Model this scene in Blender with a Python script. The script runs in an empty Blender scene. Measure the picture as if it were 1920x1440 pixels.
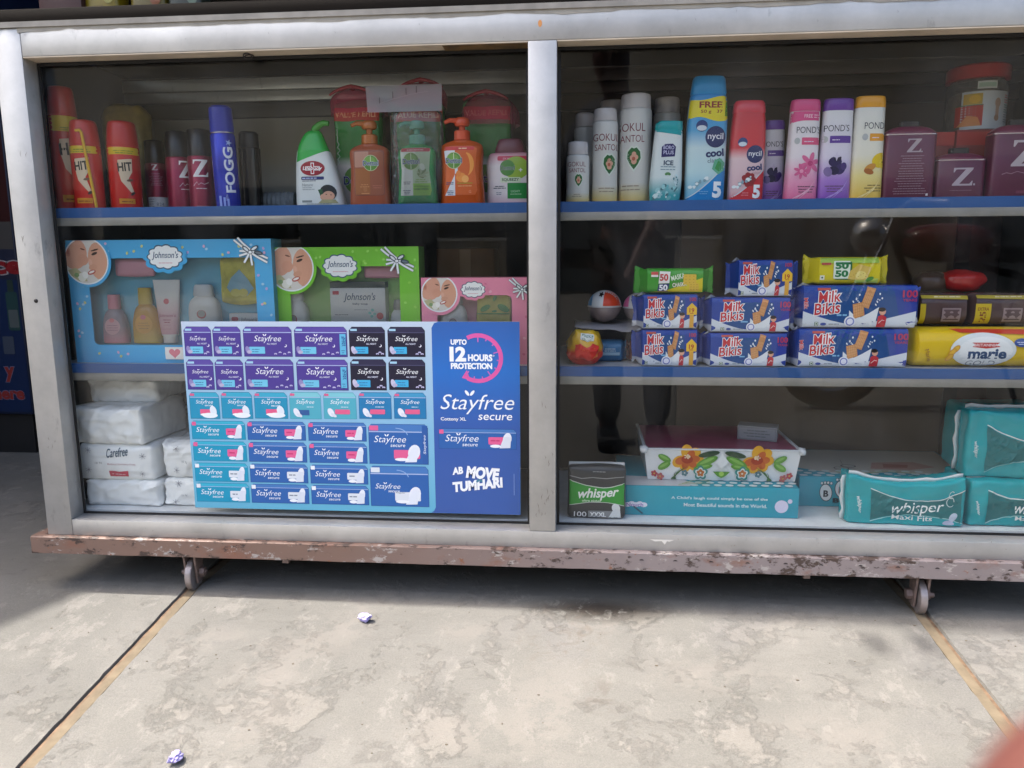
import bpy, bmesh, math, random
from mathutils import Vector, Matrix, noise
from mathutils.geometry import tessellate_polygon
R = math.radians
random.seed(7)
scene = bpy.context.scene
col = scene.collection

# ------------------------------------------------------------------ camera
cam_data = bpy.data.cameras.new('camera')
cam_data.sensor_width = 36.0
cam_data.lens = 26.89
cam_data.clip_start = 0.01
cam_data.clip_end = 400.0
cam_data.dof.use_dof = True
cam_data.dof.focus_distance = 1.46
cam_data.dof.aperture_fstop = 14.0
cam = bpy.data.objects.new('camera', cam_data)
col.objects.link(cam)
_ex = Vector((0.99605, 0.00806, -0.08828))      # world X, Y, Z seen in the lens frame (right, down, forward)
_ey = Vector((0.08839, -0.16534, 0.98227))
_ez = _ex.cross(_ey)
_rot = Matrix(((_ex[0], -_ex[1], -_ex[2]), (_ey[0], -_ey[1], -_ey[2]), (_ez[0], -_ez[1], -_ez[2])))
cam.matrix_world = Matrix.Translation((0.0691, -1.4, 0.668)) @ _rot.to_4x4()
scene.camera = cam

# ------------------------------------------------------------------ sky, sun, exposure
SUN_EL, SUN_DIR = R(58), Vector((0.50, -0.012, -0.85)).normalized()
w = bpy.data.worlds.new('World')
scene.world = w
w.use_nodes = True
nt = w.node_tree
sky = nt.nodes.new('ShaderNodeTexSky')
sky.sky_type = 'NISHITA'
sky.sun_disc = False
sky.sun_elevation = math.asin(-SUN_DIR.z)
sky.sun_rotation = math.atan2(-SUN_DIR.x, -SUN_DIR.y)
sky.air_density = 1.0
sky.dust_density = 6.0
sky.ozone_density = 0.6
nt.nodes['Background'].inputs['Strength'].default_value = 0.15
nt.links.new(sky.outputs[0], nt.nodes['Background'].inputs['Color'])
sd = bpy.data.lights.new('sun', 'SUN')
sd.energy = 2.15
sd.angle = R(0.8)
sd.color = (1.0, 0.95, 0.89)
sun = bpy.data.objects.new('sun', sd)
col.objects.link(sun)
sun.rotation_euler = SUN_DIR.to_track_quat('-Z', 'Y').to_euler()
vs = scene.view_settings
vs.view_transform = 'Standard'
vs.look = 'None'
vs.gamma = 1.0
vs.use_curve_mapping = False
vs.exposure = 1.95
scene.cycles.use_denoising = True
try:
    scene.cycles.denoiser = 'OPENIMAGEDENOISE'
    scene.cycles.denoising_prefilter = 'ACCURATE'
except Exception:
    pass
scene.cycles.use_adaptive_sampling = True
scene.cycles.adaptive_threshold = 0.015
scene.cycles.max_bounces = 8
scene.cycles.diffuse_bounces = 4
scene.cycles.transparent_max_bounces = 24
scene.cycles.sample_clamp_indirect = 6.0
scene.cycles.caustics_reflective = False
scene.cycles.caustics_refractive = False

# ------------------------------------------------------------------ materials
def lin(h):
    if not isinstance(h, str):
        return (h[0], h[1], h[2], 1.0)
    h = h.lstrip('#')
    o = []
    for i in (0, 2, 4):
        c = int(h[i:i+2], 16) / 255.0
        o.append(c / 12.92 if c <= 0.04045 else ((c + 0.055) / 1.055) ** 2.4)
    return (o[0], o[1], o[2], 1.0)

M = {}
def newmat(name):
    m = bpy.data.materials.new(name)
    m.use_nodes = True
    n = m.node_tree.nodes
    return m, m.node_tree, n['Principled BSDF']

def ramp(t, stops, interp='LINEAR'):
    r = t.nodes.new('ShaderNodeValToRGB')
    r.color_ramp.interpolation = interp
    el = r.color_ramp.elements
    el.remove(el[1])
    el[0].position = stops[0][0]
    el[0].color = lin(stops[0][1])
    for p, c in stops[1:]:
        e = el.new(p)
        e.color = lin(c)
    return r

def bump(t, b, scale, strength, dist=0.001, detail=4, coord='Object', stretch=None, ridged=False):
    tc = t.nodes.new('ShaderNodeTexCoord')
    no = t.nodes.new('ShaderNodeTexNoise')
    no.inputs['Scale'].default_value = scale
    no.inputs['Detail'].default_value = detail
    if ridged:
        no.noise_type = 'RIDGED_MULTIFRACTAL'
        no.inputs['Detail'].default_value = 2.5
        no.inputs['Distortion'].default_value = 0.6
    src = tc.outputs[coord]
    if stretch:
        mp = t.nodes.new('ShaderNodeMapping')
        mp.inputs['Scale'].default_value = stretch
        t.links.new(src, mp.inputs[0])
        src = mp.outputs[0]
    t.links.new(src, no.inputs['Vector'])
    bp = t.nodes.new('ShaderNodeBump')
    bp.inputs['Strength'].default_value = strength
    bp.inputs['Distance'].default_value = dist
    t.links.new(no.outputs[0], bp.inputs['Height'])
    t.links.new(bp.outputs[0], b.inputs['Normal'])
    return no, src

def mat(name, c='#808080', rough=0.4, metal=0.0, spec=0.5, bumpy=None, var=0.0, varscale=30, grad=None, axis='Z', stretch=None, ridged=False):
    """plain, gradient-printed or slightly mottled surface"""
    if name in M:
        return M[name]
    m, t, b = newmat(name)
    b.inputs['Roughness'].default_value = rough
    b.inputs['Metallic'].default_value = metal
    b.inputs['Specular IOR Level'].default_value = spec
    b.inputs['Base Color'].default_value = lin(c)
    out = None
    if grad:
        tc = t.nodes.new('ShaderNodeTexCoord')
        sx = t.nodes.new('ShaderNodeSeparateXYZ')
        t.links.new(tc.outputs['Generated'], sx.inputs[0])
        r = ramp(t, grad)
        t.links.new(sx.outputs[axis], r.inputs[0])
        out = r.outputs[0]
    if bumpy:
        bump(t, b, bumpy[0], bumpy[1], bumpy[2] if len(bumpy) > 2 else 0.001, stretch=stretch, ridged=ridged)
    if var:
        tc = t.nodes.new('ShaderNodeTexCoord')
        no = t.nodes.new('ShaderNodeTexNoise')
        no.inputs['Scale'].default_value = varscale
        no.inputs['Detail'].default_value = 6
        src = tc.outputs['Object']
        if stretch:
            mp = t.nodes.new('ShaderNodeMapping')
            mp.inputs['Scale'].default_value = stretch
            t.links.new(src, mp.inputs[0])
            src = mp.outputs[0]
        t.links.new(src, no.inputs['Vector'])
        mr = t.nodes.new('ShaderNodeMapRange')
        mr.inputs['From Min'].default_value = 0.3
        mr.inputs['From Max'].default_value = 0.7
        mr.inputs['To Min'].default_value = 1 - var
        mr.inputs['To Max'].default_value = 1 + var * 0.6
        t.links.new(no.outputs[0], mr.inputs[0])
        mx = t.nodes.new('ShaderNodeMix')
        mx.data_type = 'RGBA'
        mx.blend_type = 'MULTIPLY'
        mx.inputs['Factor'].default_value = 1.0
        if out:
            t.links.new(out, mx.inputs['A'])
        else:
            mx.inputs['A'].default_value = lin(c)
        t.links.new(mr.outputs[0], mx.inputs['B'])
        out = mx.outputs['Result']
    if out:
        t.links.new(out, b.inputs['Base Color'])
    M[name] = m
    return m

def thin(name, tint=(1, 1, 1), refl=1.0, rough=0.0, ior=1.5, haze=0.0, hazecol=(0.8, 0.8, 0.8), bumpy=None, smudge=0.0):
    """clear sheet or film: transmission + Fresnel reflection, a little scatter"""
    if name in M:
        return M[name]
    m = bpy.data.materials.new(name)
    m.use_nodes = True
    t = m.node_tree
    t.nodes.remove(t.nodes['Principled BSDF'])
    tr = t.nodes.new('ShaderNodeBsdfTransparent')
    tr.inputs[0].default_value = (*tint, 1)
    gl = t.nodes.new('ShaderNodeBsdfGlossy')
    gl.inputs['Roughness'].default_value = rough
    fr = t.nodes.new('ShaderNodeFresnel')
    fr.inputs['IOR'].default_value = ior
    if bumpy:
        tc = t.nodes.new('ShaderNodeTexCoord')
        no = t.nodes.new('ShaderNodeTexNoise')
        no.inputs['Scale'].default_value = bumpy[0]
        no.inputs['Detail'].default_value = 3
        t.links.new(tc.outputs['Object'], no.inputs['Vector'])
        bp = t.nodes.new('ShaderNodeBump')
        bp.inputs['Strength'].default_value = bumpy[1]
        bp.inputs['Distance'].default_value = 0.004
        t.links.new(no.outputs[0], bp.inputs['Height'])
        t.links.new(bp.outputs[0], gl.inputs['Normal'])
    mu = t.nodes.new('ShaderNodeMath')
    mu.operation = 'MULTIPLY'
    mu.inputs[1].default_value = refl
    t.links.new(fr.outputs[0], mu.inputs[0])
    m1 = t.nodes.new('ShaderNodeMixShader')
    t.links.new(mu.outputs[0], m1.inputs[0])
    t.links.new(tr.outputs[0], m1.inputs[1])
    t.links.new(gl.outputs[0], m1.inputs[2])
    last = m1
    if smudge:
        haze = haze or 0.001
    if haze:
        df = t.nodes.new('ShaderNodeBsdfDiffuse')
        df.inputs[0].default_value = (*hazecol, 1)
        m2 = t.nodes.new('ShaderNodeMixShader')
        m2.inputs[0].default_value = haze
        t.links.new(m1.outputs[0], m2.inputs[1])
        t.links.new(df.outputs[0], m2.inputs[2])
        if smudge:
            tc = t.nodes.new('ShaderNodeTexCoord')
            mp = t.nodes.new('ShaderNodeMapping')
            mp.inputs['Rotation'].default_value = (0, R(28), 0)
            mp.inputs['Scale'].default_value = (1.0, 1.0, 0.35)
            no = t.nodes.new('ShaderNodeTexNoise')
            no.inputs['Scale'].default_value = 7
            no.inputs['Detail'].default_value = 7
            no.inputs['Roughness'].default_value = 0.6
            no.inputs['Distortion'].default_value = 0.5
            t.links.new(tc.outputs['Object'], mp.inputs[0])
            t.links.new(mp.outputs[0], no.inputs['Vector'])
            mr = t.nodes.new('ShaderNodeMapRange')
            mr.inputs['From Min'].default_value = 0.45
            mr.inputs['From Max'].default_value = 0.78
            mr.inputs['To Min'].default_value = 0.0
            mr.inputs['To Max'].default_value = smudge
            t.links.new(no.outputs[0], mr.inputs[0])
            t.links.new(mr.outputs[0], m2.inputs[0])
        last = m2
    t.links.new(last.outputs[0], t.nodes['Material Output'].inputs[0])
    M[name] = m
    return m

def printmat(name, rough=0.35, spec=0.4):
    if name in M:
        return M[name]
    m, t, b = newmat(name)
    a = t.nodes.new('ShaderNodeVertexColor')
    a.layer_name = 'print'
    t.links.new(a.outputs[0], b.inputs['Base Color'])
    b.inputs['Roughness'].default_value = rough
    b.inputs['Specular IOR Level'].default_value = spec
    M[name] = m
    return m

# ------------------------------------------------------------------ object helpers
def tag(o, label, cat, group=None):
    o['label'] = label
    o['category'] = cat
    if group:
        o['group'] = group
    return o

def thing(name, label, cat, loc=(0, 0, 0), rz=0.0, group=None, ry=0.0, rx=0.0):
    o = bpy.data.objects.new(name, None)
    o.empty_display_size = 0.05
    col.objects.link(o)
    o.location = loc
    o.rotation_euler = (rx, ry, rz)
    return tag(o, label, cat, group)

def mk(name, verts, faces, m, parent=None, smooth=None, cols=None, loc=None):
    me = bpy.data.meshes.new(name)
    me.from_pydata([tuple(v) for v in verts], [], faces)
    if cols:
        at = me.color_attributes.new('print', 'FLOAT_COLOR', 'CORNER')
        i = 0
        data = []
        for f, c in zip(faces, cols):
            for _ in f:
                data += c
        at.data.foreach_set('color', data)
    me.materials.append(m)
    if smooth is not None:
        me.polygons.foreach_set('use_smooth', [True] * len(me.polygons))
        me.set_sharp_from_angle(angle=R(smooth))
    me.update()
    o = bpy.data.objects.new(name, me)
    col.objects.link(o)
    if parent:
        o.parent = parent
    if loc:
        o.location = loc
    return o

def bm_obj(name, bm, m, parent=None, smooth=None, loc=None):
    bmesh.ops.recalc_face_normals(bm, faces=bm.faces)
    me = bpy.data.meshes.new(name)
    bm.to_mesh(me)
    bm.free()
    me.materials.append(m)
    if smooth is not None:
        me.polygons.foreach_set('use_smooth', [True] * len(me.polygons))
        me.set_sharp_from_angle(angle=R(smooth))
    o = bpy.data.objects.new(name, me)
    col.objects.link(o)
    if parent:
        o.parent = parent
    if loc:
        o.location = loc
    return o

def bbox(bm, x0, x1, y0, y1, z0, z1, bev=0.0, seg=2):
    g = bmesh.ops.create_cube(bm, size=1.0)
    for v in g['verts']:
        v.co = Vector(((x0 + x1) / 2 + v.co.x * (x1 - x0), (y0 + y1) / 2 + v.co.y * (y1 - y0), (z0 + z1) / 2 + v.co.z * (z1 - z0)))
    if bev:
        es = list({e for v in g['verts'] for e in v.link_edges})
        bmesh.ops.bevel(bm, geom=es, offset=bev, segments=seg, affect='EDGES', profile=0.5)

def box(name, x0, x1, y0, y1, z0, z1, m, parent=None, bev=0.0):
    bm = bmesh.new()
    bbox(bm, x0, x1, y0, y1, z0, z1, bev)
    return bm_obj(name, bm, m, parent, smooth=35 if bev else None)

def cyl_x(bm, c, r, x0, x1, seg=24, bev=0.0):
    """cylinder along X"""
    g = bmesh.ops.create_cone(bm, cap_ends=True, segments=seg, radius1=r, radius2=r, depth=abs(x1 - x0),
                              matrix=Matrix.Translation(((x0 + x1) / 2, c[0], c[1])) @ Matrix.Rotation(R(90), 4, 'Y'))
    if bev:
        es = [e for e in {e for v in g['verts'] for e in v.link_edges} if len(e.link_faces) == 2 and e.calc_face_angle(0) > 0.8]
        bmesh.ops.bevel(bm, geom=es, offset=bev, segments=2, affect='EDGES')

MMU = 0.001
def ringpts(rx, ry, n, seg, cx=0.0, cy=0.0):
    o = []
    for i in range(seg):
        a = 2 * math.pi * i / seg
        c, s = math.cos(a), math.sin(a)
        o.append((cx + rx * math.copysign(abs(c) ** (2 / n), c), cy + ry * math.copysign(abs(s) ** (2 / n), s)))
    return o

def smoothprof(p, k=4):
    """Catmull-Rom through the profile points"""
    if len(p) < 3 or k < 2:
        return p
    out = []
    for i in range(len(p) - 1):
        p0, p1, p2, p3 = p[max(i - 1, 0)], p[i], p[i + 1], p[min(i + 2, len(p) - 1)]
        for j in range(k):
            t = j / k
            out.append(tuple(0.5 * (2 * b + (c - a) * t + (2 * a - 5 * b + 4 * c - d) * t * t + (3 * b - a - 3 * c + d) * t ** 3) for a, b, c, d in zip(p0, p1, p2, p3)))
    out.append(p[-1])
    return out

def loftz(name, prof, m, parent, n=2.0, seg=36, smooth=40, off=(0, 0)):
    """prof: list of (z, rx, ry[, cx]) in millimetres"""
    V, F = [], []
    for q in prof:
        cx = q[3] if len(q) > 3 else 0.0
        V += [(x * MMU, y * MMU, q[0] * MMU) for x, y in ringpts(q[1], q[2], n, seg, cx + off[0], off[1])]
    k = len(prof)
    for i in range(k - 1):
        for j in range(seg):
            a, b = i * seg + j, i * seg + (j + 1) % seg
            F.append((a, b, b + seg, a + seg))
    F.append(tuple(range(seg - 1, -1, -1)))
    F.append(tuple(range((k - 1) * seg, k * seg)))
    return mk(name, V, F, m, parent, smooth=smooth)

def profsurf(prof, n):
    def s(u, v):
        q = prof[0]
        for a, b in zip(prof, prof[1:]):
            if a[0] <= v <= b[0]:
                t = (v - a[0]) / max(b[0] - a[0], 1e-6)
                q = [x + (y - x) * t for x, y in zip(a, b)]
                break
        else:
            q = prof[-1] if v > prof[-1][0] else prof[0]
        cx = q[3] if len(q) > 3 else 0.0
        e = min(abs(u - cx) / q[1], 0.992)
        return (cx + math.copysign(e * q[1], u - cx), -q[2] * (1 - e ** n) ** (1 / n), v)
    return s

flat = lambda u, v: (u, 0.0, v)

# ------------------------------------------------------------------ flat print: shapes and lettering in mm
_txt = {}
def glyphs(s, bold=0.0, shear=0.0, space=1.0):
    k = (s, bold, shear, space)
    if k in _txt:
        return _txt[k]
    cu = bpy.data.curves.new('t', 'FONT')
    cu.body = s
    cu.size = 1.0
    cu.offset = bold
    cu.shear = shear
    cu.space_character = space
    cu.resolution_u = 3
    ob = bpy.data.objects.new('t', cu)
    col.objects.link(ob)
    dg = bpy.context.evaluated_depsgraph_get()
    ev = ob.evaluated_get(dg)
    me = ev.to_mesh()
    me.calc_loop_triangles()
    V = [(v.co.x, v.co.y) for v in me.vertices]
    T = [tuple(t.vertices) for t in me.loop_triangles]
    ev.to_mesh_clear()
    bpy.data.objects.remove(ob)
    bpy.data.curves.remove(cu)
    if not V:
        V, T = [(0, 0), (1, 0), (0, 1)], []
    b = (min(x for x, y in V), max(x for x, y in V), min(y for x, y in V), max(y for x, y in V))
    _txt[k] = (V, T, b)
    return _txt[k]

class Dec:
    """flat printed shapes laid on a surface function (u, v in mm) -> point in mm, later shapes on top"""
    def __init__(s, surf=flat, sub=0.0, base=0.35, step=0.05, ox=0.0, oy=0.0, oz=0.0):
        s.surf, s.sub, s.base, s.step = surf, sub, base, step
        s.o = (ox, oy, oz)
        s.V, s.F, s.C, s.k = [], [], [], 0
    def tris(s, P, T, c, k=None):
        c = list(lin(c))
        lev = s.k if k is None else k
        off = s.base + lev * s.step
        if s.sub:
            out = []
            st = [tuple(P[i] for i in t) for t in T]
            while st:
                a, b, d = st.pop()
                e = [((a[0]-b[0])**2 + (a[1]-b[1])**2, a, b, d), ((b[0]-d[0])**2 + (b[1]-d[1])**2, b, d, a), ((d[0]-a[0])**2 + (d[1]-a[1])**2, d, a, b)]
                L, p, q, r = max(e, key=lambda z: z[0])
                if L > s.sub * s.sub:
                    m = ((p[0]+q[0])/2, (p[1]+q[1])/2)
                    st.append((p, m, r)); st.append((m, q, r))
                else:
                    out.append((a, b, d))
            P = [p for t in out for p in t]
            T = [(3*i, 3*i+1, 3*i+2) for i in range(len(out))]
        n = len(s.V)
        for u, v in P:
            x, y, z = s.surf(u, v)
            s.V.append(((x + s.o[0]) * MMU, (y + s.o[1] - off) * MMU, (z + s.o[2]) * MMU))
        for t in T:
            a, b, d = (P[i] for i in t)
            cr = (b[0]-a[0])*(d[1]-a[1]) - (b[1]-a[1])*(d[0]-a[0])
            s.F.append(tuple(n + i for i in (t if cr > 0 else t[::-1])))
            s.C.append(c)
        if k is None:
            s.k += 1
    def poly(s, pts, c, holes=None):
        loops = [[Vector((p[0], p[1], 0)) for p in pts]]
        P = list(pts)
        for h in holes or []:
            loops.append([Vector((p[0], p[1], 0)) for p in h])
            P += list(h)
        s.tris(P, [tuple(t) for t in tessellate_polygon(loops)], c)
    def rect(s, x0, y0, x1, y1, c, r=0.0):
        s.poly(rrect(x0, y0, x1, y1, r), c)
    def ell(s, cx, cy, rx, ry, c, seg=24, rot=0.0, a0=0.0, a1=360.0):
        ps = []
        full = a1 - a0 >= 360
        for i in range(seg if full else seg + 1):
            a = R(a0 + (a1 - a0) * i / seg)
            x, y = rx * math.cos(a), ry * math.sin(a)
            ps.append((cx + x*math.cos(rot) - y*math.sin(rot), cy + x*math.sin(rot) + y*math.cos(rot)))
        if not full:
            ps.append((cx, cy))
        s.poly(ps, c)
    def star(s, cx, cy, r, n, c, inner=0.5, rot=0.0):
        s.poly([(cx + (r if i % 2 == 0 else r*inner)*math.cos(rot + math.pi*i/n), cy + (r if i % 2 == 0 else r*inner)*math.sin(rot + math.pi*i/n)) for i in range(2*n)], c)
    def flower(s, cx, cy, r, n, c, centre=None, rot=0.0, w=0.42, cr=0.25):
        for i in range(n):
            a = rot + 2*math.pi*i/n
            s.ell(cx + r*0.55*math.cos(a), cy + r*0.55*math.sin(a), r*0.5, r*w, c, 12, a)
            s.k -= 1
        s.k += 1
        if centre:
            s.ell(cx, cy, r*cr, r*cr, centre, 12)
    def line(s, pts, wd, c):
        P, T = [], []
        n = len(pts)
        for i, p in enumerate(pts):
            a, b = pts[max(i-1, 0)], pts[min(i+1, n-1)]
            dx, dy = b[0]-a[0], b[1]-a[1]
            L = math.hypot(dx, dy) or 1
            ww = wd(i/(n-1)) if callable(wd) else wd
            P += [(p[0]-dy/L*ww/2, p[1]+dx/L*ww/2), (p[0]+dy/L*ww/2, p[1]-dx/L*ww/2)]
        for i in range(n-1):
            a = 2*i
            T += [(a, a+1, a+3), (a, a+3, a+2)]
        s.tris(P, T, c)
    def arc(s, cx, cy, rx, ry, a0, a1, wd, c, n=28):
        s.line([(cx + rx*math.cos(R(a0+(a1-a0)*i/n)), cy + ry*math.sin(R(a0+(a1-a0)*i/n))) for i in range(n+1)], wd, c)
    def text(s, body, cx, cy, w=None, h=None, c='#ffffff', bold=0.0, shear=0.0, rot=0.0, align='c', out=None, outw=0.03, space=1.0, warp=None):
        V, T, b = glyphs(body, bold, shear, space)
        bw, bh = b[1]-b[0], b[3]-b[2]
        if w and h: sx, sy = w/bw, h/bh
        elif w: sx = sy = w/bw
        else: sx = sy = h/bh
        mx = {'c': (b[0]+b[1])/2, 'l': b[0], 'r': b[1]}[align]
        my = (b[2]+b[3])/2
        ca, sa = math.cos(rot), math.sin(rot)
        def place(V):
            o = []
            for x, y in V:
                x, y = (x-mx)*sx, (y-my)*sy
                if warp: y += warp(x)
                o.append((cx + x*ca - y*sa, cy + x*sa + y*ca))
            return o
        if out:
            V2, T2, _ = glyphs(body, bold+outw, shear, space)
            s.tris(place(V2), T2, out)
        s.tris(place(V), T, c)
    def serif_z(s, cx, cy, w, h, c):
        P = lambda q: [(cx+a*w/2, cy+b*h/2) for a, b in q]
        s.poly(P([(-.92, 1), (1, 1), (.96, .80), (-.30, -.80), (.70, -.80), (.92, -.46), (1.0, -.46), (.96, -1), (-1, -1), (-1, -.86), (.26, .82), (-.66, .82), (-.84, .50), (-.94, .50)]), c)
    def small(s, x0, x1, y, n, dy, h, c, align='c', seed=0):
        """rows of print too fine to read"""
        rg = random.Random(seed + int(abs(x0)*7 + y*13))
        for i in range(n):
            W = (x1-x0)*rg.uniform(0.65, 1.0)
            a = (x0+x1)/2 - W/2 if align == 'c' else x0
            e = a + W
            while a < e - h:
                L = min(rg.uniform(2.2, 6.0)*h, e-a)
                s.tris(rrect(a, y-i*dy, a+L, y-i*dy+h), [(0, 1, 2), (0, 2, 3)], c, k=s.k)
                a += L + h*0.6
        s.k += 1
    def build(s, name, parent, m=None, loc=None):
        o = mk(name, s.V, s.F, m or printmat('printed_ink'), parent, cols=s.C, loc=loc)
        o['kind'] = 'stuff'
        return o

def rrect(x0, y0, x1, y1, r=0.0, seg=4):
    if r <= 0:
        return [(x0, y0), (x1, y0), (x1, y1), (x0, y1)]
    o = []
    for cx, cy, a0 in ((x1-r, y0+r, -90), (x1-r, y1-r, 0), (x0+r, y1-r, 90), (x0+r, y0+r, 180)):
        for i in range(seg+1):
            a = R(a0 + 90*i/seg)
            o.append((cx + r*math.cos(a), cy + r*math.sin(a)))
    return o

def wave(x0, x1, f, n=16):
    return [(x0+(x1-x0)*i/n, f(i/n)) for i in range(n+1)]

# soft, puffed packs ---------------------------------------------------------------
def softshape(W, D, H, n=7.0, bulge=0.0, amp=0.0, freq=0.03, seed=0.0, sag=0.0, crease=0.0):
    rad = min({4: 14.0, 5: 8.0, 6: 8.0, 7: 7.0}.get(int(n), 10.0), D*.45, H*.45, W*.45)
    hd = Vector((W/2, D/2, H/2))
    def f(c):
        if n < 3.5:
            k = (abs(c[0])**n + abs(c[1])**n + abs(c[2])**n) ** (1/n)
            x, y, z = c[0]/k, c[1]/k, c[2]/k
        else:
            q = Vector((c[0]*hd[0], c[1]*hd[1], c[2]*hd[2]))
            inn = Vector(tuple(max(-hd[i]+rad, min(hd[i]-rad, q[i])) for i in range(3)))
            dd = q-inn
            if dd.length > 1e-6:
                q = inn+dd*(rad/dd.length)
            x, y, z = q[0]/hd[0], q[1]/hd[1], q[2]/hd[2]
        y *= 1 + bulge*(1-c[0]**2)*(1-c[2]**2)
        z *= 1 + bulge*0.6*(1-c[0]**2)*(1-c[1]**2)
        p = Vector((x*W/2, y*D/2, z*H/2 + H/2 - sag*(1-c[0]**2)*(z+1)/2))
        if amp:
            d = noise.noise_vector(p*freq + Vector((seed, seed*1.7, -seed)))
            e = noise.noise_vector(p*freq*2.7 + Vector((seed+9, seed, 3)))
            d = d + e*0.45
            zf = min(1.0, max(0.0, p.z/(H*0.25)))
            p += Vector((d.x, d.y, d.z*zf)) * amp
            if crease:
                q = Vector((p.x*.022+p.z*.012, p.y*.02+seed, p.z*.030-p.x*.010))
                rr = (1-abs(noise.noise(q*1.0+Vector((seed*3, 0, 0))))*2.2)
                r2 = (1-abs(noise.noise(q*2.3+Vector((0, seed*2, 7))))*2.2)
                h = crease*(max(0, rr)**3+.55*max(0, r2)**3-.3)
                p += Vector((0.35*h*c[0], h*c[1], h*c[2]*zf*.7))
        return p
    return f

def softbox(name, f, m, parent, nx=16, ny=8, nz=12, smooth=60):
    V, F, ids = [], [], {}
    wp = lambda a: math.copysign(1-(1-abs(a))**1.7, a)
    def vid(c):
        k = tuple(round(x, 5) for x in c)
        if k not in ids:
            ids[k] = len(V)
            V.append(f([wp(a) for a in c])*MMU)
        return ids[k]
    for ax, (na, nb) in ((0, (ny, nz)), (1, (nx, nz)), (2, (nx, ny))):
        for sgn in (-1, 1):
            for i in range(na):
                for j in range(nb):
                    q = []
                    for a, b in ((i, j), (i+1, j), (i+1, j+1), (i, j+1)):
                        c = [0, 0, 0]
                        o = [k for k in range(3) if k != ax]
                        c[ax] = sgn
                        c[o[0]] = -1+2*a/na
                        c[o[1]] = -1+2*b/nb
                        q.append(vid(c))
                    flip = (sgn > 0) == (ax == 1)
                    F.append(tuple(q[::-1] if flip else q))
    return mk(name, V, F, m, parent, smooth=smooth)

def softsurf(f, W, H):
    def s(u, v):
        p = f((max(-1, min(1, 2*u/W)), -1.0, max(-1, min(1, 2*v/H-1))))
        return (p.x, p.y, p.z)
    return s

def flowpack(name, L, H, D, m, parent, fin=12, n=9.0, seed=0, amp=0.8, flare=.46):
    """wrapper sealed at both ends, long axis X"""
    rg = random.Random(seed)
    st = [(-L/2-fin, flare, .03), (-L/2-fin*.45, flare*.86, .05), (-L/2+1, .45, .72), (-L/2+5, .5, 1)]
    k = 10
    st += [(-L/2+5+(L-10)*i/k, .5, 1) for i in range(1, k)]
    st += [(L/2-5, .5, 1), (L/2-1, .45, .72), (L/2+fin*.45, flare*.86, .05), (L/2+fin, flare, .03)]
    V, F, seg = [], [], 28
    for i, (x, hz, dy) in enumerate(st):
        for j, (a, b) in enumerate(ringpts(D/2*dy, H*hz, n, seg)):
            e = i in (0, len(st)-1)
            xx = x + ((-1)**j*1.1 if e else 0)
            p = Vector((xx, a, H/2+b))
            d = noise.noise_vector(p*0.06+Vector((seed, 0, 0)))*amp
            if dy < .1: d = d*3.0+noise.noise_vector(p*0.16+Vector((seed, 3, 0)))*1.8
            V.append(((p.x+d.x)*MMU, (p.y+d.y)*MMU, max(0.0, p.z+d.z*(0.3 if 3 < i < len(st)-4 else 1))*MMU))
    for i in range(len(st)-1):
        for j in range(seg):
            a, b = i*seg+j, i*seg+(j+1) % seg
            F.append((a, a+seg, b+seg, b))
    F.append(tuple(range(seg)))
    F.append(tuple(range(len(st)*seg-1, (len(st)-1)*seg-1, -1)))
    return mk(name, V, F, m, parent, smooth=50)

def packsurf(H, D, n=9.0):
    def s(u, v):
        e = min(abs(2*v/H-1), 0.985)
        return (u, -D/2*(1-e**n)**(1/n)-0.5, v)
    return s

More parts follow.
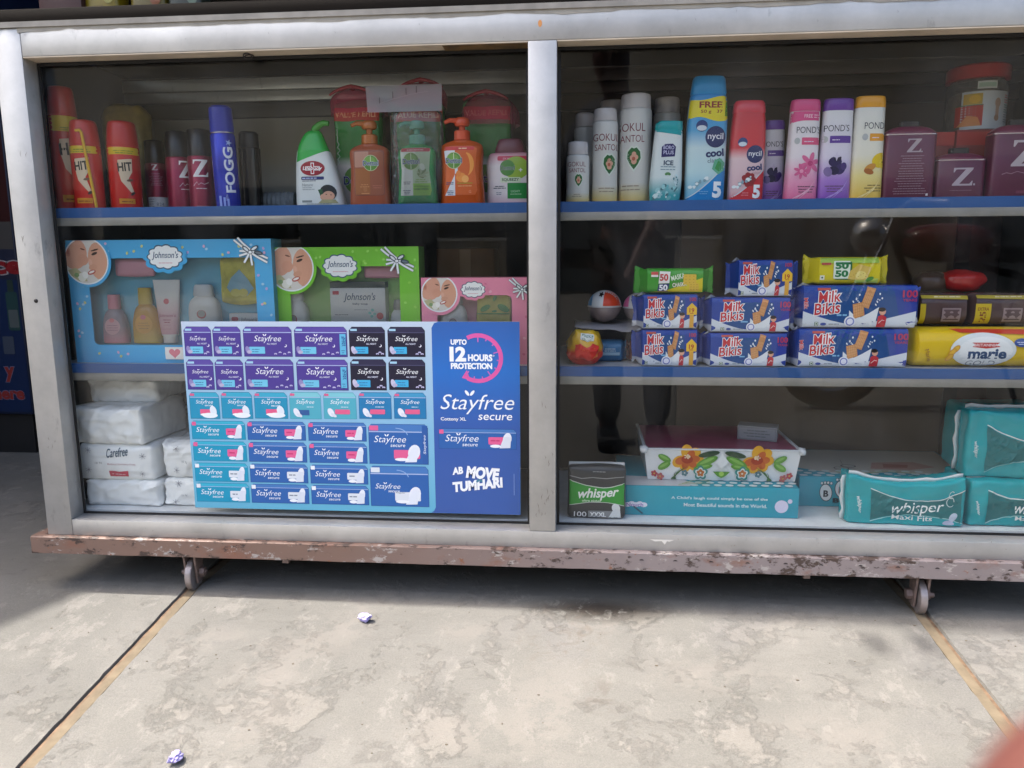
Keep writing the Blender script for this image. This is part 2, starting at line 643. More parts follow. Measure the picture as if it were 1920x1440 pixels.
# ================================================================== SETTING
def concrete():
    m, t, b = newmat('worn_concrete')
    L, N = t.links, t.nodes
    tc = N.new('ShaderNodeTexCoord')
    def nz(scale, detail, rough=0.6, dist=0.0, stretch=None):
        n = N.new('ShaderNodeTexNoise')
        n.inputs['Scale'].default_value = scale
        n.inputs['Detail'].default_value = detail
        n.inputs['Roughness'].default_value = rough
        n.inputs['Distortion'].default_value = dist
        if stretch:
            mp = N.new('ShaderNodeMapping')
            mp.inputs['Scale'].default_value = stretch
            L.new(tc.outputs['Object'], mp.inputs[0])
            L.new(mp.outputs[0], n.inputs['Vector'])
        else:
            L.new(tc.outputs['Object'], n.inputs['Vector'])
        return n.outputs[0]
    def mix(f, a, bb, mode='MIX'):
        x = N.new('ShaderNodeMix')
        x.data_type = 'RGBA'
        x.blend_type = mode
        for s, v in (('Factor', f), ('A', a), ('B', bb)):
            if isinstance(v, (int, float)): x.inputs[s].default_value = v
            elif isinstance(v, tuple): x.inputs[s].default_value = v
            else: L.new(v, x.inputs[s])
        return x.outputs['Result']
    def thr(v, lo, hi):
        r = N.new('ShaderNodeMapRange')
        r.interpolation_type = 'SMOOTHSTEP'
        r.inputs['From Min'].default_value = lo
        r.inputs['From Max'].default_value = hi
        L.new(v, r.inputs[0])
        return r.outputs[0]
    def mul(a, bb):
        x = N.new('ShaderNodeMath')
        x.operation = 'MULTIPLY'
        for i, v in enumerate((a, bb)):
            if isinstance(v, (int, float)): x.inputs[i].default_value = v
            else: L.new(v, x.inputs[i])
        return x.outputs[0]
    base = ramp(t, [(0.25, (0.122, 0.119, 0.106)), (0.5, (0.152, 0.147, 0.132)), (0.75, (0.186, 0.178, 0.160))])
    L.new(nz(3.2, 8, 0.62, 0.4), base.inputs[0])
    c = base.outputs[0]
    # paler scraped skin with ragged edges
    scr = nz(7.5, 14, 0.74, 0.15)
    c = mix(mul(thr(scr, 0.54, 0.62), 0.42), c, (0.208, 0.192, 0.168, 1))
    scr2 = nz(19, 12, 0.75, 0.1, (1.0, 0.6, 1.0))
    c = mix(mul(thr(scr2, 0.55, 0.62), 0.6), c, (0.212, 0.200, 0.180, 1))
    # bluish grey damp-looking clouds
    c = mix(mul(thr(nz(4.1, 5, 0.5, 0.2), 0.52, 0.7), 0.35), c, (0.134, 0.130, 0.127, 1))
    # trowel smears, mostly along the front
    sm = nz(34, 10, 0.72, 0.5, (0.35, 1.4, 1.0))
    c = mix(mul(thr(sm, 0.54, 0.68), 0.3), c, (0.105, 0.099, 0.087, 1))
    # fine grain
    gr = nz(420, 3, 0.6)
    g = ramp(t, [(0.3, (0.88, 0.88, 0.88)), (0.7, (1.14, 1.14, 1.14))])
    L.new(gr, g.inputs[0])
    c = mix(1.0, c, g.outputs[0], 'MULTIPLY')
    # dark specks
    v = N.new('ShaderNodeTexVoronoi')
    v.inputs['Scale'].default_value = 17
    L.new(tc.outputs['Object'], v.inputs['Vector'])
    sp = N.new('ShaderNodeMapRange')
    sp.inputs['From Min'].default_value = 0.06
    sp.inputs['From Max'].default_value = 0.03
    L.new(v.outputs['Distance'], sp.inputs[0])
    c = mix(mul(mul(sp.outputs[0], thr(nz(9, 4, 0.5), 0.60, 0.66)), 0.45), c, (0.13, 0.12, 0.105, 1))
    # an oily spill by the middle of the cabinet
    sx = N.new('ShaderNodeSeparateXYZ')
    L.new(tc.outputs['Object'], sx.inputs[0])
    def spot(cx, cy, rx, ry):
        mp = N.new('ShaderNodeMapping')
        mp.inputs['Location'].default_value = (-cx/rx, -cy/ry, 0)
        mp.inputs['Scale'].default_value = (1/rx, 1/ry, 0)
        L.new(tc.outputs['Object'], mp.inputs[0])
        ln = N.new('ShaderNodeVectorMath')
        ln.operation = 'LENGTH'
        L.new(mp.outputs[0], ln.inputs[0])
        r = N.new('ShaderNodeMapRange')
        r.inputs['From Min'].default_value = 1.0
        r.inputs['From Max'].default_value = 0.25
        L.new(ln.outputs['Value'], r.inputs[0])
        return r.outputs[0]
    st = nz(30, 9, 0.7, 0.8)
    edge = nz(20, 14, 0.76, 0.15)
    for cx, cy, rx, ry in ((-.335, -.035, .045, .045), (-.355, -.09, .05, .05), (-.395, -.14, .07, .05), (-.44, -.20, .07, .06), (-.47, -.27, .06, .07), (-.43, -.34, .045, .09), (-.13, -.10, .06, .03), (.30, -.20, .12, .05), (-.10, -.36, .10, .05), (-.60, -.15, .09, .04), (.02, -.30, .07, .12), (.45, -.33, .12, .05), (.12, -.06, .10, .03)):
        c = mix(mul(mul(spot(cx, cy, rx*1.35, ry*1.35), thr(edge, 0.46, 0.52)), 0.55), c, (0.192, 0.178, 0.158, 1))
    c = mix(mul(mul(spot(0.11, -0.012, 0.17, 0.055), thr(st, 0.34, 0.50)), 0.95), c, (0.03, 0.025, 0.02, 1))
    c = mix(mul(mul(spot(0.04, -0.10, 0.10, 0.14), thr(st, 0.48, 0.66)), 0.5), c, (0.115, 0.088, 0.066, 1))
    c = mix(mul(mul(spot(0.11, -0.26, 0.05, 0.06), thr(st, 0.46, 0.6)), 0.4), c, (0.10, 0.082, 0.066, 1))
    L.new(c, b.inputs['Base Color'])
    b.inputs['Roughness'].default_value = 0.85
    b.inputs['Specular IOR Level'].default_value = 0.25
    bp = N.new('ShaderNodeBump')
    bp.inputs['Strength'].default_value = 0.6
    bp.inputs['Distance'].default_value = 0.005
    ad = N.new('ShaderNodeMath')
    ad.operation = 'ADD'
    L.new(mul(gr, 0.25), ad.inputs[0])
    L.new(mul(thr(scr, 0.53, 0.6), 0.5), ad.inputs[1])
    ad2 = N.new('ShaderNodeMath')
    ad2.operation = 'ADD'
    L.new(ad.outputs[0], ad2.inputs[0])
    L.new(mul(sm, 0.5), ad2.inputs[1])
    L.new(ad2.outputs[0], bp.inputs['Height'])
    L.new(bp.outputs[0], b.inputs['Normal'])
    return m

SLOPE = 0.106
def gz(y):
    return 0.0 if y > 0.03 else (SLOPE*(y-0.03) if y > -1.3 else SLOPE*(-1.33))
TRK = (-0.722, 0.714)
def build_ground():
    rg = random.Random(3)
    xs = [-80, -20, -6, -3, -1.6, -1.1]
    ys = [40, 12, 5, 3.4, 1.5, 0.8, 0.45, 0.3, 0.2, 0.12, 0.07, 0.03] + [0.03-0.016*i for i in range(1, 80)] + [-1.32, -1.8, -3, -6, -12, -30, -90]
    V, F = [], []
    nc = None
    for y in ys:
        z = gz(y)
        on = -1.26 < y < 0.40
        row = [(x, z) for x in xs]
        for k, tx in enumerate(TRK):
            dp = 0.0075 if on else 0.0
            j0 = noise.noise((y*14, k*7, 1))*0.0022 + noise.noise((y*45, k*3, 5))*0.0016 + rg.uniform(-.0005, .0005)
            j1 = noise.noise((y*14, k*7, 31))*0.0022 + noise.noise((y*45, k*3, 15))*0.0016 + rg.uniform(-.0005, .0005)
            row += [(tx-0.0145+j0, z), (tx-0.0130+j0*.5, z-dp), (tx+0.0130+j1*.5, z-dp), (tx+0.0145+j1, z)]
            if k == 0:
                row += [(-0.35, z), (0.0, z), (0.35, z)]
        row += [(1.1, z), (1.6, z), (3, z), (6, z), (20, z), (80, z)]
        nc = len(row)
        V += [(x, y, zz) for x, zz in row]
    for i in range(len(ys)-1):
        for j in range(nc-1):
            a = i*nc+j
            F.append((a, a+nc, a+nc+1, a+1))
    o = mk('ground', V, F, concrete())
    o['kind'] = 'structure'
    return o
build_ground()

rust = mat('rusted_rail_steel', '#7a6450', 0.75, 0.3, bumpy=(300, 0.5, 0.0006), var=0.45, varscale=60)
tan = mat('sandy_mortar_bed', '#6e624f', 0.9, bumpy=(240, 0.6, 0.0008), var=0.25, varscale=40)
def guide(tx, side, label):
    t = thing('guide_rail', label, 'rail', (tx, 0, 0), group='guide rails let into the concrete')
    for nm, x0, x1, up, m in (('steel_strip', -0.0126, -0.0045, 0.0022, rust), ('mortar_bed', -0.0043, 0.0128, 0.0056, tan)):
        if side < 0: x0, x1 = -x1, -x0
        V, F = [], []
        ys = [0.38, 0.03] + [0.03-0.05*i for i in range(1, 26)]
        for y in ys:
            z = gz(y)-0.0070
            V += [(x0, y, z), (x1, y, z), (x1, y, z+up), (x0, y, z+up)]
        for i in range(len(ys)-1):
            for j in range(4):
                a, b = 4*i+j, 4*i+(j+1) % 4
                F.append((a, b, b+4, a+4))
        F += [(3, 2, 1, 0), tuple(4*(len(ys)-1)+k for k in range(4))]
        mk(nm, V, F, m, t)
guide(TRK[0], 1, 'rusty wheel track in the concrete under the left caster')
guide(TRK[1], -1, 'rusty wheel track in the concrete under the right caster')

# the shop round the cabinet: dark room behind, flat canopy in front, neighbour's canopy on the left
plaster = mat('grimy_dark_plaster', '#3a3430', 0.9, var=0.3, varscale=4)
def st(o):
    o['kind'] = 'structure'
    return o
st(box('shop_back_wall', -4, 4, 3.2, 3.35, 0.0, 2.9, plaster))
st(box('shop_left_wall', -4.15, -4.0, 0.5, 3.35, 0.0, 2.9, plaster))
st(box('shop_right_wall', 4.0, 4.15, 0.3, 3.35, 0.0, 2.9, plaster))
sheet = mat('canopy_sheet_metal', '#5b5750', 0.6, 0.3, var=0.2, varscale=6)
CZ = 2.55
def sh(x, y):                                   # canopy point that throws its shadow on ground point (x, y)
    k = CZ/-SUN_DIR.z
    return (x-SUN_DIR.x*k, y-SUN_DIR.y*k)
def slab(name, pts, z0, z1, m):
    bm = bmesh.new()
    vs_ = [bm.verts.new((x, y, z0)) for x, y in pts]
    f = bm.faces.new(vs_)
    r = bmesh.ops.extrude_face_region(bm, geom=[f])
    for v in r['geom']:
        if isinstance(v, bmesh.types.BMVert): v.co.z = z1
    return bm_obj(name, bm, m)
a, b_ = sh(-0.955, 0.030), sh(1.2, -0.060)
c_ = (b_[0]+4.2, b_[1]-0.17)
c0, c1 = sh(-0.955, 0.020), sh(-1.06, -0.125)
cn = slab('canopy', [(-7, 3.4), (-7, -0.95), (c1[0]-0.55, -0.95), c1, c0, a, b_, c_, (c_[0], 3.4)], CZ, CZ+0.07, sheet)
tag(cn, 'flat dark sheet metal canopy over the shop front', 'canopy')

st(box('sky_block_wall', -2.85, -2.75, -0.85, 3.2, -0.12, 2.5, plaster))  # unseen wall, added to block sky light from the left
# street side opposite, only met as reflections in the panes
wallo = mat('faded_facade_paint', '#b3a893', 0.9, var=0.25, varscale=1.2)
bld = thing('opposite_building', 'low faded building across the street', 'building', (0, -15, -0.141))
bw = box('wall', -14, 14, -3, 0, 0, 5.8, wallo, bld)
for x in (-11.5, -6.75, -2.25, 2.25, 6.75, 11.5):
    wd = box('window', x-0.7, x+0.7, 0.003, 0.06, 1.2, 2.3, mat('dark_window', '#20252a', 0.15), bld)
    box('frame', x-0.78, x+0.78, 0.002, 0.04, 1.12, 1.198, mat('frame_paint', '#d8d2c4', 0.6), wd)
for x in (-9, -4.5, 0, 4.5, 9):
    box('shutter', x-1.5, x+1.5, 0.003, 0.05, 0.05, 2.7, mat('grey_shutter', '#565b5c', 0.5, 0.4, var=0.2, varscale=3), bld)

# ================================================================== CABINET
def alu_mat(name, c, streak=0.10):
    m, t, b = newmat(name)
    L, N = t.links, t.nodes
    tc = N.new('ShaderNodeTexCoord')
    no = N.new('ShaderNodeTexNoise')
    no.inputs['Scale'].default_value = 7
    no.inputs['Detail'].default_value = 9
    no.inputs['Roughness'].default_value = 0.65
    L.new(tc.outputs['Object'], no.inputs['Vector'])
    r = N.new('ShaderNodeMapRange')
    r.inputs['From Min'].default_value = 0.3
    r.inputs['From Max'].default_value = 0.7
    r.inputs['To Min'].default_value = 1-streak
    r.inputs['To Max'].default_value = 1+streak*0.5
    L.new(no.outputs[0], r.inputs[0])
    # grime: sparse dark scuffs
    n2 = N.new('ShaderNodeTexNoise')
    n2.inputs['Scale'].default_value = 38
    n2.inputs['Detail'].default_value = 8
    n2.inputs['Roughness'].default_value = 0.7
    mp = N.new('ShaderNodeMapping')
    mp.inputs['Scale'].default_value = (1, 1, 0.4)
    L.new(tc.outputs['Object'], mp.inputs[0])
    L.new(mp.outputs[0], n2.inputs['Vector'])
    r2 = N.new('ShaderNodeMapRange')
    r2.inputs['From Min'].default_value = 0.60
    r2.inputs['From Max'].default_value = 0.74
    r2.inputs['To Min'].default_value = 1
    r2.inputs['To Max'].default_value = 0.66
    L.new(n2.outputs[0], r2.inputs[0])
    ml = N.new('ShaderNodeMath')
    ml.operation = 'MULTIPLY'
    L.new(r.outputs[0], ml.inputs[0])
    L.new(r2.outputs[0], ml.inputs[1])
    mx = N.new('ShaderNodeMix')
    mx.data_type = 'RGBA'
    mx.blend_type = 'MULTIPLY'
    mx.inputs['Factor'].default_value = 1
    mx.inputs['A'].default_value = lin(c)
    L.new(ml.outputs[0], mx.inputs['B'])
    L.new(mx.outputs['Result'], b.inputs['Base Color'])
    b.inputs['Metallic'].default_value = 0.5
    b.inputs['Roughness'].default_value = 0.4
    bp = N.new('ShaderNodeBump')
    bp.inputs['Strength'].default_value = 0.02
    bp.inputs['Distance'].default_value = 0.002
    L.new(no.outputs[0], bp.inputs['Height'])
    L.new(bp.outputs[0], b.inputs['Normal'])
    M[name] = m
    return m
alu = alu_mat('anodised_aluminium', '#b4b3b0', 0.24)
alu_in = alu_mat('dull_inner_aluminium', '#c4c6c0', 0.2)
beige = mat('bounce_lit_soffit', '#c6b7a2', 0.6, 0.1, var=0.18, varscale=18)  # warm light bounced off the ground is put into this beige

def chipped():
    m, t, b = newmat('chipped_primer_steel')
    L, N = t.links, t.nodes
    tc = N.new('ShaderNodeTexCoord')
    def nz(s, d, st_=(1, 1, 1), ro=0.65):
        n = N.new('ShaderNodeTexNoise')
        n.inputs['Scale'].default_value = s
        n.inputs['Detail'].default_value = d
        n.inputs['Roughness'].default_value = ro
        mp = N.new('ShaderNodeMapping')
        mp.inputs['Scale'].default_value = st_
        L.new(tc.outputs['Object'], mp.inputs[0])
        L.new(mp.outputs[0], n.inputs['Vector'])
        return n.outputs[0]
    def th(v, lo, hi):
        r = N.new('ShaderNodeMapRange')
        r.inputs['From Min'].default_value = lo
        r.inputs['From Max'].default_value = hi
        L.new(v, r.inputs[0])
        return r.outputs[0]
    def mix(f, a, c):
        x = N.new('ShaderNodeMix')
        x.data_type = 'RGBA'
        L.new(f, x.inputs['Factor'])
        if isinstance(a, tuple): x.inputs['A'].default_value = a
        else: L.new(a, x.inputs['A'])
        x.inputs['B'].default_value = c
        return x.outputs['Result']
    # primer fades from brick pink (left) to pale mauve (right)
    sx = N.new('ShaderNodeSeparateXYZ')
    L.new(tc.outputs['Object'], sx.inputs[0])
    r = N.new('ShaderNodeMapRange')
    r.inputs['From Min'].default_value = -0.4
    r.inputs['From Max'].default_value = 0.2
    L.new(sx.outputs['X'], r.inputs[0])
    pr = ramp(t, [(0, (0.205, 0.128, 0.097)), (1, (0.255, 0.212, 0.205))])
    L.new(r.outputs[0], pr.inputs[0])
    c = pr.outputs[0]
    c = mix(th(nz(9, 8, (1, 1, 2)), 0.55, 0.66), c, (0.22, 0.11, 0.075, 1))
    pale = nz(24, 12, (1, 1, 2.0), 0.72)
    c = mix(th(pale, 0.57, 0.61), c, (0.40, 0.36, 0.33, 1))
    chip0 = nz(44, 12, (0.8, 1, 1.4), 0.74)
    ez = N.new('ShaderNodeMath'); ez.operation = 'SUBTRACT'; ez.inputs[1].default_value = 0.094
    L.new(sx.outputs['Z'], ez.inputs[0])
    ea = N.new('ShaderNodeMath'); ea.operation = 'ABSOLUTE'
    L.new(ez.outputs[0], ea.inputs[0])
    em = N.new('ShaderNodeMapRange')
    em.inputs['From Min'].default_value = 0.008; em.inputs['From Max'].default_value = 0.018
    em.inputs['To Min'].default_value = -0.012; em.inputs['To Max'].default_value = 0.055
    L.new(ea.outputs[0], em.inputs[0])
    big = nz(3.1, 3)
    eb = N.new('ShaderNodeMapRange')
    eb.inputs['From Min'].default_value = 0.4; eb.inputs['From Max'].default_value = 0.65
    eb.inputs['To Min'].default_value = -0.04; eb.inputs['To Max'].default_value = 0.035
    L.new(big, eb.inputs[0])
    s1 = N.new('ShaderNodeMath'); s1.operation = 'ADD'
    L.new(chip0, s1.inputs[0]); L.new(em.outputs[0], s1.inputs[1])
    s2 = N.new('ShaderNodeMath'); s2.operation = 'ADD'
    L.new(s1.outputs[0], s2.inputs[0]); L.new(eb.outputs[0], s2.inputs[1])
    chip = s2.outputs[0]
    c = mix(th(chip, 0.56, 0.60), c, (0.07, 0.045, 0.035, 1))
    rs = nz(60, 6, (0.7, 1, 1))
    c = mix(th(rs, 0.64, 0.7), c, (0.24, 0.10, 0.05, 1))
    L.new(c, b.inputs['Base Color'])
    b.inputs['Roughness'].default_value = 0.6
    bp = N.new('ShaderNodeBump')
    bp.inputs['Strength'].default_value = 0.6
    bp.inputs['Distance'].default_value = 0.0015
    bp.invert = True
    L.new(th(chip, 0.56, 0.62), bp.inputs['Height'])
    L.new(bp.outputs[0], b.inputs['Normal'])
    return m
primer = chipped()
blue = mat('blue_edge_band', '#1d4f8c', 0.35, var=0.08, varscale=12)
board = mat('grey_shelf_board', '#a9adb2', 0.45, var=0.1)
darkbrown = mat('dark_brown_laminate', '#3b2f2a', 0.5, var=0.2, varscale=5)
black = mat('black_rubber', '#0c0c0d', 0.6)
greyboard = mat('pale_back_board', '#c2c3b8', 0.7, var=0.12, varscale=5)
track_dim = mat('dimmed_track_metal', '#4a4440', 0.45, 0.4, var=0.15, varscale=9)  # same tracks as the left bay, darkening by reflection put into the colour
glass = thin('pane_glass', (0.985, 0.995, 0.99), 0.42, 0.0, 1.5, haze=0.01, hazecol=(.62, .62, .62), smudge=0.02)

cab = thing('display_cabinet', 'wide aluminium and glass shop display cabinet on rusty wheeled base', 'cabinet', (0, 0, 0))
XL, XR = -1.01, 1.01
ZB, ZS, ZT0, ZT = 0.113, 0.146, 1.035, 1.084
def post(x0, x1, z0, z1):
    return box('post', x0, x1, 0.0, 0.05, z0, z1, alu, cab, bev=0.0012)
pl = post(XL, -0.9563, ZB, ZT)
post(-0.025, 0.025, ZS+0.0005, ZT0-0.0005)
post(0.9563, XR, ZB, ZT)
bt = box('top_beam', -0.9557, 0.9557, 0.0, 0.05, ZT0, ZT, alu, cab, bev=0.0012)
for x0, x1 in ((-0.9555, -0.0255), (0.0255, 0.9555)):
    box('soffit_strip', x0, x1, 0.001, 0.037, ZT0-0.0025, ZT0-0.0003, beige, bt)
box('bottom_beam', -0.9557, 0.9557, 0.0, 0.05, ZB, ZS, alu, cab, bev=0.0012)
# ragged remains of tape along the top edge
rg = random.Random(5)
V, F = [], []
n = 120
for i in range(n+1):
    x = XL+0.05+(XR-XL-0.06)*i/n
    d = 0.006+0.004*noise.noise((x*9, 0, 0))+0.003*noise.noise((x*40, 2, 0))
    V += [(x, -0.0012, ZT+0.002), (x, -0.0012, ZT-max(0.001, d))]
for i in range(n):
    F.append((2*i, 2*i+1, 2*i+3, 2*i+2))
mk('edge_tape', V, F, mat('grey_peeling_tape', '#9b968c', 0.7, var=0.2), bt)
box('cap_lip', XL, XR, -0.004, 0.06, ZT+0.0003, ZT+0.010, mat('lip_dull_metal', '#8e8a82', 0.55, 0.3, var=0.2), cab)
ct = box('counter_top', XL-0.01, XR+0.01, 0.004, 0.46, ZT+0.0105, ZT+0.034, mat('black_counter_laminate', '#17130f', 0.85, spec=0.15), cab, bev=0.002)
# screws, stains and stickers on the frame
def rivet(x, z, r=0.004, m=None):
    bm = bmesh.new()
    bmesh.ops.create_uvsphere(bm, u_segments=10, v_segments=6, radius=r)
    for v in bm.verts:
        v.co.y *= 0.4
    bm_obj('screw', bm, m or mat('dark_screw', '#2d2b2b', 0.5, 0.6), cab, smooth=60, loc=(x, -0.0003, z))
rivet(-1.003+0.022, 0.588, 0.0042)
V, F = [], []
for k in range(3):                                          # brown packing tape under the beam, left bay
    pass
box('brown_tape', -0.176, -0.0275, 0.004, 0.039, ZT0-0.0034, ZT0-0.0028, mat('brown_old_tape', '#6b5433', 0.5, var=0.6, varscale=45), bt)
bm = bmesh.new()
bmesh.ops.create_circle(bm, cap_ends=True, segments=10, radius=0.006, matrix=Matrix.Translation((-0.004, -0.0004, ZT-0.022)) @ Matrix.Rotation(R(90), 4, 'X'))
for v in bm.verts:
    v.co.x = -0.004+(v.co.x+0.004)*0.6
bm_obj('orange_spot', bm, mat('orange_paint_spot', '#c98a4e', 0.6), bt)
# little curl of wire tied under the soffit
def tube(name, pts, r, m, parent=None, seg=8, closed=False):
    V, F = [], []
    n = len(pts)
    P = [Vector(p) for p in pts]
    up = Vector((0.13, 0.27, 0.95))
    for i, p in enumerate(P):
        d = (P[min(i+1, n-1)]-P[max(i-1, 0)]).normalized()
        a = d.cross(up).normalized()
        b = d.cross(a)
        rr = r(i/(n-1)) if callable(r) else r
        for j in range(seg):
            q = 2*math.pi*j/seg
            V.append(p+(a*math.cos(q)+b*math.sin(q))*rr)
    for i in range(n-1):
        for j in range(seg):
            x, y = i*seg+j, i*seg+(j+1) % seg
            F.append((x, y, y+seg, x+seg))
    F += [tuple(range(seg-1, -1, -1)), tuple(range((n-1)*seg, n*seg))]
    return mk(name, V, F, m, parent, smooth=50)
tube('wire_curl', [(-0.535+0.011*math.cos(a)*(1-a/26), 0.018+0.006*math.sin(a*.6), ZT0-0.0075+0.004*math.sin(a)) for a in [i*0.5 for i in range(30)]], 0.0011, mat('dark_wire', '#241d1a', 0.5), bt)

panes = []
for x0, x1 in ((-0.9555, -0.0258), (0.0258, 0.9555)):
    p = box('glass_pane', x0+0.0006, x1-0.0006, 0.0405, 0.0450, ZS+0.0006, ZT0-0.0030, glass, cab)
    panes.append(p)
    box('gasket', x0+0.0004, x0+0.0052, 0.0375, 0.0400, ZS+0.0055, ZT0-0.009, black, p)
    box('gasket', x1-0.0052, x1-0.0004, 0.0375, 0.0400, ZS+0.0055, ZT0-0.009, black, p)
    box('gasket', x0+0.0004, x1-0.0004, 0.0375, 0.0400, ZS+0.0008, ZS+0.0050, black, p)
    box('gasket', x0+0.0004, x1-0.0004, 0.0375, 0.0400, ZT0-0.0085, ZT0-0.0036, black, p)
DEP = 0.42
SH1, SH2, FL = 0.7640, 0.4560, 0.1510
for x0, x1 in ((-1.0025, -0.0035), (0.0035, 1.0025)):
    for z in (SH1, SH2):
        s = box('shelf', x0, x1, 0.0612, DEP-0.012, z-0.014, z, board, cab)
        box('edge_band', x0, x1, 0.0545, 0.0608, z-0.0170, z+0.0020, blue, s)
        box('edge_trim', x0, x1, 0.0525, 0.0610, z-0.0325, z-0.0173, mat('trim_dull_alu', '#8d8b86', .5, .3, var=.12), s, bev=0.001)
    box('floor_board', x0, x1, 0.0505, DEP-0.012, FL-0.014, FL, mat('white_floor_board', '#dfe1e3', 0.4, var=0.12), cab)
box('divider', -0.003, 0.003, 0.0515, DEP-0.012, FL-0.014, ZT-0.002, mat('divider_dark', '#2a2624', 0.5), cab)
for s in (-1, 1):
    box('side_panel', *sorted((s*1.0035, s*1.0085)), 0.0505, DEP+0.02, ZB, ZT, mat('dark_side_panel', '#26282b', 0.4, var=0.2), cab)
box('base_panel', -1.0025, 1.0025, 0.0505, DEP+0.02, ZB+0.001, ZB+0.018, darkbrown, cab)
# back: sliding-door tracks and boards
for x0, x1, m in ((-1.0030, -0.0035, alu_in), (0.0035, 1.0030, track_dim)):
    for z0, z1, y in ((1.050, 1.076, DEP-0.028), (1.026, 1.0485, DEP-0.022), (0.992, 1.0245, DEP-0.010)):
        box('door_track', x0, x1, y, DEP+0.004, z0, z1, m if z0 > 1.0 else (mat('dull_track', '#6f6f6b', 0.5, 0.3) if x0 < 0 else track_dim), cab, bev=0.001)
box('back_board', -0.9450, -0.4900, DEP-0.004, DEP+0.004, SH1+0.002, 0.990, greyboard, cab)
box('back_board', -0.4650, -0.0040, DEP+0.006, DEP+0.012, SH1+0.002, 0.990, mat('dark_glass_door', '#211f20', 0.15), cab)
box('back_stile', -1.0020, -0.9460, DEP-0.010, DEP+0.006, SH1+0.002, 0.990, alu_in, cab, bev=0.001)
box('back_board', -1.0020, -0.0040, DEP-0.004, DEP+0.004, FL+0.002, SH1-0.016, mat('near_black_board', '#151417', 0.5), cab)
box('back_board', 0.0040, 0.3000, DEP+0.006, DEP+0.012, FL+0.002, 0.990, mat('near_black_board', '#151417', 0.5), cab)  # near-black sheet stands in for the shade in the open gap
box('back_board', 0.2985, 0.9000, DEP-0.006, DEP+0.002, FL+0.002, 0.990, mat('brown_back_board', '#6a5c50', 0.55, var=0.12, varscale=4), cab)
box('back_stile', 0.9003, 0.9300, DEP-0.012, DEP+0.002, FL+0.002, 0.990, mat('near_black_board'), cab)
box('back_board', 0.9303, 1.0020, DEP+0.004, DEP+0.010, FL+0.002, 0.990, mat('maroon_door', '#35201f', 0.5), cab)

# wheeled base: chipped steel angle with casters
def railmesh():
    V, F = [], []
    n = 90
    x0, x1 = -1.040, 1.040
    sec = [(-0.012, 0.0775), (-0.012, 0.111), (-0.009, 0.1128), (0.012, 0.1128), (0.012, 0.0775)]
    for i in range(n+1):
        x = x0+(x1-x0)*i/n
        for k, (y, z) in enumerate(sec):
            V.append((x, y+0.0009*noise.noise((x*12, k, 0)), z+(0.0008*noise.noise((x*16, k*3, 4)))))
    m = len(sec)
    for i in range(n):
        for k in range(m):
            a, b = i*m+k, i*m+(k+1) % m
            F.append((a, a+m, b+m, b))
    F += [tuple(range(m)), tuple(n*m+k for k in range(m-1, -1, -1))]
    return mk('base_rail', V, F, primer, cab)
rail = railmesh()
for s in (-1, 1):
    box('base_side_rail', *sorted((s*1.012, s*1.040)), 0.0125, DEP+0.02, 0.079, 0.1120, primer, cab)
box('base_rear_rail', -1.011, 1.011, DEP-0.005, DEP+0.02, 0.079, 0.1120, primer, cab)
# hammered dimples along the mauve half
ind = mat('dark_dent', '#2e2525', 0.7)
for i in range(14):
    x = 0.055+i*0.0665+random.uniform(-.004, .004)
    bm = bmesh.new()
    bmesh.ops.create_uvsphere(bm, u_segments=8, v_segments=5, radius=0.0042)
    for v in bm.verts:
        v.co.y *= 0.22
        v.co.z *= 0.30
        v.co.z += 0.0011*math.cos(v.co.x*400)
    bm_obj('dent', bm, ind, rail, loc=(x, -0.0122, 0.0985+random.uniform(-.0006, .0006)))
wheelm = mat('worn_wheel_steel', '#a39a98', 0.4, 0.5, var=0.3, varscale=50)
brk = mat('bracket_steel', '#85736d', 0.6, 0.3, var=0.35, varscale=60)
def caster(x, yaw, y=0.028, fl=1):
    t = bpy.data.objects.new('caster', None)
    col.objects.link(t)
    t.parent = cab
    t.location = (x, y, 0)
    t.rotation_euler = (0, 0, yaw)
    bm = bmesh.new()
    cyl_x(bm, (0, 0.0335), 0.0335, -0.0062, 0.0062, 40, 0.0012)
    bm_obj('wheel', bm, wheelm, t, smooth=40, loc=(0, 0, gz(y)-0.0068))
    for s in (-1, 1):
        V = []
        for xx in (s*0.0088, s*0.0126):
            V += [(xx, -0.021, 0.1125 if False else 0.079), (xx, 0.021, 0.079), (xx, 0.012, 0.0095), (xx, -0.012, 0.0095)]
        F = [(0, 1, 2, 3), (7, 6, 5, 4)]+[(i, i+4, (i+1) % 4+4, (i+1) % 4) for i in range(4)]
        bm = bmesh.new()
        vv = [bm.verts.new(v) for v in V]
        for f in F: bm.faces.new([vv[i] for i in f])
        bm_obj('bracket', bm, brk, t)
    bm = bmesh.new()
    cyl_x(bm, (0, 0.0300), 0.0050, -0.024, 0.026, 12)
    cyl_x(bm, (0, 0.0300), 0.0105, fl*0.0128, fl*0.0235, 6, 0.0006)
    cyl_x(bm, (0, 0.0300), 0.0095, -fl*0.0190, -fl*0.0128, 14, 0.0006)
    bm_obj('axle_bolt', bm, brk, t, smooth=30)
    return t
caster(TRK[0]+0.002, R(4), fl=1)
caster(TRK[1]-0.001, R(-5), fl=-1)
caster(TRK[0], 0, DEP-0.03)
caster(TRK[1], 0, DEP-0.03, -1)
for x in (-0.513, 0.497):
    box('bolt_stub', x-0.006, x+0.006, 0.0, 0.012, 0.066, 0.0772, brk, cab)

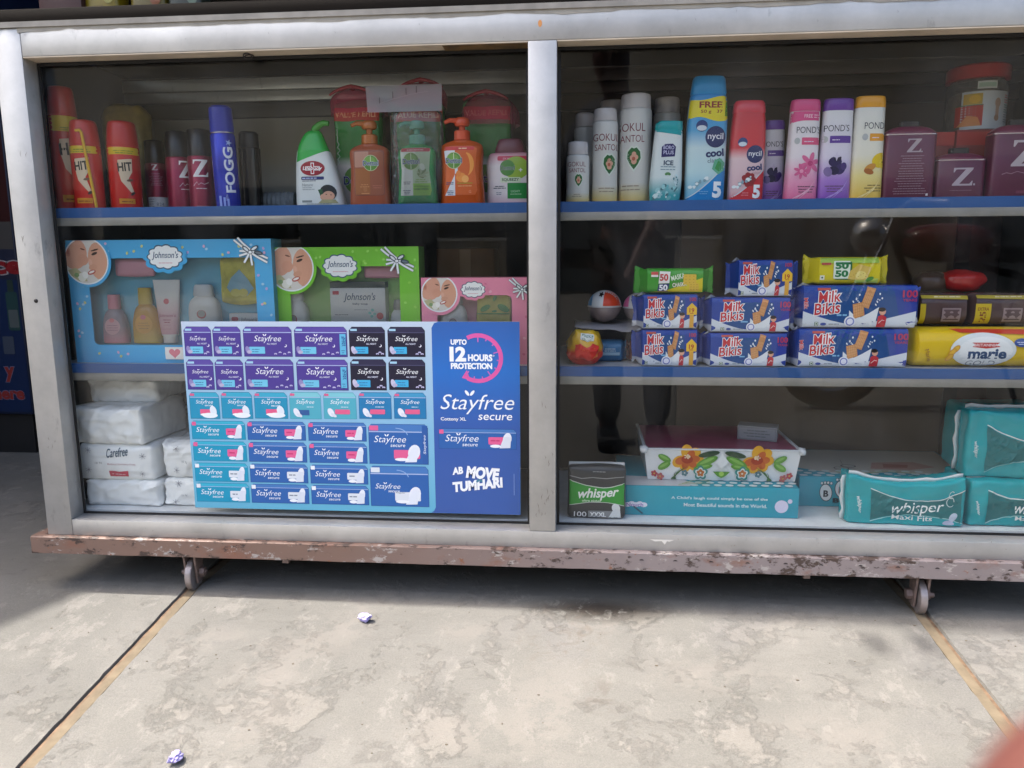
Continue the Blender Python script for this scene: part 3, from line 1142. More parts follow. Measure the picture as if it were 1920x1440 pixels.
# scuffs, scratches and runs on the frame
rg = random.Random(17)
d = Dec(base=.15, step=.01)
def scratch(x, z, n, sp, c, L=14):
    for i in range(n):
        a, b = x+rg.gauss(0, sp), z+rg.gauss(0, sp*1.6)
        q = rg.uniform(.4, 1.0)*L
        d.line([(a, b), (a+rg.uniform(-2, 2), b+q*.5), (a+rg.uniform(-3, 3), b+q)], lambda t_: .9*math.sin(math.pi*min(.98, t_+.02)), c)
for x, z, n in ((8, 210, 7), (10, 290, 4), (-6, 180, 5), (6, 380, 2), (-985, 300, 4), (-990, 700, 3), (-975, 860, 2)): scratch(x, z, n, 5, '#6d665e')
for x in range(-880, 900, 95): scratch(x+rg.uniform(-40, 40), 118+rg.uniform(0, 14), 2, 9, '#8a8176', 5)
for x in range(-900, 900, 140): scratch(x+rg.uniform(-60, 60), 1046+rg.uniform(0, 24), 1, 6, '#8d8c8c', 7)
d.poly([(203, 136), (250, 136), (240, 132), (236, 133), (232, 126), (226, 133), (214, 132)], '#d9d6cf')
d.build('scuff_marks', cab)

# ================================================================== GOODS: upper shelf, left bay
def gloss(name, c='#808080', rough=0.28, **k):
    return mat(name, c, rough, **k)
def cyl(r, z0, z1, e=1.5):
    return [(z0, r-e, r-e), (z0+e, r, r), (z1-e, r, r), (z1, r-e, r-e)]
UZ = SH1+0.0003

def spraycan(label, X, Y, r, hb, ht, big=False, straw=False, ry=0.0, rz=0.0):
    t = thing('spray_can', label, 'spray can', (X, Y, UZ), group='red insect spray cans', ry=ry, rz=rz)
    k = ht/174.0
    body = [(0, r-2, r-2), (2, r, r), (hb-6, r, r), (hb, r-1, r-1)]
    loftz('can_body', body, gloss('red_lacquer', '#c4231a', 0.25, var=0.05), t)
    loftz('can_cap', smoothprof([(hb+.2, r-1, r-1), (hb+4, r-0.5, r-0.5), (hb+(ht-hb)*.62, r-2.5, r-2.5), (ht-3, r-5, r-5), (ht, r-10, r-10)], 3), gloss('red_cap_plastic', '#b9201d', 0.3), t)
    d = Dec(profsurf(body, 2), sub=5)
    yb = hb-(16 if not big else 32)
    d.rect(-r*.99, yb, r*.99, hb-2, '#d6b51c')
    d.small(-r*.7, r*.7, yb+6, 2, 4, 1.6, '#5a7a1e')
    hy = yb-24*k
    d.poly([(-12*k, hy+13*k), (14*k, hy+16*k), (13*k, hy-10*k), (6*k, hy-22*k), (14*k, hy-48*k), (9*k, hy-50*k), (-8*k, hy-28*k), (-12*k, hy-8*k)], '#d8c3a8')
    d.text('HIT', 0, hy, w=27*k, h=17*k, c='#161314', bold=0.03, shear=0.08, rot=R(6))
    d.ell(12*k, hy-52*k, 5*k, 2.4*k, '#2a1712', 12, R(40))
    d.ell(8*k, hy-26*k, 6*k, 2.6*k, '#6e4a36', 12, R(10))
    d.rect(-14*k, 12*k, 15*k, 22*k, '#cf8a1d')
    d.small(-12*k, 13*k, 15*k, 1, 3, 2*k, '#7b2a12')
    d.build('label_print', t)
    if straw:
        tube('straw', [(-0.004, -r*.0010-.001, .150), (0.004, -r*.00101-.001, .151), (0.007, -r*.00102-.0012, .147), (0.021, -r*.00085-.002, .004)], 0.0028, gloss('yellow_straw', '#d9a91c', 0.35), t)
    return t
spraycan('tallest red insect spray can at the far left of the top shelf', -0.9760, 0.126, 27, 187, 243, True, rz=R(52))
spraycan('red insect spray can with a yellow straw taped to its side', -0.9160, 0.099, 28, 124, 173, straw=True, rz=R(12))
spraycan('short red insect spray can beside the maroon deodorant cans', -0.8560, 0.128, 30, 124, 174, ry=R(0.5), rz=R(32))

def deocan(label, X, Y, r, hb, ht, side, rz=0.0):
    t = thing('deodorant_can', label, 'deodorant can', (X, Y, UZ), group='maroon deodorant cans', rz=rz)
    body = [(0, r-1.5, r-1.5), (1.5, r, r), (hb-3, r, r), (hb, r-1.5, r-1.5)]
    loftz('can_body', body, mat('maroon_metal', '#8e1e3c', 0.3, 0.35), t)
    loftz('can_cap', [(hb+.2, r-2, r-2), (ht-2, r-2.4, r-2.4), (ht, r-4, r-4)], gloss('smoky_black_cap', '#0d0b0d', 0.3), t)
    d = Dec(profsurf(body, 2), sub=4)
    if side == 0:
        d.serif_z(-2, hb-9, 11, 12, '#e8e4e4')
        d.small(-r*.6, r*.6, hb-22, 8, 3.4, 1.0, '#c99aa6')
        d.rect(-r*.85, 5, r*.85, 31, '#dcdada')
        d.text('824', 4, 16, h=7, c='#7a7f8c')
        d.small(-r*.8, -r*.3, 26, 4, 5, 1.2, '#7a7f8c')
    else:
        ox = side
        d.serif_z(ox, hb-25, 29, 34, '#efecec')
        d.line([(ox-15, hb-60), (ox-8, hb-52), (ox-5, hb-58), (ox, hb-54), (ox+6, hb-57), (ox+14, hb-53)], 1.0, '#e5cfd4')
        d.small(ox-13, ox+13, hb-66, 1, 4, 1.6, '#e5cfd4')
        d.rect(ox-12, 3, ox+12, 9, '#b7858f')
    d.build('label_print', t)
spec = [('small maroon deodorant can with a white price label', -0.8330, 0.207, 22, 101, 148, 0, R(28)),
        ('middle maroon deodorant can with its letter turned to the right', -0.7680, 0.182, 26, 109, 161, 9, R(38)),
        ('maroon deodorant can right next to the tall blue can', -0.7150, 0.172, 26, 109, 162, 0.01, R(22))]
for s in spec: deocan(*s)

t = thing('body_spray', 'tall blue body spray can with white vertical lettering', 'spray can', (-0.6440, 0.136, UZ), ry=R(-1.4), rz=R(30))
pb = [(0, 22.5, 22.5), (2, 24, 24), (143, 24, 24), (149, 21, 21)]
loftz('can_body', pb, mat('blue_metal', '#1a2fb4', 0.22, 0.3), t)
loftz('can_cap', [(149.3, 22.5, 22.5), (152, 23, 23), (196, 22, 22), (200, 18, 18)], gloss('blue_cap', '#2433a6', 0.3), t)
loftz('collar_ring', [(147.5, 22.6, 22.6), (149.2, 22.8, 22.8)], mat('bright_ring', '#c9ccd6', 0.2, 0.9), t)
d = Dec(profsurf(pb, 2), sub=4)
d.text('FOGG', 5, 76, w=88, h=19, c='#dfe4f0', bold=0.03, rot=R(90))
d.text('MEN', -4, 22, h=4, c='#a9b6e6', rot=R(90))
for i in range(3): d.rect(-18+i*7, 4, -14+i*7, 26-i*3, '#8fa3e8')
d.star(8, 128, 7, 5, '#a7bff0', 0.35)
d.build('label_print', t)
t = thing('black_spray_can', 'plain black can half hidden behind the blue body spray', 'spray can', (-0.6200, 0.196, UZ))
loftz('can_body', cyl(22, 0, 128), gloss('black_lacquer', '#101014', 0.2), t)
loftz('can_cap', [(128.3, 20, 20), (156, 20, 20), (160, 16, 16)], gloss('smoky_black_cap'), t)
t = thing('ribbed_tube', 'grey ribbed tube lying behind the blue body spray', 'tube', (-0.580, 0.250, UZ))
pr = []
for i in range(15):
    pr.append((i*5, 22 if i % 2 else 19, 22 if i % 2 else 19))
o = loftz('tube_body', pr, mat('ribbed_grey_plastic', '#8b9298', 0.4), t)
o.rotation_euler = (0, R(90), 0)
o.location = (-0.035, 0, 0.0222)
t = thing('yellow_packet', 'crumpled pale yellow packet behind the tallest red can', 'packet', (-0.930, 0.275, UZ))
f = softshape(95, 50, 225, 4, 0.2, 5, 0.03, 3)
softbox('wrapper', f, mat('pale_yellow_film', '#b8a45a', 0.35, var=0.4, varscale=25), t)

# pale green / white liquid soap bottle
t = thing('soap_bottle', 'white liquid soap bottle with bright green slanting cap', 'bottle', (-0.4590, 0.155, UZ))
pf = smoothprof([(0, 47, 22, 3), (3, 50, 24, 3), (40, 47, 24, 0), (84, 40, 22, -5), (112, 33, 19, -9)], 5)
loftz('bottle_body', pf, gloss('milky_white_plastic', '#dfe4e2', 0.35), t, n=3.0)
pg_ = smoothprof([(112.2, 32.5, 18.5, -9), (128, 27, 16, -10), (146, 18, 13, -8), (152, 12, 10, -6)], 4)
loftz('cap', pg_, gloss('bright_green_plastic', '#27b045', 0.25), t, n=2.6)
tube('spout', [(-0.006, 0, 0.150), (-0.003, 0, 0.158), (0.004, 0, 0.164), (0.014, 0, 0.168), (0.024, 0, 0.1665)], lambda q: 0.0085-0.0035*q, gloss('leaf_green_plastic', '#3f9a35', 0.25), t, seg=12)
d = Dec(profsurf(pf, 3), sub=6)
d.poly([(-48, 88), (-45, 113), (20, 113), (24, 113)], '#27b045')
d.ell(-6, 78, 25, 14.5, '#9c1c2e')
d.rect(-9.5, 67, -2.5, 89, '#ffffff'); d.rect(-21, 74, 9, 82, '#ffffff')
d.rect(-8, 68.5, -4, 87.5, '#b0202f'); d.rect(-20, 75.3, 8, 80.7, '#b0202f')
d.text('Lifebuoy', -6, 77.6, w=40, h=9.5, c='#ffffff', bold=0.02, shear=0.15)
d.rect(-30, 56, 17, 62, '#24306e', 2)
d.small(-28, 14, 57.8, 1, 3, 2.2, '#b9c3e6', 'l')
d.small(-28, 10, 53, 1, 3, 1.3, '#59637c', 'l')
d.text('Nature', -17, 46, h=5.5, c='#8d969a')
d.small(-28, 0, 40, 2, 3.5, 1.3, '#a7afb3', 'l')
d.rect(-30, 12, -9, 16, '#8f9897')
d.small(-30, 42, 8, 1, 3, 1.4, '#9aa3a3')
d.ell(24, 30, 17, 16, '#23282a', 18)
d.poly([(4, 36), (13, 38), (15, 24), (9, 24)], '#2d5a3c')
d.ell(25, 24, 12, 9.5, '#d9a78d', 18)
d.ell(15, 22, 7, 6, '#d9a78d', 14)
d.ell(21, 27, 1.6, .9, '#2b1a15', 8); d.ell(30, 26, 1.6, .9, '#2b1a15', 8)
d.poly([(4, 10), (44, 10), (38, 17), (12, 17)], '#a9a77f')
d.build('label_print', t)

# antiseptic hand wash family
def pump_bottle(label, X, Y, bodyc, pumpc, kind, hb=118, rx=42, low=0):
    t = thing('hand_wash_bottle', label, 'bottle', (X, Y, UZ), group='pump hand wash bottles')
    pf = smoothprof([(0, rx-3, 20), (3, rx, 22), (30, rx-1.5, 22), (70, rx-4, 21), (hb-14, rx-2.5, 20), (hb-3, rx-9, 15), (hb+3, 17, 13)], 4)
    m = 'liquid_'+bodyc.strip('#')
    if m not in M:
        mm, tt, bb = newmat(m)
        bb.inputs['Base Color'].default_value = lin(bodyc)
        bb.inputs['Roughness'].default_value = 0.12
        bb.inputs['Transmission Weight'].default_value = 0.12
        bb.inputs['IOR'].default_value = 1.35
        M[m] = mm
    loftz('bottle_body', pf, M[m], t, n=3.4)
    pm = gloss('pump_'+pumpc.strip('#'), pumpc, 0.25)
    c = loftz('pump_collar', [(hb+3.2, 15, 15), (hb+4, 16, 16), (hb+20, 15.5, 15.5), (hb+22, 13, 13)], pm, t)
    loftz('pump_stem', [(hb+22.2, 6, 6), (hb+32-low, 6, 6)], pm, t)
    h = loftz('pump_head', smoothprof([(hb+32.2-low, 12, 12), (hb+36-low, 15, 13), (hb+45-low, 14, 12), (hb+48-low, 10, 9)], 3), pm, t)
    tube('nozzle', [(-0.008, -0.004, (hb+42-low)*.001), (-0.022, -0.012, (hb+42-low)*.001), (-0.031, -0.017, (hb+37-low)*.001)], lambda q: .0055-.002*q, pm, t)
    d = Dec(profsurf(pf, 3.4), sub=5)
    def logo(cx, cy, r):
        d.ell(cx, cy, r, r*1.02, '#c9d0a8'); d.ell(cx, cy, r*.93, r*.95, '#5d8f3c')
        d.ell(cx-r*.1, cy+r*.35, r*.7, r*.45, '#76a84c', 18)
        d.rect(cx-r*.035, cy-r*.9, cx+r*.035, cy+r*.9, '#e6efcf')
        d.text('Dettol', cx, cy-r*.02, w=r*2.05, h=r*.62, c='#1c2f6b', bold=0.02, out='#dfe8ee', outw=0.035)
    if kind == 'brown':
        d.poly(rrect(-28, 22, 32, 108, 5), '#7f4634')
        d.poly(rrect(-26.5, 23.5, 30.5, 106.5, 4), '#94553d')
        d.rect(-26, 76, 2, 106, '#b98a78', 2)
        d.rect(-26, 24, 4, 74, '#a06236', 1)
        logo(6, 84, 15)
        d.small(-18, 4, 42, 2, 4, 1.6, '#c98a5c'); d.small(8, 28, 40, 2, 4, 1.3, '#b8705c')
        d.rect(-14, 25, 2, 27, '#c98a5c'); d.ell(-6, 34, 4, 5, '#ad6f44', 12)
    elif kind == 'green':
        L = [(-31, 21), (28, 21), (30, 30), (26, 70), (29, 108), (20, 112), (-20, 112), (-31, 108), (-28, 70)]
        d.poly(L, '#b9cfae')
        d.poly([(-31, 21), (-6, 21), (-6, 75), (-29, 75), (-28, 70)], '#e4e8e6')
        d.poly([(-29, 75), (0, 75), (0, 105), (-30, 105)], '#d6e0d4')
        d.poly([(-6, 21), (28, 21), (30, 30), (28, 44), (-6, 44)], '#86c240')
        d.rect(-29, 104, 28, 111, '#cf4a5a', 2); d.small(-24, 22, 106.5, 1, 3, 1.6, '#f3c8cc')
        logo(-9, 86, 16.5)
        for i in range(7):
            a = R(20+i*45)
            d.ell(12+6*math.cos(a), 62+4*math.sin(a), 8, 2.6, '#7b8f5d' if i % 2 else '#a9b894', 10, a*.6)
        d.ell(13, 75, 5, 7, '#d8e2d6', 12, .4)
        d.small(-4, 24, 50, 2, 4, 1.8, '#8fb36a'); d.small(-27, -8, 46, 2, 3.4, 1.2, '#3b4a6a')
        d.text('HAND WASH', 10, 33, w=28, h=3.6, c='#2f6d25', bold=.02)
        d.rect(-4, 38, 26, 39.2, '#3f7f2a'); d.small(-26, -9, 30, 3, 3.2, 1.2, '#4a5a7a')
    else:
        L = [(-32, 21), (27, 21), (31, 30), (27, 70), (31, 108), (22, 113), (-22, 113), (-33, 108), (-29, 70)]
        d.poly(L, '#d5642b')
        d.poly([(-32, 20), (-12, 20), (-12, 72), (-30, 80), (-33, 104), (-10, 108), (-12, 104), (-6, 66), (-12, 60)], '#dfe3ea')
        d.rect(-31, 105, 26, 112, '#cf3a3a', 2); d.small(-6, 16, 107.5, 1, 3, 1.8, '#f6d7b0')
        d.arc(8, 78, 13, 22, 80, -80, lambda q: 8*math.sin(math.pi*min(1, q+.08)), '#f0a04a')
        d.ell(0, 54, 10, 9, '#ee9440', 14); d.ell(8, 51, 7, 7, '#f3ac5c', 12); d.ell(-5, 61, 5, 6, '#e8873a', 12)
        logo(-14, 86, 15.5)
        d.rect(-8, 42, 22, 44, '#b6962e'); d.small(-8, 22, 37, 1, 3, 1.4, '#e9b37c'); d.text('G', 17, 27, h=5, c='#e9a07c')
        d.small(-30, -14, 44, 2, 3, 1.2, '#2b3a6a'); d.small(-28, -15, 28, 3, 3, 1.2, '#2b3a6a')
    d.build('label_print', t)
pump_bottle('amber brown pump bottle of hand wash with see-through label', -0.3470, 0.134, '#a85a40', '#b5672f', 'brown', 118)
pump_bottle('green pump bottle of hand wash with white and green label', -0.2520, 0.134, '#2aa354', '#5fae96', 'green', 116, 40)
pump_bottle('orange pump bottle of hand wash with orange fruit label', -0.1630, 0.134, '#c9561f', '#d9502c', 'orange', 122, 44, 2)

t = thing('squeeze_bottle', 'white and pink squeeze soap bottle beside the centre post', 'bottle', (-0.0720, 0.168, UZ))
pf = smoothprof([(0, 44, 22), (4, 48, 24), (40, 46, 24), (80, 47, 22), (100, 42, 18), (104, 36, 15)], 4)
loftz('bottle_body', pf, mat('pinkish_white_plastic', '#e3d5db', 0.35, grad=[(0, '#d7a9bb'), (.25, '#ece4e7'), (.75, '#ece4e7'), (1, '#d08aa0')]), t, n=3)
loftz('cap', [(104.2, 30, 14), (108, 31, 15), (128, 24, 13), (131, 20, 11)], gloss('dusky_maroon_plastic', '#6d3145', 0.35), t, n=2.6)
d = Dec(profsurf(pf, 3), sub=6)
d.rect(-24, 88, 42, 97, '#cf2f52', 3); d.text('2X Moisture', 2, 92, w=30, h=3.4, c='#f6d5dc')
d.ell(13, 74, 25, 22, '#9bbf3c'); d.ell(-4, 74, 15, 15.5, '#4f8f3a')
d.text('Dettol', -4, 74, w=29, h=8.5, c='#1c3a4a', bold=.015, out='#d6e6cf')
d.text('+', 22, 70, h=7, c='#ffffff', bold=.03)
d.rect(-18, 46, 22, 56, '#dcebcf', 1.5); d.text('SQUEEZY', 2, 51, w=34, h=6.4, c='#1e5a2d', bold=.03)
d.rect(-4, 15, 44, 45, '#1f8f3e', 1); d.text('LIGHT', 12, 29, w=18, h=4, c='#cfe9cf'); d.small(-1, 26, 23, 1, 3, 1, '#cfe9cf')
d.small(-32, -7, 38, 2, 3.6, 1.5, '#3a4a5a'); d.small(-28, -14, 26, 2, 3.4, 1.2, '#6a7a8a')
d.build('label_print', t)

def pouch(label, X, Y, W, Hh, seed, big=True):
    t = thing('refill_pouch', label, 'pouch', (X, Y, UZ), group='refill pouches behind the hand wash bottles')
    f = softshape(W, 46, Hh, 5, 0.15, 1.6, 0.03, seed)
    softbox('pouch_body', f, mat('green_refill_film', '#1f7a34', 0.22, grad=[(0, '#cfc6c2'), (.42, '#d8d2ce'), (.5, '#1d7a30'), (.83, '#2a8a3c'), (.84, '#1f7a34'), (1, '#6aa57c')], bumpy=(60, .35, .002)), t)
    d = Dec(softsurf(f, W, Hh), sub=8, base=.8)
    d.rect(-W*.5, Hh*.83, W*.5, Hh*.95, '#c23a2a')
    d.text('VALUE REFILL', 0, Hh*.89, w=W*.9, h=11, c='#eeb08a', bold=.02)
    d.ell(-W*.05, 60, 26, 28, '#5d8f3c'); d.text('Dettol', -W*.05, 60, w=54, h=17, c='#2a2f7a', bold=.02, out='#e8e8f0')
    for i in range(6): d.line([(-W*.44, 90+i*12), (-W*.40+3*math.sin(i), 96+i*12), (-W*.43, 102+i*12)], 1.6, '#c4dcc8')
    d.build('label_print', t)
pouch('green and white refill pouch behind the brown bottle', -0.3900, 0.222, 98, 214, 1.0)
pouch('green refill pouch half behind the clear stapled bag', -0.2680, 0.236, 112, 212, 4.0)
pouch('green refill pouch behind the orange bottle, by the centre post', -0.1230, 0.228, 100, 212, 8.0)

# pink nets and a clear bag drawn over the pouches
net = thin('pink_net', (1.0, 0.75, 0.8), 0.4, 0.3, 1.4, haze=0.34, hazecol=(0.75, 0.08, 0.2))
film = thin('clear_film', (0.97, 0.985, 0.985), 1.1, 0.04, 1.5, haze=0.04, hazecol=(0.8, 0.85, 0.86), bumpy=(45, 0.9))
card = thin('milky_header', (0.9, 0.9, 0.93), 0.6, 0.1, 1.5, haze=0.30, hazecol=(0.72, 0.70, 0.76))
def netbag(label, X, Y, W, D, z0, z1, seed, knot):
    t = thing('net_bag', label, 'net bag', (X, Y, UZ), group='pink net bags over the pouches')
    V, F = [], []
    seg, n = 28, 12
    for i in range(n+1):
        q = i/n
        z = z0+(z1-z0)*q
        k = math.sqrt(max(0.0, 1-(max(0, q-.25)/.75)**2.2))*0.94+0.06
        for x, y in ringpts(W/2*k, D/2*k, 2.6, seg):
            p = Vector((x+knot*q*q, y, z))
            nn = noise.noise_vector(p*.05+Vector((seed, 0, 0)))*2.5
            V.append((p+nn)*MMU)
    for i in range(n):
        for j in range(seg):
            a, b = i*seg+j, i*seg+(j+1) % seg
            F.append((a, b, b+seg, a+seg))
    mk('net', V, F, net, t, smooth=60)
    bm = bmesh.new()
    bmesh.ops.create_uvsphere(bm, u_segments=10, v_segments=8, radius=0.006)
    bm_obj('knot', bm, gloss('crimson_knot', '#a3122e', 0.4), t, smooth=60, loc=(knot*MMU, -.003, z1*MMU+.002))
    pts = [((knot+(W*.42)*math.sin(a))*MMU, -D*.0002, (z1-6+10*math.cos(a)-abs(a)*9)*MMU) for a in [(-1.2+i*.2) for i in range(13)]]
    tube('drawn_edge', pts, lambda q: .002+.0022*math.sin(math.pi*q), gloss('crimson_knot'), t)
netbag('pink net bag gathered over the pouch behind the brown bottle', -0.3900, 0.222, 118, 66, 192, 244, 2, -12)
netbag('pink net bag with its knot near the sliding door track', -0.2680, 0.240, 118, 62, 206, 258, 5, 6)
netbag('pink net bag over the pouch nearest the centre post', -0.1150, 0.222, 116, 70, 165, 228, 9, -10)
t = thing('clear_plastic_bag', 'clear plastic bag with stapled milky header over the green bottle', 'plastic bag', (-0.2520, 0.134, UZ))
f = softshape(98, 60, 186, 4, 0.12, 2.0, 0.04, 6)
softbox('bag_film', f, film, t)
V = [(x, y, z) for x, z, y in ((-.088, .176, -.033), (.056, .176, -.033), (.056, .226, -.028), (-.092, .226, -.028))]
mk('header_sheet', V, [(0, 1, 2, 3)], card, t)
d = Dec(lambda u, v: (u, -31, v), base=2.2)
for x, z in ((-64, 196), (-38, 206), (-12, 212), (8, 215)):
    d.rect(x-.6, z-5, x+.6, z+7, '#3a3436')
d.line([(-66, 191), (-40, 199), (0, 208), (30, 212)], .7, '#8f8890')
d.build('staples', t, loc=(0, 0, 0))

# ================================================================== upper shelf, right bay
pearl = lambda nm, bot: mat(nm, '#d9d9d6', 0.3, grad=[(0.0, bot), (0.10, '#e3cf92'), (0.24, '#dcdad2'), (1, '#d7d8d8')])
def talc(label, X, Y, r, hb, ht, ox=0.0, plain=False):
    t = thing('talc_bottle', label, 'bottle', (X, Y, UZ), group='pearl white talc bottles')
    pf = smoothprof([(0, r-2, r-2), (3, r, r), (hb*.35, r-.6, r-.6), (hb*.8, r-.4, r-.4), (hb-4, r-1, r-1), (hb, r-4, r-4)], 4)
    loftz('bottle_body', pf, pearl('pearl_plastic', '#e0bd62'), t)
    loftz('cap', [(hb+.3, r-3.2, r-3.2), (hb+1.5, r-2.4, r-2.4), (ht-4, r-3.2, r-3.2), (ht-1, r-4.5, r-4.5), (ht, r-7, r-7)], gloss('pearl_cap', '#c9c6ca', 0.28), t)
    if plain: return
    d = Dec(profsurf(pf, 2), sub=4)
    k = hb/180.0
    zt = hb*.80
    d.text('GOKUL', ox, zt, w=46*k+10, h=13*k+2, c='#7d2b3a', bold=-.004)
    d.text('SANTOL', ox+1, zt-20*k-1, w=42*k+9, h=11*k+2, c='#7d2b3a', bold=-.004)
    cx, cy, s = ox+7*k, zt-57*k, 12*k+1
    d.poly([(cx+s*1.25*q[0], cy+s*1.75*q[1]) for q in ((0, -1.15), (.55, -.6), (.95, .0), (.85, .6), (.35, 1), (0, .9), (-.35, 1), (-.85, .6), (-.95, 0), (-.55, -.6))], '#dfe9dc')
    d.poly([(cx+s*1.05*q[0], cy+s*1.5*q[1]) for q in ((0, -1.1), (.55, -.6), (.95, .0), (.85, .6), (.35, 1), (0, .9), (-.35, 1), (-.85, .6), (-.95, 0), (-.55, -.6))], '#2f6b35')
    for a, b, q in ((0, .55, .34), (-.25, .05, .36), (.3, .1, .34), (0, -.45, .42)):
        d.ell(cx+a*s, cy+b*s, q*s, q*s*1.1, '#d9a58c', 10)
    d.ell(cx-.05*s, cy-.1*s, .25*s, .3*s, '#b8614a', 10)
    d.small(ox-17*k, ox+22*k, 34*k, 2, 7*k, 1.5*k+.5, '#a99a86')
    d.build('label_print', t)
talc('small white talc bottle cut off by the centre post', 0.0620, 0.126, 22.5, 93, 117, -2)
talc('medium white talc bottle between the small and the large one', 0.1140, 0.146, 25, 156, 180, 2)
talc('largest front white talc bottle with dark red lettering', 0.1730, 0.164, 31.5, 180, 208, -11)
talc('white talc bottle behind the small one, wrapped in film', 0.0750, 0.222, 22, 158, 186, plain=True)
talc('white talc bottle behind the medium one, only its cap showing', 0.1310, 0.240, 28, 182, 212, plain=True)
talc('white talc bottle behind the teal capped bottle', 0.2400, 0.236, 27.5, 184, 214, plain=True)

def lean_bottle(name, label, X, Y, prof, n, bodym, capprof, capm, deco, ry=0.0, group=None, capn=None):
    t = thing(name, label, 'bottle', (X, Y, UZ), group=group, ry=ry)
    loftz('bottle_body', prof, bodym, t, n=n)
    loftz('cap', capprof, capm, t, n=capn or n)
    d = Dec(profsurf(prof, n), sub=5)
    deco(d)
    d.build('label_print', t)
    return t

def deco(d):
    d.poly(wave(-30, 30, lambda q: 128-7*q+3)[::1]+[(30, 137), (-30, 137)], '#1f9fa4')
    d.poly([(-12, 84), (13, 86), (14, 104), (8, 109), (-6, 108), (-12, 103)], '#2f2a63')
    d.text('BORO', 1, 102, w=20, h=7, c='#c9c8e4', bold=.02); d.text('PLUS', 1, 93, w=19, h=7, c='#c9c8e4', bold=.02)
    d.text('ICE', 2, 74, w=18, h=9, c='#173a5e', bold=.03)
    d.small(-14, 17, 66, 2, 5, 1.6, '#7f9ba8')
    d.ell(0, 54, 4, 2.6, '#5a8f5a', 10, .5); d.ell(4, 54, 4, 2.6, '#5a8f5a', 10, -.5)
    rg = random.Random(4)
    for i in range(26):
        d.ell(rg.uniform(-22, 20), rg.uniform(8, 32), rg.uniform(2, 6), rg.uniform(1.5, 4), rg.choice(['#9fd3d6', '#d5eceb', '#4f7f86', '#6fb9bf', '#e8f4f3']), 9, rg.uniform(0, 3))
    for i in range(12):
        d.ell(17+rg.uniform(-4, 4), 34+i*1.6, 1.6, 2.4, rg.choice(['#5d8d97', '#cfe6ea']), 8)
pf = smoothprof([(0, 25, 15), (3, 28, 17), (40, 30, 18), (90, 28, 17), (128, 26, 15), (134, 25, 14)], 4)
lean_bottle('powder_bottle', 'white to teal powder bottle with slanted teal cap', 0.2270, 0.124, pf, 3,
            mat('ice_powder_plastic', '#cfe0e0', .3, grad=[(0, '#17919a'), (.12, '#3aa9b0'), (.36, '#d5e2e2'), (1, '#dfe4e4')]),
            [(134.2, 25, 14, 0), (137, 26, 14.5, 0), (146, 25, 14, 0), (151, 22, 12, 3)], gloss('teal_plastic', '#1f9fa4', .3), deco, ry=R(2.2))

def nycil(d, H, base, swoosh, red):
    k = H/197.0
    if not red:
        d.poly(wave(-37, 37, lambda q: 152+4*math.sin(q*6.2))+wave(37, -37, lambda q: 190+4*math.sin(q*5+1)), '#e3d32a')
        d.text('FREE', 3, 178, w=42, h=11.5, c='#8f3020', bold=.035); d.text('50 g   37', 5, 165, w=40, h=7.5, c='#8f3020', bold=.015)
        d.poly([(30, 158), (36, 158), (36, 186), (31, 184)], '#3f8f3a')
    d.ell(-12, 140*k if not red else 132*k, 10.5*k, 10.5*k, '#1f3a78', 20); d.ell(-12, (140 if not red else 132)*k-4*k, 9*k, 5*k, '#cfdbe6', 16)
    cx, cy = 14*k, (120 if not red else 106)*k
    d.ell(cx, cy, 19*k, 19.5*k, '#1d2c62', 24)
    d.text('nycil', cx, cy, w=29*k, h=15*k, c='#e4e6ee', bold=.01)
    d.text('cool', cx, cy-29*k, w=34*k, h=14*k, c='#1d2f66', bold=.045, rot=R(6))
    d.text('classic' if not red else 'gulabjal', cx+1, cy-42*k, w=28*k, h=8*k, c='#5f7284' if not red else '#b98a92', rot=R(6))
    d.poly(wave(-36*k, 37*k, lambda q: (8 if not red else 10)+62*k*q**1.35)+[(37*k, 1), (-36*k, 1)], swoosh)
    d.line(wave(-36*k, 37*k, lambda q: 9+63*k*q**1.35), 1.8, '#cfd8de')
    rg = random.Random(2)
    if red:
        d.flower(2, 50*k, 16*k, 7, '#8f1c24', '#5e1016', cr=.4)
    else:
        d.poly([(10, 62), (22, 52), (33, 60), (34, 74), (24, 82), (14, 78)], '#5aa88a'); d.poly([(15, 63), (23, 57), (30, 63), (29, 73), (21, 77)], '#2f8f4a')
    for i in range(14):
        u = rg.uniform(-30*k, 8*k); d.ell(u, 20+44*k*max(0, (u+36*k)/73/k)**1.3+rg.uniform(2, 9), rg.uniform(1.5, 4), rg.uniform(1.5, 4), rg.choice(['#bfd6dc', '#86a7b3', '#e4eef0']), 9)
    d.text('5', 21*k, 24*k, w=17*k, h=30*k, c='#eef2f6', bold=.05)
    d.small(-14*k, 6*k, 20*k, 2, 4, 1.2, '#7fb6de' if not red else '#e58a92')
H = 197
pf = smoothprof([(0, 33, 18), (3, 36.5, 21), (90, 37, 22), (150, 37, 21), (190, 34, 19), (H, 32, 18)], 4)
lean_bottle('powder_bottle', 'tallest bright blue powder bottle with a yellow banner', 0.3020, 0.132, pf, 3,
            mat('blue_white_powder_plastic', '#7fc0de', .3, grad=[(0, '#3fa7d0'), (.30, '#b8d9e0'), (.52, '#c6dde3'), (.68, '#4aa3d6'), (1, '#1f87cf')]),
            [(H+.2, 32, 18), (H+3, 33, 18.5), (226, 30, 17), (230, 27, 15)], gloss('sky_blue_cap', '#1f8fd0', .3), lambda d: nycil(d, 197, 0, '#1680c4', False), ry=R(0.8))
H = 163
pf = smoothprof([(0, 29, 17), (3, 32, 19), (80, 32.5, 20), (130, 32, 19), (H, 29, 17)], 4)
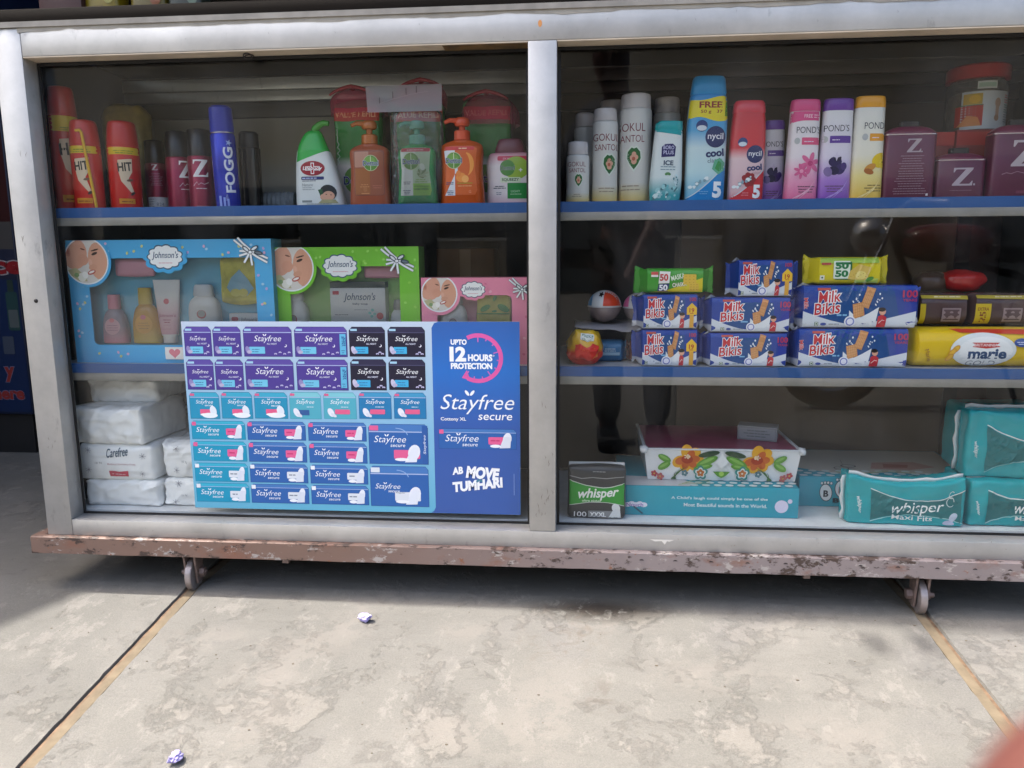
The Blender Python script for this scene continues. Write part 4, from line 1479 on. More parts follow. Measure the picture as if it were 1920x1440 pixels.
lean_bottle('powder_bottle', 'red and pale pink powder bottle beside the tall blue one', 0.3790, 0.132, pf, 3,
            mat('red_white_powder_plastic', '#cc3333', .3, grad=[(0, '#c01f2c'), (.14, '#d9b3b9'), (.50, '#e0c3c8'), (.62, '#cf2f3c'), (1, '#c62430')]),
            [(H+.2, 29, 17), (H+3, 30, 17.5), (181, 28, 16), (185, 25, 14)], gloss('rose_red_cap', '#d23a4c', .3), lambda d: nycil(d, 163, 0, '#c3202e', True), ry=R(0.6))

def ponds(label, X, Y, hb, ht, rx, c, c2, kind, ox, ry=0.0):
    k = hb/165.0
    pf = smoothprof([(0, rx-3, 17*k), (3, rx, 19*k), (50*k, rx-1, 19*k), (120*k, rx-2.5, 18*k), (hb, rx-3.5, 16*k)], 4)
    def deco(d):
        if kind == 'pink':
            d.poly(wave(-rx, rx, lambda q: hb-22+5*math.sin(min(1, q*2)*1.6))+[(rx, hb-.5), (-rx, hb-.5)], c)
            d.text('FREE', ox-2, hb-9, w=15, h=6, c='#f7dbe6'); d.small(ox+8, ox+22, hb-8, 2, 4, 1.5, '#f3c3d6', 'l')
        zt = hb-32*k if kind != 'pink' else hb-34*k
        d.text("POND'S", ox, zt, w=42*k+2, h=12*k, c='#3a3d4c', bold=-.004)
        d.rect(ox-12*k, zt-27*k, ox+26*k, zt-14*k, c2, 1); d.small(ox-8*k, ox+10*k, zt-22*k, 1, 4, 1.4, '#e6dcee', 'l')
        d.ell(ox-20*k, zt-20*k, 5*k, 6*k, '#b3b6b8', 14)
        cy = 62*k
        if kind == 'pink':
            d.flower(ox+6, cy+8, 20*k, 6, '#d96a97', '#c04578', rot=.3, w=.22); d.flower(ox-9, cy-6, 14*k, 7, '#d4608f', '#e79ab8', rot=.1, w=.2)
        elif kind == 'purple':
            for a, b, q, cc in ((0, 10, 12, '#2f2350'), (10, -3, 11, '#3c2b60'), (-2, -6, 10, '#241a40'), (16, 2, 7, '#4b3673'), (-12, -8, 9, '#7d6a9c'), (4, 16, 7, '#1f1838')):
                d.ell(ox+a*k, cy+b*k, q*k, q*k*.8, cc, 14, a*.1)
            d.star(ox+2, cy+20*k, 9*k, 4, '#cfc6dc', .35)
        else:
            d.ell(ox+10*k, cy+10*k, 16*k, 13*k, '#e2c11e', 18, .4); d.ell(ox+17*k, cy+4*k, 9*k, 9*k, '#efd23c', 14); d.ell(ox+16*k, cy+7*k, 3*k, 3*k, '#7d4a2a', 10)
            d.ell(ox-8*k, cy-3*k, 11*k, 6*k, '#c98e3c', 14, .5); d.ell(ox-10*k, cy-10*k, 9*k, 5*k, '#a9652c', 14, -.3)
        d.small(ox-17*k, ox+20*k, 27*k, 3, 5*k, 1.4, '#6a4a5a' if kind != 'yellow' else '#7a6030')
        for i in range(3):
            d.line([(-rx+8+i*7, 3), (-rx+22+i*9, 10+i*5), (rx-12+i*2, 22+i*9)], lambda q: 2.2*math.sin(math.pi*q), {'pink': '#f2b6cc', 'purple': '#b79adb', 'yellow': '#f6e29a'}[kind])
    g = {'pink': [(0, '#dd5a90'), (.30, '#e6a3bf'), (.5, '#e6dce1'), (1, '#e2dfe2')], 'purple': [(0, '#7d3fae'), (.25, '#a57bc9'), (.48, '#d8d0e2'), (1, '#e0e0e4')], 'yellow': [(0, '#e3b52c'), (.28, '#ead98c'), (.5, '#e6e2d0'), (1, '#e3e3df')]}[kind]
    lean_bottle('powder_bottle', label, X, Y, pf, 2.8, mat('talc_plastic_'+kind, c, .3, grad=g), [(hb+.3, rx-3.5, 16*k), (hb+2, rx-2.8, 16.5*k), (ht-6, rx-3.6, 16*k), (ht-1, rx-5, 14.5*k), (ht, rx-8, 12*k)], gloss('cap_'+kind, c, .3), deco, ry=ry)
ponds('small purple capped powder bottle tucked behind the red one', 0.4390, 0.178, 139, 157, 23, '#6a3aa0', '#5d3f94', 'purple', -3)
ponds('pink capped powder bottle with a pink flower', 0.4800, 0.130, 163, 185, 30, '#d84f88', '#d9547f', 'pink', 5, R(0.8))
ponds('larger purple capped powder bottle with dark berries', 0.5400, 0.130, 163, 185, 30, '#6a3aa8', '#5a3595', 'purple', -4, R(0.6))
ponds('yellow capped powder bottle with a yellow flower', 0.5970, 0.130, 167, 188, 30, '#e2a02c', '#e09c2c', 'yellow', 10, R(0.4))

maro = mat('maroon_tin_paint', '#5a1a36', 0.32, 0.1, var=0.06)
def tin(label, X, Y, rx, hb, hs, ox, kind):
    t = thing('talc_tin', label, 'tin', (X, Y, UZ), group='maroon talc tins')
    pf = [(0, rx-1.5, 19), (1.5, rx, 20.5), (hb-1, rx, 20.5), (hb, rx-.5, 20)]
    loftz('tin_body', pf, maro, t, n=6)
    loftz('tin_shoulder', smoothprof([(hb+2.4, rx-.5, 20), (hb+6, rx-1.5, 19.5), (hs-3, rx-12, 15), (hs, rx-24, 11)], 4), gloss('maroon_shoulder', '#6a1f3e', .3), t, n=4)
    loftz('rim', [(hb+.1, rx+.3, 20.8), (hb+2.3, rx+.3, 20.8)], mat('silver_rim', '#c9b9bf', .25, .8), t, n=6)
    loftz('rim', [(-.0, rx+.2, 20.7), (1.2, rx+.2, 20.7)], mat('silver_rim'), t, n=6)
    loftz('lid', [(hs+.1, 17, 8), (hs+9, 17, 8), (hs+10.5, 15, 6.5)], gloss('black_lid', '#15131a', .3), t, n=4)
    d = Dec(profsurf(pf, 6), sub=10)
    if kind == 'back':
        d.serif_z(ox, hb-19, 25, 24, '#a99aa2'); d.text('.', ox+14, hb-30, h=3, c='#a99aa2', bold=.03)
        for i in range(16):
            d.small(-20-min(i, 13)*.9, 24+min(i, 13)*.7, hb-38-i*4.5, 1, 3, 1.1, '#9b7f8a', seed=i)
        d.rect(rx-16, 8, rx-12, 12, '#d8d0d2')
    elif kind == 'small':
        d.serif_z(ox, 42, 36, 32, '#b3a4ac'); d.text('.', ox+21, 28, h=4, c='#b3a4ac', bold=.03)
        d.small(-26, 26, 17, 1, 4, 1.0, '#8a6572'); d.small(-12, 16, 5, 1, 4, 2.2, '#7d4258')
    else:
        d.serif_z(ox, hb-34, 52, 46, '#b9adb3')
        d.line([(-30, 44), (-22, 47), (-14, 45), (-4, 49), (8, 46), (20, 50), (40, 48)], 1.0, '#a37f8c'); d.small(-4, 20, 10, 1, 4, 5, '#74354e')
    d.build('label_print', t)
tin('tall maroon talc tin with small back print beside the yellow bottle', 0.6720, 0.134, 46, 117, 133, 4, 'back')
tin('short maroon talc tin between the two tall ones', 0.7680, 0.144, 44.5, 71, 85, 2, 'small')
tin('tall maroon talc tin with a big silver letter at the far right', 0.8630, 0.134, 48, 115, 132, 10, 'front')
for k, (x0, x1, lb) in enumerate(((0.705, 0.786, 'dark red carton under the left side of the jar'), (0.789, 0.905, 'dark red carton under the jar with red lid'))):
    t = thing('carton', lb, 'carton', ((x0+x1)/2, 0.262, UZ), group='dark red cartons behind the maroon tins')
    hw = (x1-x0)/2
    box('carton_body', -hw, hw, -.058, .058, 0, .137 if k else .134, mat('dark_red_carton', '#8e2420', .5, var=.1), t, bev=.001)
    box('flap', -hw+.001, hw-.001, -.0592, -.0582, .108, .133, mat('bright_red_flap', '#b5281f', .5), t)
t = thing('sweet_jar', 'clear plastic jar with white label and broad red lid', 'jar', (0.846, 0.262, UZ+0.1372))
loftz('jar_body', smoothprof([(0, 50, 50), (3, 53, 53), (84, 53, 53), (92, 49, 49), (97, 47, 47)], 3), thin('jar_plastic', (.8, .82, .82), 1.0, .05, 1.45, haze=.22, hazecol=(.5, .48, .44), bumpy=(30, .3)), t)
loftz('contents', [(2, 48, 48), (70, 48, 48), (76, 40, 40)], mat('toffee_sweets', '#8d7a62', .5, var=.5, varscale=60, bumpy=(90, .8, .004)), t)
l = loftz('lid', [(97.2, 52, 52), (98, 56, 56), (121, 56, 56), (124, 53, 53)], gloss('red_lid_plastic', '#b01d1c', .35), t)
pj = [(0, 53.3, 53.3), (97, 53.3, 53.3)]
d = Dec(profsurf(pj, 2), sub=5)
d.rect(-42, 2, 50, 72, '#ccd4da'); d.rect(-48, 8, -10, 46, '#b8301f'); d.rect(-40, 48, -12, 68, '#c9a83a'); d.ell(-24, 58, 9, 8, '#e3b92c', 14)
d.poly([(-46, 8), (-12, 8), (-18, 24), (-34, 28)], '#d98a4a'); d.rect(-48, 46, -10, 47.6, '#2f6b3a')
d.ell(17, 50, 6, 9, '#b79a86', 14); d.rect(13, 24, 20, 48, '#b79a86', 3); d.ell(16, 22, 5, 6, '#a98870', 12)
for i, cc in enumerate(('#c46a70', '#c46a70', '#3f8a8f', '#3f8a8f', '#7a8a96', '#7a8a96')): d.small(32, 48, 64-i*9, 2, 4, 1.6, cc, 'l', seed=i)
d.rect(-22, 76, 12, 90, '#d3d8d4'); d.rect(-20, 79, 10, 87, '#a9c2b2')
d.build('label_print', t)

# ================================================================== gift boxes on the middle shelf, left bay
LZ = SH2+0.0003
def faces(d, cx, cy, r, umin, vmax):
    """printed round photo of a baby nose to nose with a smiling woman"""
    def cl(p):
        x, y = p[0]-cx, p[1]-cy
        L = math.hypot(x, y)
        if L > r-.4: x, y = x*(r-.4)/L, y*(r-.4)/L
        return (max(umin, cx+x), min(vmax, cy+y))
    def P(pts, c): d.poly([cl((cx+a*r, cy+b*r)) for a, b in pts], c)
    def E(a, b, rx, ry, c, rot=0.0, n=22):
        P([(a+rx*math.cos(q)*math.cos(rot)-ry*math.sin(q)*math.sin(rot), b+rx*math.cos(q)*math.sin(rot)+ry*math.sin(q)*math.cos(rot)) for q in [2*math.pi*i/n for i in range(n)]], c)
    d.poly([(max(umin, cx+(r+2.2)*math.cos(a)), min(vmax, cy+(r+2.2)*math.sin(a))) for a in [R(i*7.5) for i in range(48)]], '#e9eef0')
    E(0, 0, 1, 1, '#d8d3cc', 0, 40)
    E(.9, .1, .42, 1.05, '#4a2f25', 0); E(.62, -.02, .52, .85, '#d9a084', .1)
    E(.30, -.28, .20, .13, '#d39a7e', .2)
    E(-.55, .35, .62, .72, '#d99f86', 0); E(-.15, .05, .26, .25, '#d69a80'); E(-.85, .42, .14, .22, '#c98871', .2); E(-.84, .42, .07, .13, '#b9705c', .2)
    E(-.12, .52, .12, .035, '#7a4a3a', -.3, 10); E(.42, .32, .15, .06, '#3a241e', .35, 12); E(.45, .48, .2, .035, '#4a3026', .25, 10)
    E(.22, -.5, .2, .10, '#b3463f', .35, 12); E(.22, -.49, .15, .05, '#efe6e0', .35, 12); E(.2, -.05, .09, .13, '#e0ab92', .2)
    P([(-.9, -.4), (-.5, -.3), (-.15, -.62), (0, -.9), (-.4, -.95), (-.8, -.7)], '#b9b48a'); E(-.25, -.72, .2, .2, '#e7e6da', 0, 12); E(-.5, -.62, .12, .1, '#7fa06a', 0, 10); E(-.1, -.62, .14, .16, '#f0efe9', .4, 10)

def scallop(cx, cy, rx, ry, n=11, k=.13):
    o = []
    for i in range(n*5):
        a = 2*math.pi*i/(n*5)
        q = 1+k*(abs(math.sin(a*n/2))-.6)
        o.append((cx+rx*q*math.cos(a), cy+ry*q*math.sin(a)))
    return o

def bow(d, u, v, s):
    for (a, b), (c, e) in (((-1.2, .9), (0, 0)), ((-.9, 1.05), (.1, .1)), ((0, 0), (1.25, -.75)), ((.15, .1), (1.3, -.45)), ((0, 0), (-.85, -.25)), ((0, 0), (.1, -.95)), ((-.05, 0), (-.5, -.75)), ((0, .05), (-.8, .1))):
        L = [(u+a*s, v+b*s), (u+(a*.6+c*.4)*s, v+(b*.55+e*.45)*s), (u+c*s, v+e*s)]
        d.line(L, s*.20, '#2c3a4a'); d.line(L, s*.15, '#eef2f4')
    for a, b, ro in ((.32, .28, .5), (-.3, .22, -.7), (.62, -.05, -.2)):
        d.ell(u+a*s, v+b*s, s*.34, s*.16, '#2c3a4a', 14, ro); d.ell(u+a*s, v+b*s, s*.24, s*.09, '#6a7a86' if a > .5 else '#e6ecee', 14, ro)
    d.ell(u, v, s*.17, s*.15, '#2c3a4a', 12); d.ell(u, v, s*.13, s*.11, '#f3f6f7', 12)

def johnson(d, cx, cy, rx, c='#1d4468'):
    d.poly(scallop(cx, cy, rx, rx*.66), '#3d5a72'); d.poly(scallop(cx, cy, rx*.93, rx*.59), '#eef0ef')
    d.text("Johnson's", cx, cy+rx*.06, w=rx*1.5, h=rx*.46, c=c, bold=.012, shear=.25)
    d.small(cx-rx*.5, cx+rx*.5, cy-rx*.34, 1, 3, rx*.035, '#d58f9c')

window_film = thin('window_film', (.97, .98, .98), 1.0, .03, 1.45, haze=.05, hazecol=(.7, .78, .8), bumpy=(14, .25))
def mini(parent, kind, u, z0, w, h, y):
    """bottle, tube or powder inside a gift box; mm, local to the box"""
    o = bpy.data.objects.new({'oil': 'baby_oil_bottle', 'shampoo': 'shampoo_bottle', 'tube': 'cream_tube', 'powder': 'powder_bottle', 'jar': 'cream_jar'}[kind], None)
    col.objects.link(o); o.parent = parent; o.location = (u*MMU, y*MMU, z0*MMU)
    r = w/2
    if kind in ('oil', 'shampoo'):
        c1, c2 = (('#8f7f92', '#c9748c'), ('#c8912c', '#c4a52c'))[kind == 'shampoo']
        pf = smoothprof([(0, r-1, 13), (2, r, 15), (h*.35, r*.97, 15), (h*.6, r*.75, 12), (h*.7, r*.42, 8)], 4)
        loftz('bottle_body', pf, mat('mini_'+kind, c1, .15, grad=[(0, c2), (.5, c1), (1, c1)]), o, n=2.6, seg=24)
        loftz('cap', [(h*.7+.2, r*.48, 9), (h, r*.44, 8.5)], gloss('mini_cap_'+kind, c2, .35), o, n=2.6, seg=20)
        d = Dec(profsurf(pf, 2.6), sub=5)
        d.ell(0, h*.34, r*.62, h*.17, '#d3a0ae' if kind == 'oil' else '#dda23a', 18); d.small(-r*.5, r*.5, h*.36, 3, h*.05, 1, '#8a4560' if kind == 'oil' else '#8f5a1c'); d.ell(0, h*.47, r*.2, r*.16, '#d9727f', 12)
    elif kind == 'tube':
        pf = smoothprof([(0, r*.45, 12), (h*.12, r*.48, 12), (h*.14, r*.6, 11), (h*.5, r*.8, 8), (h, r, 1.2)], 4)
        loftz('tube_body', pf, mat('pink_tube', '#e6d8da', .3, grad=[(0, '#e6e2e2'), (.13, '#e6e2e2'), (.14, '#dba6b4'), (.45, '#e3bcc6'), (.75, '#e6e4e3'), (1, '#e6e6e4')]), o, n=2.4, seg=24)
        d = Dec(profsurf(pf, 2.4), sub=5)
        d.text("Johnson's", 0, h*.43, w=r*1.25, h=h*.07, c='#b04a68', shear=.25); d.small(-r*.3, r*.3, h*.36, 2, 5, 1.4, '#b04a68'); d.ell(0, h*.66, r*.2, r*.2, '#d2556a', 14); d.small(-r*.45, r*.45, h*.28, 2, 8, .8, '#c98a9c')
    else:
        pf = smoothprof([(0, r-1, 14), (2, r, 16), (h*.55, r, 16), (h*.72, r*.85, 13), (h*.8, r*.55, 9)], 4)
        loftz('bottle_body', pf, gloss('white_talc_plastic', '#e2e2e0' if kind == 'powder' else '#cf8c92', .3), o, n=2.6, seg=24)
        loftz('cap', [(h*.8+.2, r*.62, 10.5), (h*.81+1, r*.66, 11), (h*.97, r*.58, 10), (h, r*.5, 8.5)], gloss('white_cap_plastic' if kind == 'powder' else 'dull_cap', '#d3d6da' if kind == 'powder' else '#8d8d88', .3), o, n=2.4, seg=20)
        d = Dec(profsurf(pf, 2.6), sub=5)
        if kind == 'powder':
            d.ell(0, h*.5, r*.3, h*.075, '#b9474f', 16); d.ell(0, h*.51, r*.24, h*.06, '#a9a6a2', 14); d.ell(-r*.35, h*.3, r*.14, r*.14, '#cf4050', 12)
    d.build('label_print', o)

def giftbox(label, X, Y, W, H, D, c, tray, win, ph, lg, bw_, holes_extra, fill, side):
    t = thing('gift_box', label, 'gift box', (X, Y, LZ), group='baby gift boxes with clear windows')
    hw = W/2
    cm = mat('card_'+c.strip('#'), c, .38)
    sm = mat('card_side_'+side.strip('#'), side, .4)
    # shell: top, sides, bottom, back
    bm = bmesh.new()
    for q in ((-hw, -hw+1.2, 0, D, 0, H), (hw-1.2, hw, 0, D, 0, H), (-hw+1.3, hw-1.3, 0, D, 0, 1.2), (-hw+1.3, hw-1.3, 0, D, H-1.2, H)):
        bbox(bm, *[x*MMU for x in q])
    bm_obj('box_shell', bm, sm, t)
    box('tray', (-hw+1.4)*MMU, (hw-1.4)*MMU, (D*.62)*MMU, (D-.2)*MMU, .0014, (H-1.4)*MMU, mat('tray_'+tray.strip('#'), tray, .5), t)
    # front card with window opening
    V, F = [], []
    outer = [(-hw, 0), (hw, 0), (hw, H), (-hw, H)]
    loops = [[Vector((p[0], p[1], 0)) for p in outer], [Vector((p[0], p[1], 0)) for p in win]]
    pts = outer+win
    tr = [tuple(q) for q in tessellate_polygon(loops)]
    n = len(pts)
    V = [(x*MMU, -.0012, z*MMU) for x, z in pts]+[(x*MMU, -.0001, z*MMU) for x, z in pts]
    for q in tr:
        a, b, e = (pts[i] for i in q)
        cr = (b[0]-a[0])*(e[1]-a[1])-(b[1]-a[1])*(e[0]-a[0])
        q = q if cr > 0 else q[::-1]
        F += [q, tuple(i+n for i in q[::-1])]
    for st_, k in ((0, 4), (4, len(win))):
        for i in range(k):
            F.append((st_+i, st_+(i+1) % k, st_+(i+1) % k+n, st_+i+n))
    mk('front_card', V, F, cm, t)
    xs = [p[0] for p in win]; zs = [p[1] for p in win]
    mk('window_film', [(min(xs)*MMU, .0004, min(zs)*MMU), (max(xs)*MMU, .0004, min(zs)*MMU), (max(xs)*MMU, .0004, max(zs)*MMU), (min(xs)*MMU, .0004, max(zs)*MMU)], [(0, 1, 2, 3)], window_film, t)
    d = Dec(base=1.3, step=.03)
    rg = random.Random(int(W))
    pale = {'#45a9dd': ['#b9a6d8', '#c9d08a', '#9fd0ea', '#d8b3d0'], '#74c232': ['#9ad860', '#8fd04f'], '#e58aa6': ['#efb0c2', '#d96f92']}[c]
    for i in range(int(W/8)):
        while True:
            u, v = rg.uniform(-hw+6, hw-6), rg.uniform(6, H-6)
            if not (min(xs)-5 < u < max(xs)+5 and min(zs)-5 < v < max(zs)+5): break
        d.ell(u, v, 3.2, 2.6, rg.choice(pale), 9, rg.uniform(0, 3))
    d.poly(scallop(lg[0], lg[1], lg[2]*1.22, lg[2]*.86), c)
    johnson(d, *lg)
    d.ell(ph[0], ph[1], ph[2]+7, ph[2]+7, c, 40, 0) if False else None
    d.poly([(max(-hw+.3, ph[0]+(ph[2]+8)*math.cos(a)), min(H-.3, ph[1]+(ph[2]+8)*math.sin(a))) for a in [R(i*7.5) for i in range(48)]], c)
    faces(d, *ph, -hw+.3, H-.3)
    bow(d, *bw_)
    for q in holes_extra: q(d)
    d.build('front_print', t)
    fill(t)
    return t

def strip_print(d):
    d.rect(-20, 8, 90, 33, '#e9e6e2', 1.5)
    s, cx, cy = 11, 0, 21
    d.poly([(cx+s*1.1*16*math.sin(q)**3/16, cy+s*(13*math.cos(q)-5*math.cos(2*q)-2*math.cos(3*q)-math.cos(4*q))/16) for q in [2*math.pi*i/30 for i in range(30)]], '#dc7f90')
    d.rect(20, 13, 33, 27, '#5fb3cc', 2); d.small(38, 88, 24, 3, 5, 1.3, '#8a8f96', 'l')
def fill_blue(t):
    U = lambda u: u-214.5
    mini(t, 'oil', U(78), 40, 54, 98, 22); mini(t, 'shampoo', U(146), 40, 60, 112, 22); mini(t, 'tube', U(194), 40, 58, 128, 22); mini(t, 'powder', U(273), 40, 66, 118, 20)
    f = softshape(84, 10, 34, 4, .2, .6, .04, 2)
    o = softbox('pink_comb', f, gloss('pale_pink_plastic', '#dd9aaa', .35), t, 10, 4, 6); o.location = (U(132)*MMU, .020, .176)
    f = softshape(82, 12, 88, 5, .2, 3.0, .03, 5)
    o = softbox('yellow_bib', f, mat('yellow_print_cloth', '#c9bf4c', .8, var=.3, varscale=45), t, 10, 4, 10); o.location = (U(352)*MMU, .022, .122)
    d = Dec(lambda u, v: (u, 0, v), base=1)
    d.poly([(-26, 30), (-16, 50), (2, 66), (18, 48), (30, 28), (16, 14), (-16, 16)], '#7fb0c8'); d.ell(-8, 20, 11, 8, '#d5cc6a', 14); d.ell(8, 20, 10, 8, '#d5cc6a', 14)
    d.build('cloth_print', o, loc=(0, -.0085, 0))
    o = box('soap_carton', U(326)*MMU, U(392)*MMU, .014, .030, .041, .100, gloss('soap_white', '#dfe0e0', .4), t, bev=.001)
    d = Dec(); d.rect(-28, 44, -14, 52, '#cf5a68', 3); d.text("Johnson's", 8, 46, w=34, h=10, c='#33506e', shear=.25)
    d.build('soap_print', o, loc=(U(359)*MMU, .0136, .041))
def winpoly(x0, x1, z0, z1, nx, nz_):
    """window with rounded corners and a notch for the photo at upper left"""
    o = [(x0+8, z0), (x1-10, z0), (x1-3, z0+3), (x1, z0+10), (x1, z1-10), (x1-3, z1-3), (x1-10, z1), (nx, z1)]
    for i in range(1, 8):
        a = R(90*i/8)
        o.append((nx-(nx-x0)*math.sin(a)*1.0, z1-(z1-nz_)*(1-math.cos(a))))
    return o+[(x0, nz_), (x0, z0+8), (x0+3, z0+3)]
giftbox('large sky blue baby gift box with a clear window', -0.7530, 0.0840, 428, 248, 52, '#45a9dd', '#5da9c6',
        winpoly(-172, 178, 37, 212, -110, 165), (-172, 207, 45), (-5, 214, 37), (172, 222, 27), [strip_print], fill_blue, '#2f8aa8')
def fill_green(t):
    mini(t, 'powder', -112+0, 26, 56, 122, 22); mini(t, 'jar', 104, 26, 34, 100, 20)
    o = box('soap_carton', -.033, .080, .006, .034, .082, .150, gloss('soap_white'), t, bev=.001)
    box('carton_lid', -.033, .080, .008, .036, .1505, .162, mat('dark_tray_card', '#3a4038', .6), o)
    d = Dec(); d.rect(-51, 55, -38, 62, '#cf4a5a', 1); d.text("Johnson's", 4, 49, w=66, h=19, c='#31506f', bold=.01, shear=.25); d.text('baby soap', 5, 36, w=31, h=5, c='#31506f', bold=.02)
    d.small(-8, 20, 24, 1, 3, 1, '#7d8a94'); d.small(-48, -20, 14, 1, 3, 1.3, '#59636e', 'l'); d.ell(45, 12, 7, 7, '#cf3f4c', 16)
    for a, b in ((24, 18), (30, 24), (34, 16), (28, 12)): d.ell(a, b, 3.4, 3, '#8ecfc6', 10)
    d.build('soap_print', o, loc=(.0235, .0058, .082))
    f = softshape(78, 8, 24, 4, .2, .5, .04, 2)
    o = softbox('pink_comb', f, gloss('pale_pink_plastic'), t, 10, 4, 6); o.location = (.074, .022, .170)
    box('inner_card', -.070, .118, .0375, .0385, .030, .190, mat('pale_green_card', '#93c46a', .5), t)
giftbox('lime green baby gift box showing a soap carton', -0.4000, 0.1030, 303, 231, 54, '#74c232', '#8fbf62',
        winpoly(-112, 112, 22, 193, -66, 140), (-108, 191, 45), (-7, 194, 35), (108, 203, 26), [], fill_green, '#4f8f2c')
def fill_pink(t):
    mini(t, 'powder', -52, 20, 54, 122, 20)
    f = softshape(68, 12, 66, 5, .2, 2.4, .03, 8)
    o = softbox('leaf_print_cloth', f, mat('pale_yellow_cloth', '#cfc766', .8, var=.2), t, 10, 4, 8); o.location = (.028, .020, .076)
    d = Dec(lambda u, v: (u, 0, v), base=1)
    for a, b, ro, s in ((-16, 34, .5, 11), (20, 34, -.5, 13), (3, 54, 1.2, 7), (2, 28, .1, 5), (-3, 60, .6, 4), (9, 62, -.6, 4)): d.ell(a, b, s, s*.5, '#3f8f4a', 12, ro)
    d.rect(-32, 22, 32, 24, '#4a9a50')
    d.build('cloth_print', o, loc=(0, -.0085, 0))
giftbox('small pink baby gift box beside the centre post', -0.1300, 0.0930, 226, 170, 60, '#e58aa6', '#dc93a6',
        winpoly(-82, 66, 18, 136, -36, 92), (-77, 139, 34), (-10, 147, 24), (86, 147, 21), [], fill_pink, '#c86a86')
t = thing('brown_carton', 'plain brown carton standing behind the gift boxes', 'carton', (-0.186, 0.345, LZ))
box('carton_body', -.064, .064, -.045, .045, 0, .228, mat('brown_card', '#5d4028', .8, var=.15), t, bev=.001)
box('tape', -.012, .012, -.0462, -.0452, .12, .226, mat('tan_tape', '#7b6040', .4), t)

